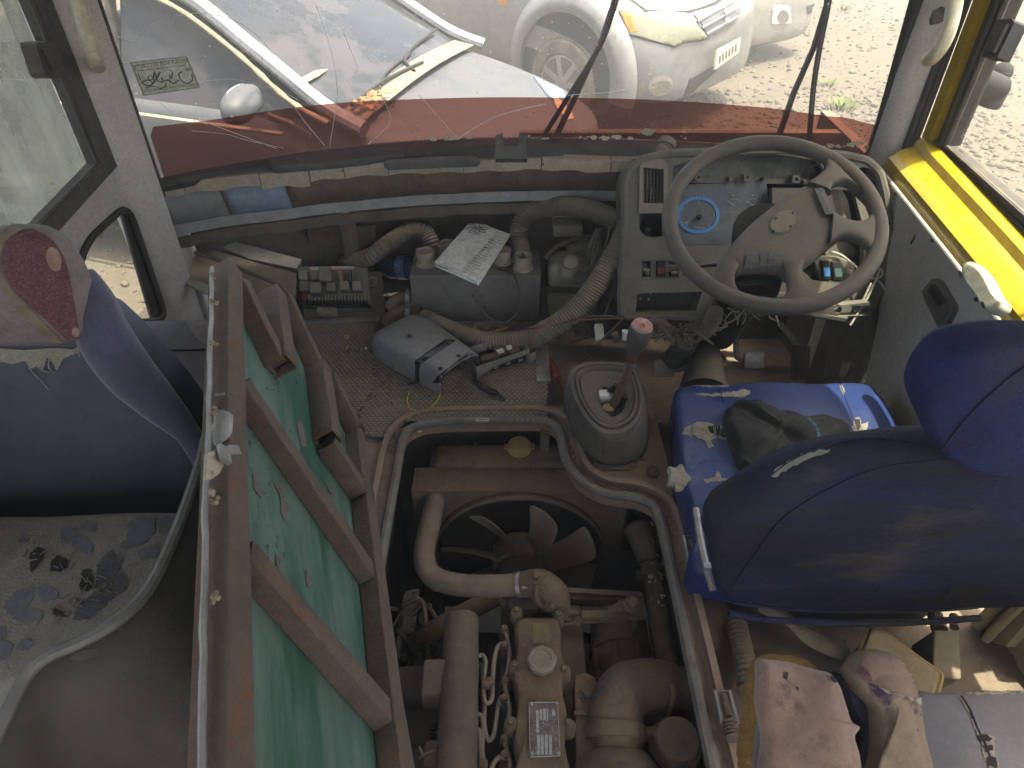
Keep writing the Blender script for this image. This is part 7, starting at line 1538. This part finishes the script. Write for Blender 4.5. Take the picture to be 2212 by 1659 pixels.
# ------------------------------------------------------------------ fuse box
fbx = thing('fuse_box', Z(725, 640, 0), 'open fuse and relay board with grey relays standing on the left floor', 'fuse box')
fpl = plane3(T(656, 664, 2.02), T(801, 664, 2.02), T(641, 574, 2.06))
obj('base_plate', MB().pplate(fpl, [[(634, 580), (820, 577), (828, 685), (655, 692)]], .006, -.03), m_grime, fbx, smooth=False)
obj('board', MB().pplate(fpl, [arc_round([(641, 576), (792, 574), (802, 664), (657, 666)], 4)], .028, 0), m_case, fbx)
obj('label_strip', MB().pplate(fpl, [[(670, 577), (764, 575), (765, 581), (671, 583)]], .0008, .001), M('pink paper label', (.5, .36, .34), (.42, .3, .29), .8, bump=0), fbx, smooth=False)
pm2 = MB()
for x in (673, 678, 690, 702, 706, 716, 722): pm2.bar(fpl.pt(x, 580.5, .0014), fpl.pt(x + 3.5, 578.5, .0014), .0012, .0004, fpl.n)
obj('label_print', pm2, m_red, fbx, smooth=False)
m_relay = M('dark grey relay', (.07, .07, .072), (.055, .055, .058), .45, dust=.5, dc=(.22, .19, .15), up=.9, bump=0)
for x0, y0, x1, y1, h in ((648, 591, 668, 612, .022), (675, 590, 695, 612, .022), (695, 588, 722, 618, .036), (651, 615, 672, 636, .026), (675, 620, 699, 644, .036), (708, 617, 728, 635, .022), (737, 614, 757, 634, .026), (763, 613, 784, 634, .022)):
    obj('relay', MB().pad(fpl, fpl.loop(arc_round([(x0, y0), (x1, y0), (x1 + 1, y1), (x0 + 1, y1)], 2, 2)), h, .0025, h, 0, 2), m_relay, fbx, ang=50)
rm_ = MB()
for y in (593, 597): rm_.bar(fpl.pt(701, y, .0372), fpl.pt(716, y - 1, .0372), .0012, .0004, fpl.n)
obj('relay_marking', rm_, m_capw, fbx, smooth=False)
obj('relay', MB().pad(fpl, fpl.loop([(733, 591), (743, 590), (746, 614), (737, 614)]), .02, .002, .02, 0, 2), m_brass, fbx, label='yellow brass coloured relay')
for i in range(20):
    x = 653 + i * 7.1; y = 638 + .25 * (664 - 664)
    obj('fuse', MB().pplate(fpl, [[(x, 639), (x + 4, 639), (x + 4.6, 652), (x + .6, 652)]], .012, .011), m_red if i < 2 else m_relay, fbx, smooth=False)
fr_ = MB()
for i in range(21): x = 652 + i * 7.1; fr_.bar(fpl.pt(x, 653, .009), fpl.pt(x + 1, 664, .009), .003, .016, fpl.n)
fr_.bar(fpl.pt(655, 665, .007), fpl.pt(801, 663, .007), .005, .014, fpl.n)
obj('fuse_carrier', fr_, m_black2, fbx, smooth=False)
ter = MB()
for i in range(7):
    for j in range(3): ter.box(fpl.pt(750 + j * 6.5, 588 + i * 3.4, .004), (.005, .003, .004))
obj('terminal', ter, m_steel, fbx, smooth=False)
for x, y in ((637, 612), (804, 607)):
    e = obj('bracket_ear', MB().pplate(fpl, [arc_round([(x - 9, y - 10), (x + 9, y - 12), (x + 9, y + 8), (x - 8, y + 8)], 3)], .01, -.005), m_case, fbx); obj('screw', MB().lathe([(.008, 0), (.007, .003), (.002, .005)], fpl.pt(x, y, -.004), fpl.n, 12), m_engdark, e)
obj('loom', MB().tube([fpl.pt(690, 668, -.005), fpl.pt(705, 675, .0), fpl.pt(728, 672, -.005)], .014, 12, n=6, corr=(.007, .0015)), m_corr, fbx)
obj('floor_batten', MB().bar(Z(654, 700, .012), Z(822, 690, .012), .03, .016, bev=.002), m_zinc, label='grey metal batten on the floor in front of the fuse box', cat='batten')

# ------------------------------------------------------------------ mats, shroud and oddments on the deck
def ribmat(name, pl, loop, th, label, h=0):
    m = thing(name, pl.pt(*loop[0]), label, 'floor mat', 'ribbed rubber floor mats'); obj('sheet', MB().pplate(pl, [loop], th, h), m_matbase, m, smooth=False)
    P = [Vector(pl.px(*p)) for p in loop]; xs_ = [p.x for p in P]; ys_ = [p.y for p in P]
    def inside(x, y):
        r = False; j = len(P) - 1
        for i in range(len(P)):
            if (P[i].y > y) != (P[j].y > y) and x < (P[j].x - P[i].x) * (y - P[i].y) / (P[j].y - P[i].y) + P[i].x: r = not r
            j = i
        return r
    mb = MB(); s = .0125; r = .0058; i0, i1 = int(min(xs_) / s) - 1, int(max(xs_) / s) + 1; j0, j1 = int(min(ys_) / s * 1.4) - 1, int(max(ys_) / s * 1.4) + 1
    for i in range(i0, i1):
        for j in range(j0, j1):
            x, y = (i + .5 * (j % 2)) * s, j * s / 1.4
            if not inside(x, y): continue
            k = len(mb.v); a = r; mb.v += [pl.at(x - a, y, h), pl.at(x, y - a * .75, h), pl.at(x + a, y, h), pl.at(x, y + a * .75, h), pl.at(x, y, h + .003)]; mb.f += [(k, k + 1, k + 4), (k + 1, k + 2, k + 4), (k + 2, k + 3, k + 4), (k + 3, k, k + 4)]
    tag(obj('stud', mb, m_mat, m, smooth=False), kind='stuff'); return m
ribmat('floor_mat', zplane(.008), e3([(660, 1190), (700, 1140), (750, 1010), (770, 850), (790, 700), (840, 620), (1000, 600), (1870, 590), (1890, 905), (1885, 1240), (1300, 1240), (900, 1245), (830, 1345), (715, 1335), (690, 1270)]), .006, 'large tan ribbed rubber mat on the deck in front of the engine opening', .004)
ribmat('floor_mat', zplane(.016), e3([(250, 615), (775, 597), (775, 800), (770, 900), (745, 1050), (700, 1130), (650, 1192), (560, 1150), (400, 900), (300, 700)]), .006, 'small curled ribbed mat overlapping the large one on the left', .005)
# column shroud with tape
shr = thing('column_shroud', Z(930, 780, .012), 'grey blue plastic steering column shroud bound with black tape on the mat', 'shroud')
z9 = zplane(.10)
e_ = lambda x, y, z: Z(*e3([(x, y)])[0], z)
AX = [e_(880, 690, .0), e_(1330, 1050, .0)]
secs = []
for t, wd, ht in ((0, .105, .07), (.06, .115, .085), (.3, .115, .09), (.55, .108, .085), (.75, .10, .085), (.95, .098, .08), (1.0, .094, .072)):
    cpt = (e_(905, 760, .0)).lerp(e_(1330, 1030, .0), t); dx = (e_(1330, 1030, 0) - e_(905, 760, 0)).normalized(); sd2 = dx.cross(Vector((0, 0, 1)))
    dip = -.012 if .25 < t < .6 else 0
    prof = [(-1, .012 if t < .9 else .03), (-1.02, .5), (-.95, .82), (-.8, .97), (-.3, 1.0), (.3, 1.0), (.8, .97), (.95, .82), (1.02, .5), (1, .012 if t < .9 else .03)]
    secs.append([cpt + sd2 * (a * wd * .72) + Vector((0, 0, .012 + b * ht)) for a, b in prof])
shb = obj('shell', MB().grid(secs), m_shroud, shr, ang=50, solid=.004, sub=1)
sht = bvh(shb)
for l in ([(1030, 845), (1230, 705), (1290, 712), (1285, 725), (1085, 860), (1068, 868), (1060, 970), (1030, 960)], [(1165, 965), (1175, 945), (1370, 790), (1415, 805), (1230, 950), (1185, 990), (1145, 985)]): obj('tape', drape(sht, e3(l), .0015, 5), m_tape, shb)
for x, y in ((1312, 814), (1196, 897)): obj('screw_hole', drape(sht, e3(ell(x, y, 15, 12, 14)), .001, 4), m_black2, shb)
obj('recess', drape(sht, e3(ell(990, 688, 30, 20, 18)), .0012, 4), M('recess shade plastic', (.12, .13, .15), None, .6, bump=0), shb); obj('slot', drape(sht, e3([(980, 682), (1000, 680), (1004, 694), (984, 696)]), .002, 4), m_black2, shb)
tl_ = MB().grid([[e_(1385, 970, .05), e_(1425, 965, .05)], [e_(1450, 1030, .03), e_(1490, 1000, .035)], [e_(1530, 1075, .02), e_(1560, 1040, .022)], [e_(1600, 1112, .014), e_(1618, 1095, .016)]]); obj('tape_tail', tl_, m_tape, shr, solid=.001)
obj('tape_tail', MB().grid([[e_(975, 985, .03), e_(985, 1005, .02)], [e_(1020, 975, .03), e_(1030, 995, .025)], [e_(1060, 970, .035), e_(1055, 990, .03)]]), m_tape, shr, solid=.001)
obj('yellow_lead', MB().tube([e_(995, 1045, .02), e_(980, 1100, .016), e_(1000, 1155, .014), e_(1060, 1172, .014), e_(1130, 1150, .014), e_(1180, 1095, .02), e_(1195, 1055, .03)], .0016, 6, n=7), m_wirey, label='thin yellow wire loop lying on the mat below the shroud', cat='wire')
# radio chassis
rd = thing('radio_chassis', e_(1560, 860, .0), 'empty tin radio chassis frame lying beside the shroud', 'radio chassis')
ra, rb, rc_ = e_(1430, 970, .012), e_(1765, 870, .012), e_(1410, 830, .012)
rpl = plane3(ra, rb, ra + Vector((0, 0, .06)))
ru = (rb - ra).normalized(); rw = ru.cross(Vector((0, 0, -1))) ; rlen = (rb - ra).length
if rw.y < 0: rw = -rw
obj('front_panel', MB().plate(Plane(ra, ru, (0, 0, 1)), [[(0, 0), (rlen, 0), (rlen, .05), (0, .042)]] + [[(x, .018), (x + .012, .018), (x + .012, .026), (x, .026)] for x in (.05, .085, .12)] + [[(.145, .01), (.17, .01), (.17, .035), (.145, .035)]], .0015), m_zinc, rd, smooth=False)
obj('side_panel', MB().plate(Plane(ra, rw, (0, 0, 1)), [[(0, 0), (.075, 0), (.075, .042), (0, .042)]], .0015).plate(Plane(rb, rw, (0, 0, 1)), [[(0, 0), (.075, 0), (.075, .05), (0, .05)]], .0015).plate(Plane(ra + rw * .075, ru, (0, 0, 1)), [[(0, 0), (rlen, 0), (rlen, .05), (0, .05)]], .0015), m_zinc, rd, smooth=False)
obj('circuit_tray', MB().box(ra + ru * rlen * .6 + rw * .037 + Vector((0, 0, .02)), (rlen * .7, .06, .02), Matrix((ru, rw, (0, 0, 1))).transposed()), m_black2, rd)
chb = MB(); rr_ = Matrix((ru, rw, (0, 0, 1))).transposed()
for a, b, s in ((.35, .03, (.05, .02, .012)), (.6, .04, (.035, .025, .02)), (.8, .03, (.03, .03, .015)), (.7, .06, (.06, .008, .02))): chb.box(ra + ru * rlen * a + rw * b + Vector((0, 0, .034)), s, rr_, .001)
obj('component', chb, m_engdark, rd, smooth=False); obj('socket', MB().box(ra + ru * rlen * .72 + rw * .03 + Vector((0, 0, .05)), (.012, .01, .008), rr_).box(ra + ru * rlen * .55 + rw * .03 + Vector((0, 0, .046)), (.016, .012, .006), rr_), m_white, rd, smooth=False)
# small oddments
obj('bottle_ring', MB().lathe([(.0165, 0), (.018, 0), (.018, .016), (.0165, .016), (.0165, .003), (.0, .003)], e_(1452, 660, .01), (0, -.25, 1), 22), m_capw, label='white plastic cap ring lying in front of the heater', cat='cap')
obj('wood_splinter', MB().bar(e_(1470, 680, .018), e_(1630, 630, .018), .007, .004), m_wirey, label='yellow wood sliver beside the white cap ring', cat='splinter')
def leaf(pts, label, z=.026, cat='leaf', mat=m_leaf): obj('dry_leaf', MB().pplate(zplane(z), [e3(pts)], .0012).wob(.003, 60), mat, smooth=False, label=label, cat=cat)
leaf([(568, 680), (585, 673), (605, 680), (606, 705), (588, 714), (570, 702)], 'round dry yellow leaf on the small mat'); leaf([(570, 782), (597, 745), (602, 750), (578, 788)], 'thin dry straw coloured sliver on the small mat'); leaf([(676, 768), (688, 765), (694, 780), (682, 786)], 'tiny pale leaf scrap on the small mat'); leaf([(708, 762), (718, 756), (724, 764), (712, 768)], 'white paper scrap on the small mat', mat=m_paper)
leaf([(1040, 1295), (1072, 1288), (1075, 1303), (1048, 1310)], 'square tan scrap lying in the flange grit', .02)
obj('clip', MB().pplate(zplane(.016), [e3([(1428, 1218), (1508, 1216), (1508, 1234), (1426, 1236)]), e3([(1436, 1222), (1500, 1221), (1500, 1230), (1435, 1231)])], .006), m_steel, smooth=False, label='small rectangular metal clip at the mat front edge', cat='clip')
dbm = MB(); rnd = random.Random(33)
for k in range(620):
    if k < 260: x, y = rnd.uniform(1060, 1175), rnd.uniform(705, 790); z = .016
    elif k < 420: x, y = rnd.uniform(690, 1170), rnd.uniform(720, 905); z = .02
    else: x, y = rnd.uniform(1400, 1470), rnd.uniform(860, 1330); z = -.10
    p = Z(x, y, z); r = abs(rnd.gauss(0, .0016)) + .0008
    dbm.box(p, (r * rnd.uniform(1, 3), r, r * .8), Matrix.Rotation(rnd.uniform(0, 6), 3, 'Z') @ Matrix.Rotation(rnd.uniform(-.6, .6), 3, 'X'))
tag(obj('debris', dbm, m_cardboard, smooth=False), kind='stuff')
# screwdriver in the gap beside the boot
sdv = thing('screwdriver', Z(1200, 800, -.15), 'red and yellow screwdriver standing in the gap left of the gear boot', 'screwdriver')
s0, s1, s2__ = T(1182, 773, 1.93), T(1204, 818, 1.86), T(1223, 855, 1.80); sdd = (s1 - s0).normalized()
L0 = (s1 - s0).length; obj('handle', MB().lathe([(.009, L0 * .12), (.012, L0 * .2), (.014, L0 * .5), (.011, L0 * .85), (.008, L0 * .88), (.012, L0 * .93), (.011, L0)], s0, sdd, 12), m_red, sdv)
obj('end_cap', MB().lathe([(.006, -.004), (.011, 0), (.012, L0 * .12), (.009, L0 * .16)], s0, sdd, 12), M('yellow handle end', (.5, .36, .04), None, .45, bump=0), sdv); obj('shaft', MB().tube([s1, s2__], .004, 8), M('red shaft', (.22, .06, .05), None, .4, bump=0), sdv)
# tags and plugs hanging below the panel
obj('relay_tag', MB().pad(plane3(T(1286, 733, 1.80), T(1305, 735, 1.80), T(1284, 697, 1.83)), plane3(T(1286, 733, 1.80), T(1305, 735, 1.80), T(1284, 697, 1.83)).loop(arc_round([(1284, 699), (1303, 697), (1306, 730), (1287, 734)], 3)), .012, .003), m_white, label='white square plug with black marks hanging by a wire', cat='plug')
obj('plug', MB().box(T(1354, 725, 1.62), (.018, .014, .022), Matrix.Rotation(.2, 3, 'Y'), .002).box(T(1350, 718, 1.62), (.012, .01, .01), bev=.001), m_white, label='small white connector plug beside the gear knob', cat='plug')
obj('plug', MB().box(T(1330, 728, 1.78), (.018, .016, .026), Matrix.Rotation(-.4, 3, 'Y'), .002), m_engdark, label='dusty brown connector behind the gear knob', cat='plug')
wm = MB().tube([T(1299, 698, 1.82), T(1318, 650, 1.80), T(1340, 590, 1.78), T(1352, 540, 1.76)], .0022, 6, n=6); obj('hanging_wire', wm, m_wired, label='grey wire rising from the white plug to the panel', cat='wire')
obj('hanging_wire', MB().tube([T(1240, 800, 1.80), T(1290, 745, 1.76), T(1345, 690, 1.70)], .0025, 6, n=4), m_wired, label='taut grey wire slanting from the gear boot to the panel', cat='wire')
obj('hanging_wire', MB().tube([T(1345, 688, 1.74), T(1280, 690, 1.80), T(1215, 695, 1.80), T(1165, 712, 1.80), T(1145, 735, 1.84), T(1138, 760, 1.88)], .0018, 6, n=6), m_wirer, label='thin pink red wire stretched over the sagging hose', cat='wire')
obj('hanging_wire', MB().tube([T(1345, 684, 1.75), T(1270, 684, 1.80), T(1200, 700, 1.80), T(1120, 714, 1.86)], .0025, 6, n=6), m_wired, label='dusty dark wire stretched beside the pink red wire', cat='wire')
# loom under the panel
lo = MB(); rnd = random.Random(17)
lo.tube([T(1400, 690, 1.72), T(1425, 705, 1.74), T(1450, 722, 1.75), T(1490, 728, 1.75), T(1530, 708, 1.72), T(1545, 670, 1.68)], .02, 10, n=7)
for k in range(34):
    t = rnd.random(); b = Vector((1400 + 150 * t, 690 + 40 * math.sin(t * 3.1))); lo.tube([T(b.x, b.y, 1.72), T(b.x + rnd.uniform(-25, 25), b.y + rnd.uniform(-5, 25), 1.70), T(b.x + rnd.uniform(-35, 35), b.y + rnd.uniform(-25, 25), 1.71), T(b.x + rnd.uniform(-40, 40), b.y + rnd.uniform(-40, 10), 1.72)], rnd.uniform(.001, .003), 6, n=4)
obj('wiring_loom', lo.wob(.004, 40), m_loom, label='thick tangled taped wiring loom hanging under the instrument panel', cat='wiring')
obj('gland_plate', MB().pplate(plane3(T(1210, 720, 1.86), T(1280, 720, 1.86), T(1215, 690, 1.90)), [[(1205, 700), (1240, 690), (1275, 700), (1280, 722), (1240, 735), (1215, 728)], ell(1254, 714, 15, 12, 16)], .01), m_engdark, label='dark plate with a round hole under the sagging hose', cat='plate')
obj('tread_strip', MB().box(Z(1172, 785, .012), (.035, .16, .008)), m_steel, label='ribbed bright edge strip at the right edge of the mat', cat='strip')
# pedals
def pedal(name, px, arm, t, w_, h_, mat, label):
    p = thing(name, T(*px, t), label, 'pedal', 'foot pedals'); pl = Plane(T(*px, t), Vector((1, 0, 0)), Vector((0, .55, .85))); a, b = pl.px(*px)
    obj('pad', MB().pad(pl, arc_round([(a - w_ / 2, b - h_ / 2), (a + w_ / 2, b - h_ / 2), (a + w_ / 2, b + h_ / 2), (a - w_ / 2, b + h_ / 2)], .01), .014, .004), mat, p); obj('arm', MB().tube([T(*q, tt) for q, tt in arm], .008, 10, n=3), m_zinc, p); return p
pedal('clutch_pedal', (1435, 796), [((1440, 797), t_) for t_ in (2.0,)] + [((1473, 797), 2.0), ((1478, 780), 2.0), ((1474, 740), 2.0), ((1472, 690), 2.0)], 1.99, .062, .048, m_capw, 'worn left hand clutch pedal')
pedal('brake_pedal', (1631, 779), [((1610, 776), 2.02), ((1592, 772), 2.02), ((1590, 740), 2.02), ((1594, 690), 2.0)], 2.0, .062, .048, m_steel, 'bright worn middle brake pedal')
ap = pedal('accelerator_pedal', (1731, 784), [((1730, 760), 2.02), ((1715, 735), 2.03), ((1685, 700), 2.03)], 2.0, .05, .10, m_engine, 'long ribbed accelerator pedal')
pl = Plane(T(1731, 784, 2.0), Vector((1, 0, 0)), Vector((0, .55, .85))); a, b = pl.px(1731, 784); rb2 = MB()
for k in range(5): rb2.bar(pl.at(a - .018 + k * .009, b - .045, .002), pl.at(a - .018 + k * .009, b + .045, .002), .004, .004, pl.n)
obj('tread_rib', rb2, m_engdark, ap)
obj('column_gaiter', MB().tube([T(1520, 860, 1.85), T(1522, 800, 1.93), T(1530, 750, 2.0)], lambda t: .07 - .04 * t, 20, n=6), m_blackrub, label='black rubber gaiter on the footwell floor between the pedals', cat='gaiter')
obj('gaiter_ring', MB().tube([T(1526, 775, 1.96) + Vector((math.cos(a) * .05, math.sin(a) * .05, 0)) for a in np.linspace(0, 6.283, 25)[:-1]], .006, 8, closed=True), m_engdark, label='ring round the top of the black rubber gaiter', cat='ring')
obj('kick_panel', MB().pplate(plane3(T(1800, 800, 1.95), T(1880, 790, 1.85), T(1810, 700, 1.95)), [[(1790, 690), (1850, 655), (1905, 690), (1900, 740), (1870, 800), (1850, 830), (1780, 830)]], .02).wob(.012, 14), m_grime, label='torn dusty trim flap at the right of the footwell', cat='trim')
obj('floor_tab', MB().pplate(plane3(T(1815, 815, 1.85), T(1835, 815, 1.85), T(1820, 782, 1.88)), [d5([(460, 945), (485, 855), (540, 855), (505, 945)])], .006), m_card, smooth=False, label='small cream tab on the footwell floor by the accelerator', cat='tab')
# scrap boards in the left front corner
obj('card_sheet', MB().pplate(plane3(Z(400, 590, .16), Z(620, 640, .10), Z(450, 530, .20)), [[(398, 580), (430, 530), (560, 570), (640, 590), (640, 640), (560, 660), (400, 610)]], .006).wob(.004, 10), m_cardboard, label='dusty cardboard sheet lying in the left front corner', cat='cardboard')
obj('card_sheet', MB().pplate(plane3(Z(470, 540, .19), Z(640, 585, .13), Z(480, 515, .21)), [[(470, 530), (480, 515), (560, 535), (650, 560), (640, 580), (540, 560)]], .02).wob(.003, 10), m_seatgrey, label='pale dusty board behind the cardboard in the left corner', cat='board')
obj('card_sheet', MB().pplate(plane3(Z(405, 615, .16), Z(460, 640, .16), Z(405, 590, .17)), [[(403, 600), (455, 622), (455, 640), (402, 616)]], .012, .01), m_capw, label='pale batten end on the cardboard near the corner pillar', cat='batten')
obj('corner_wire', MB().tube([T(420, 545, 1.84), T(480, 565, 1.86), T(540, 590, 1.88), T(600, 615, 1.92), T(618, 640, 1.93)], .005, 8, n=5), m_wired, label='dusty cable crossing the cardboard in the left corner', cat='cable')
obj('brass_block', MB().box(Z(632, 640, .03), (.03, .025, .03), bev=.002), m_brass, label='small brass coloured terminal block left of the fuse box', cat='terminal block')
# ------------------------------------------------------------------ added haze volume round the whole place, stands in for lens glare
hm = bpy.data.materials.new('glare veil haze'); hm.use_nodes = True; hn = hm.node_tree; hn.nodes.remove(hn.nodes['Principled BSDF'])
pv = hn.nodes.new('ShaderNodeVolumePrincipled'); pv.inputs['Color'].default_value = (.9, .9, .88, 1); pv.inputs['Density'].default_value = HAZE; pv.inputs['Anisotropy'].default_value = .3
hn.links.new(pv.outputs[0], hn.nodes['Material Output'].inputs['Volume'])
tag(obj('haze', MB().box((0, 15, -.05), (150, 160, 3.9)), hm, smooth=False), kind='stuff')
for o in bpy.data.objects:
    if '_w' in o: del o['_w']
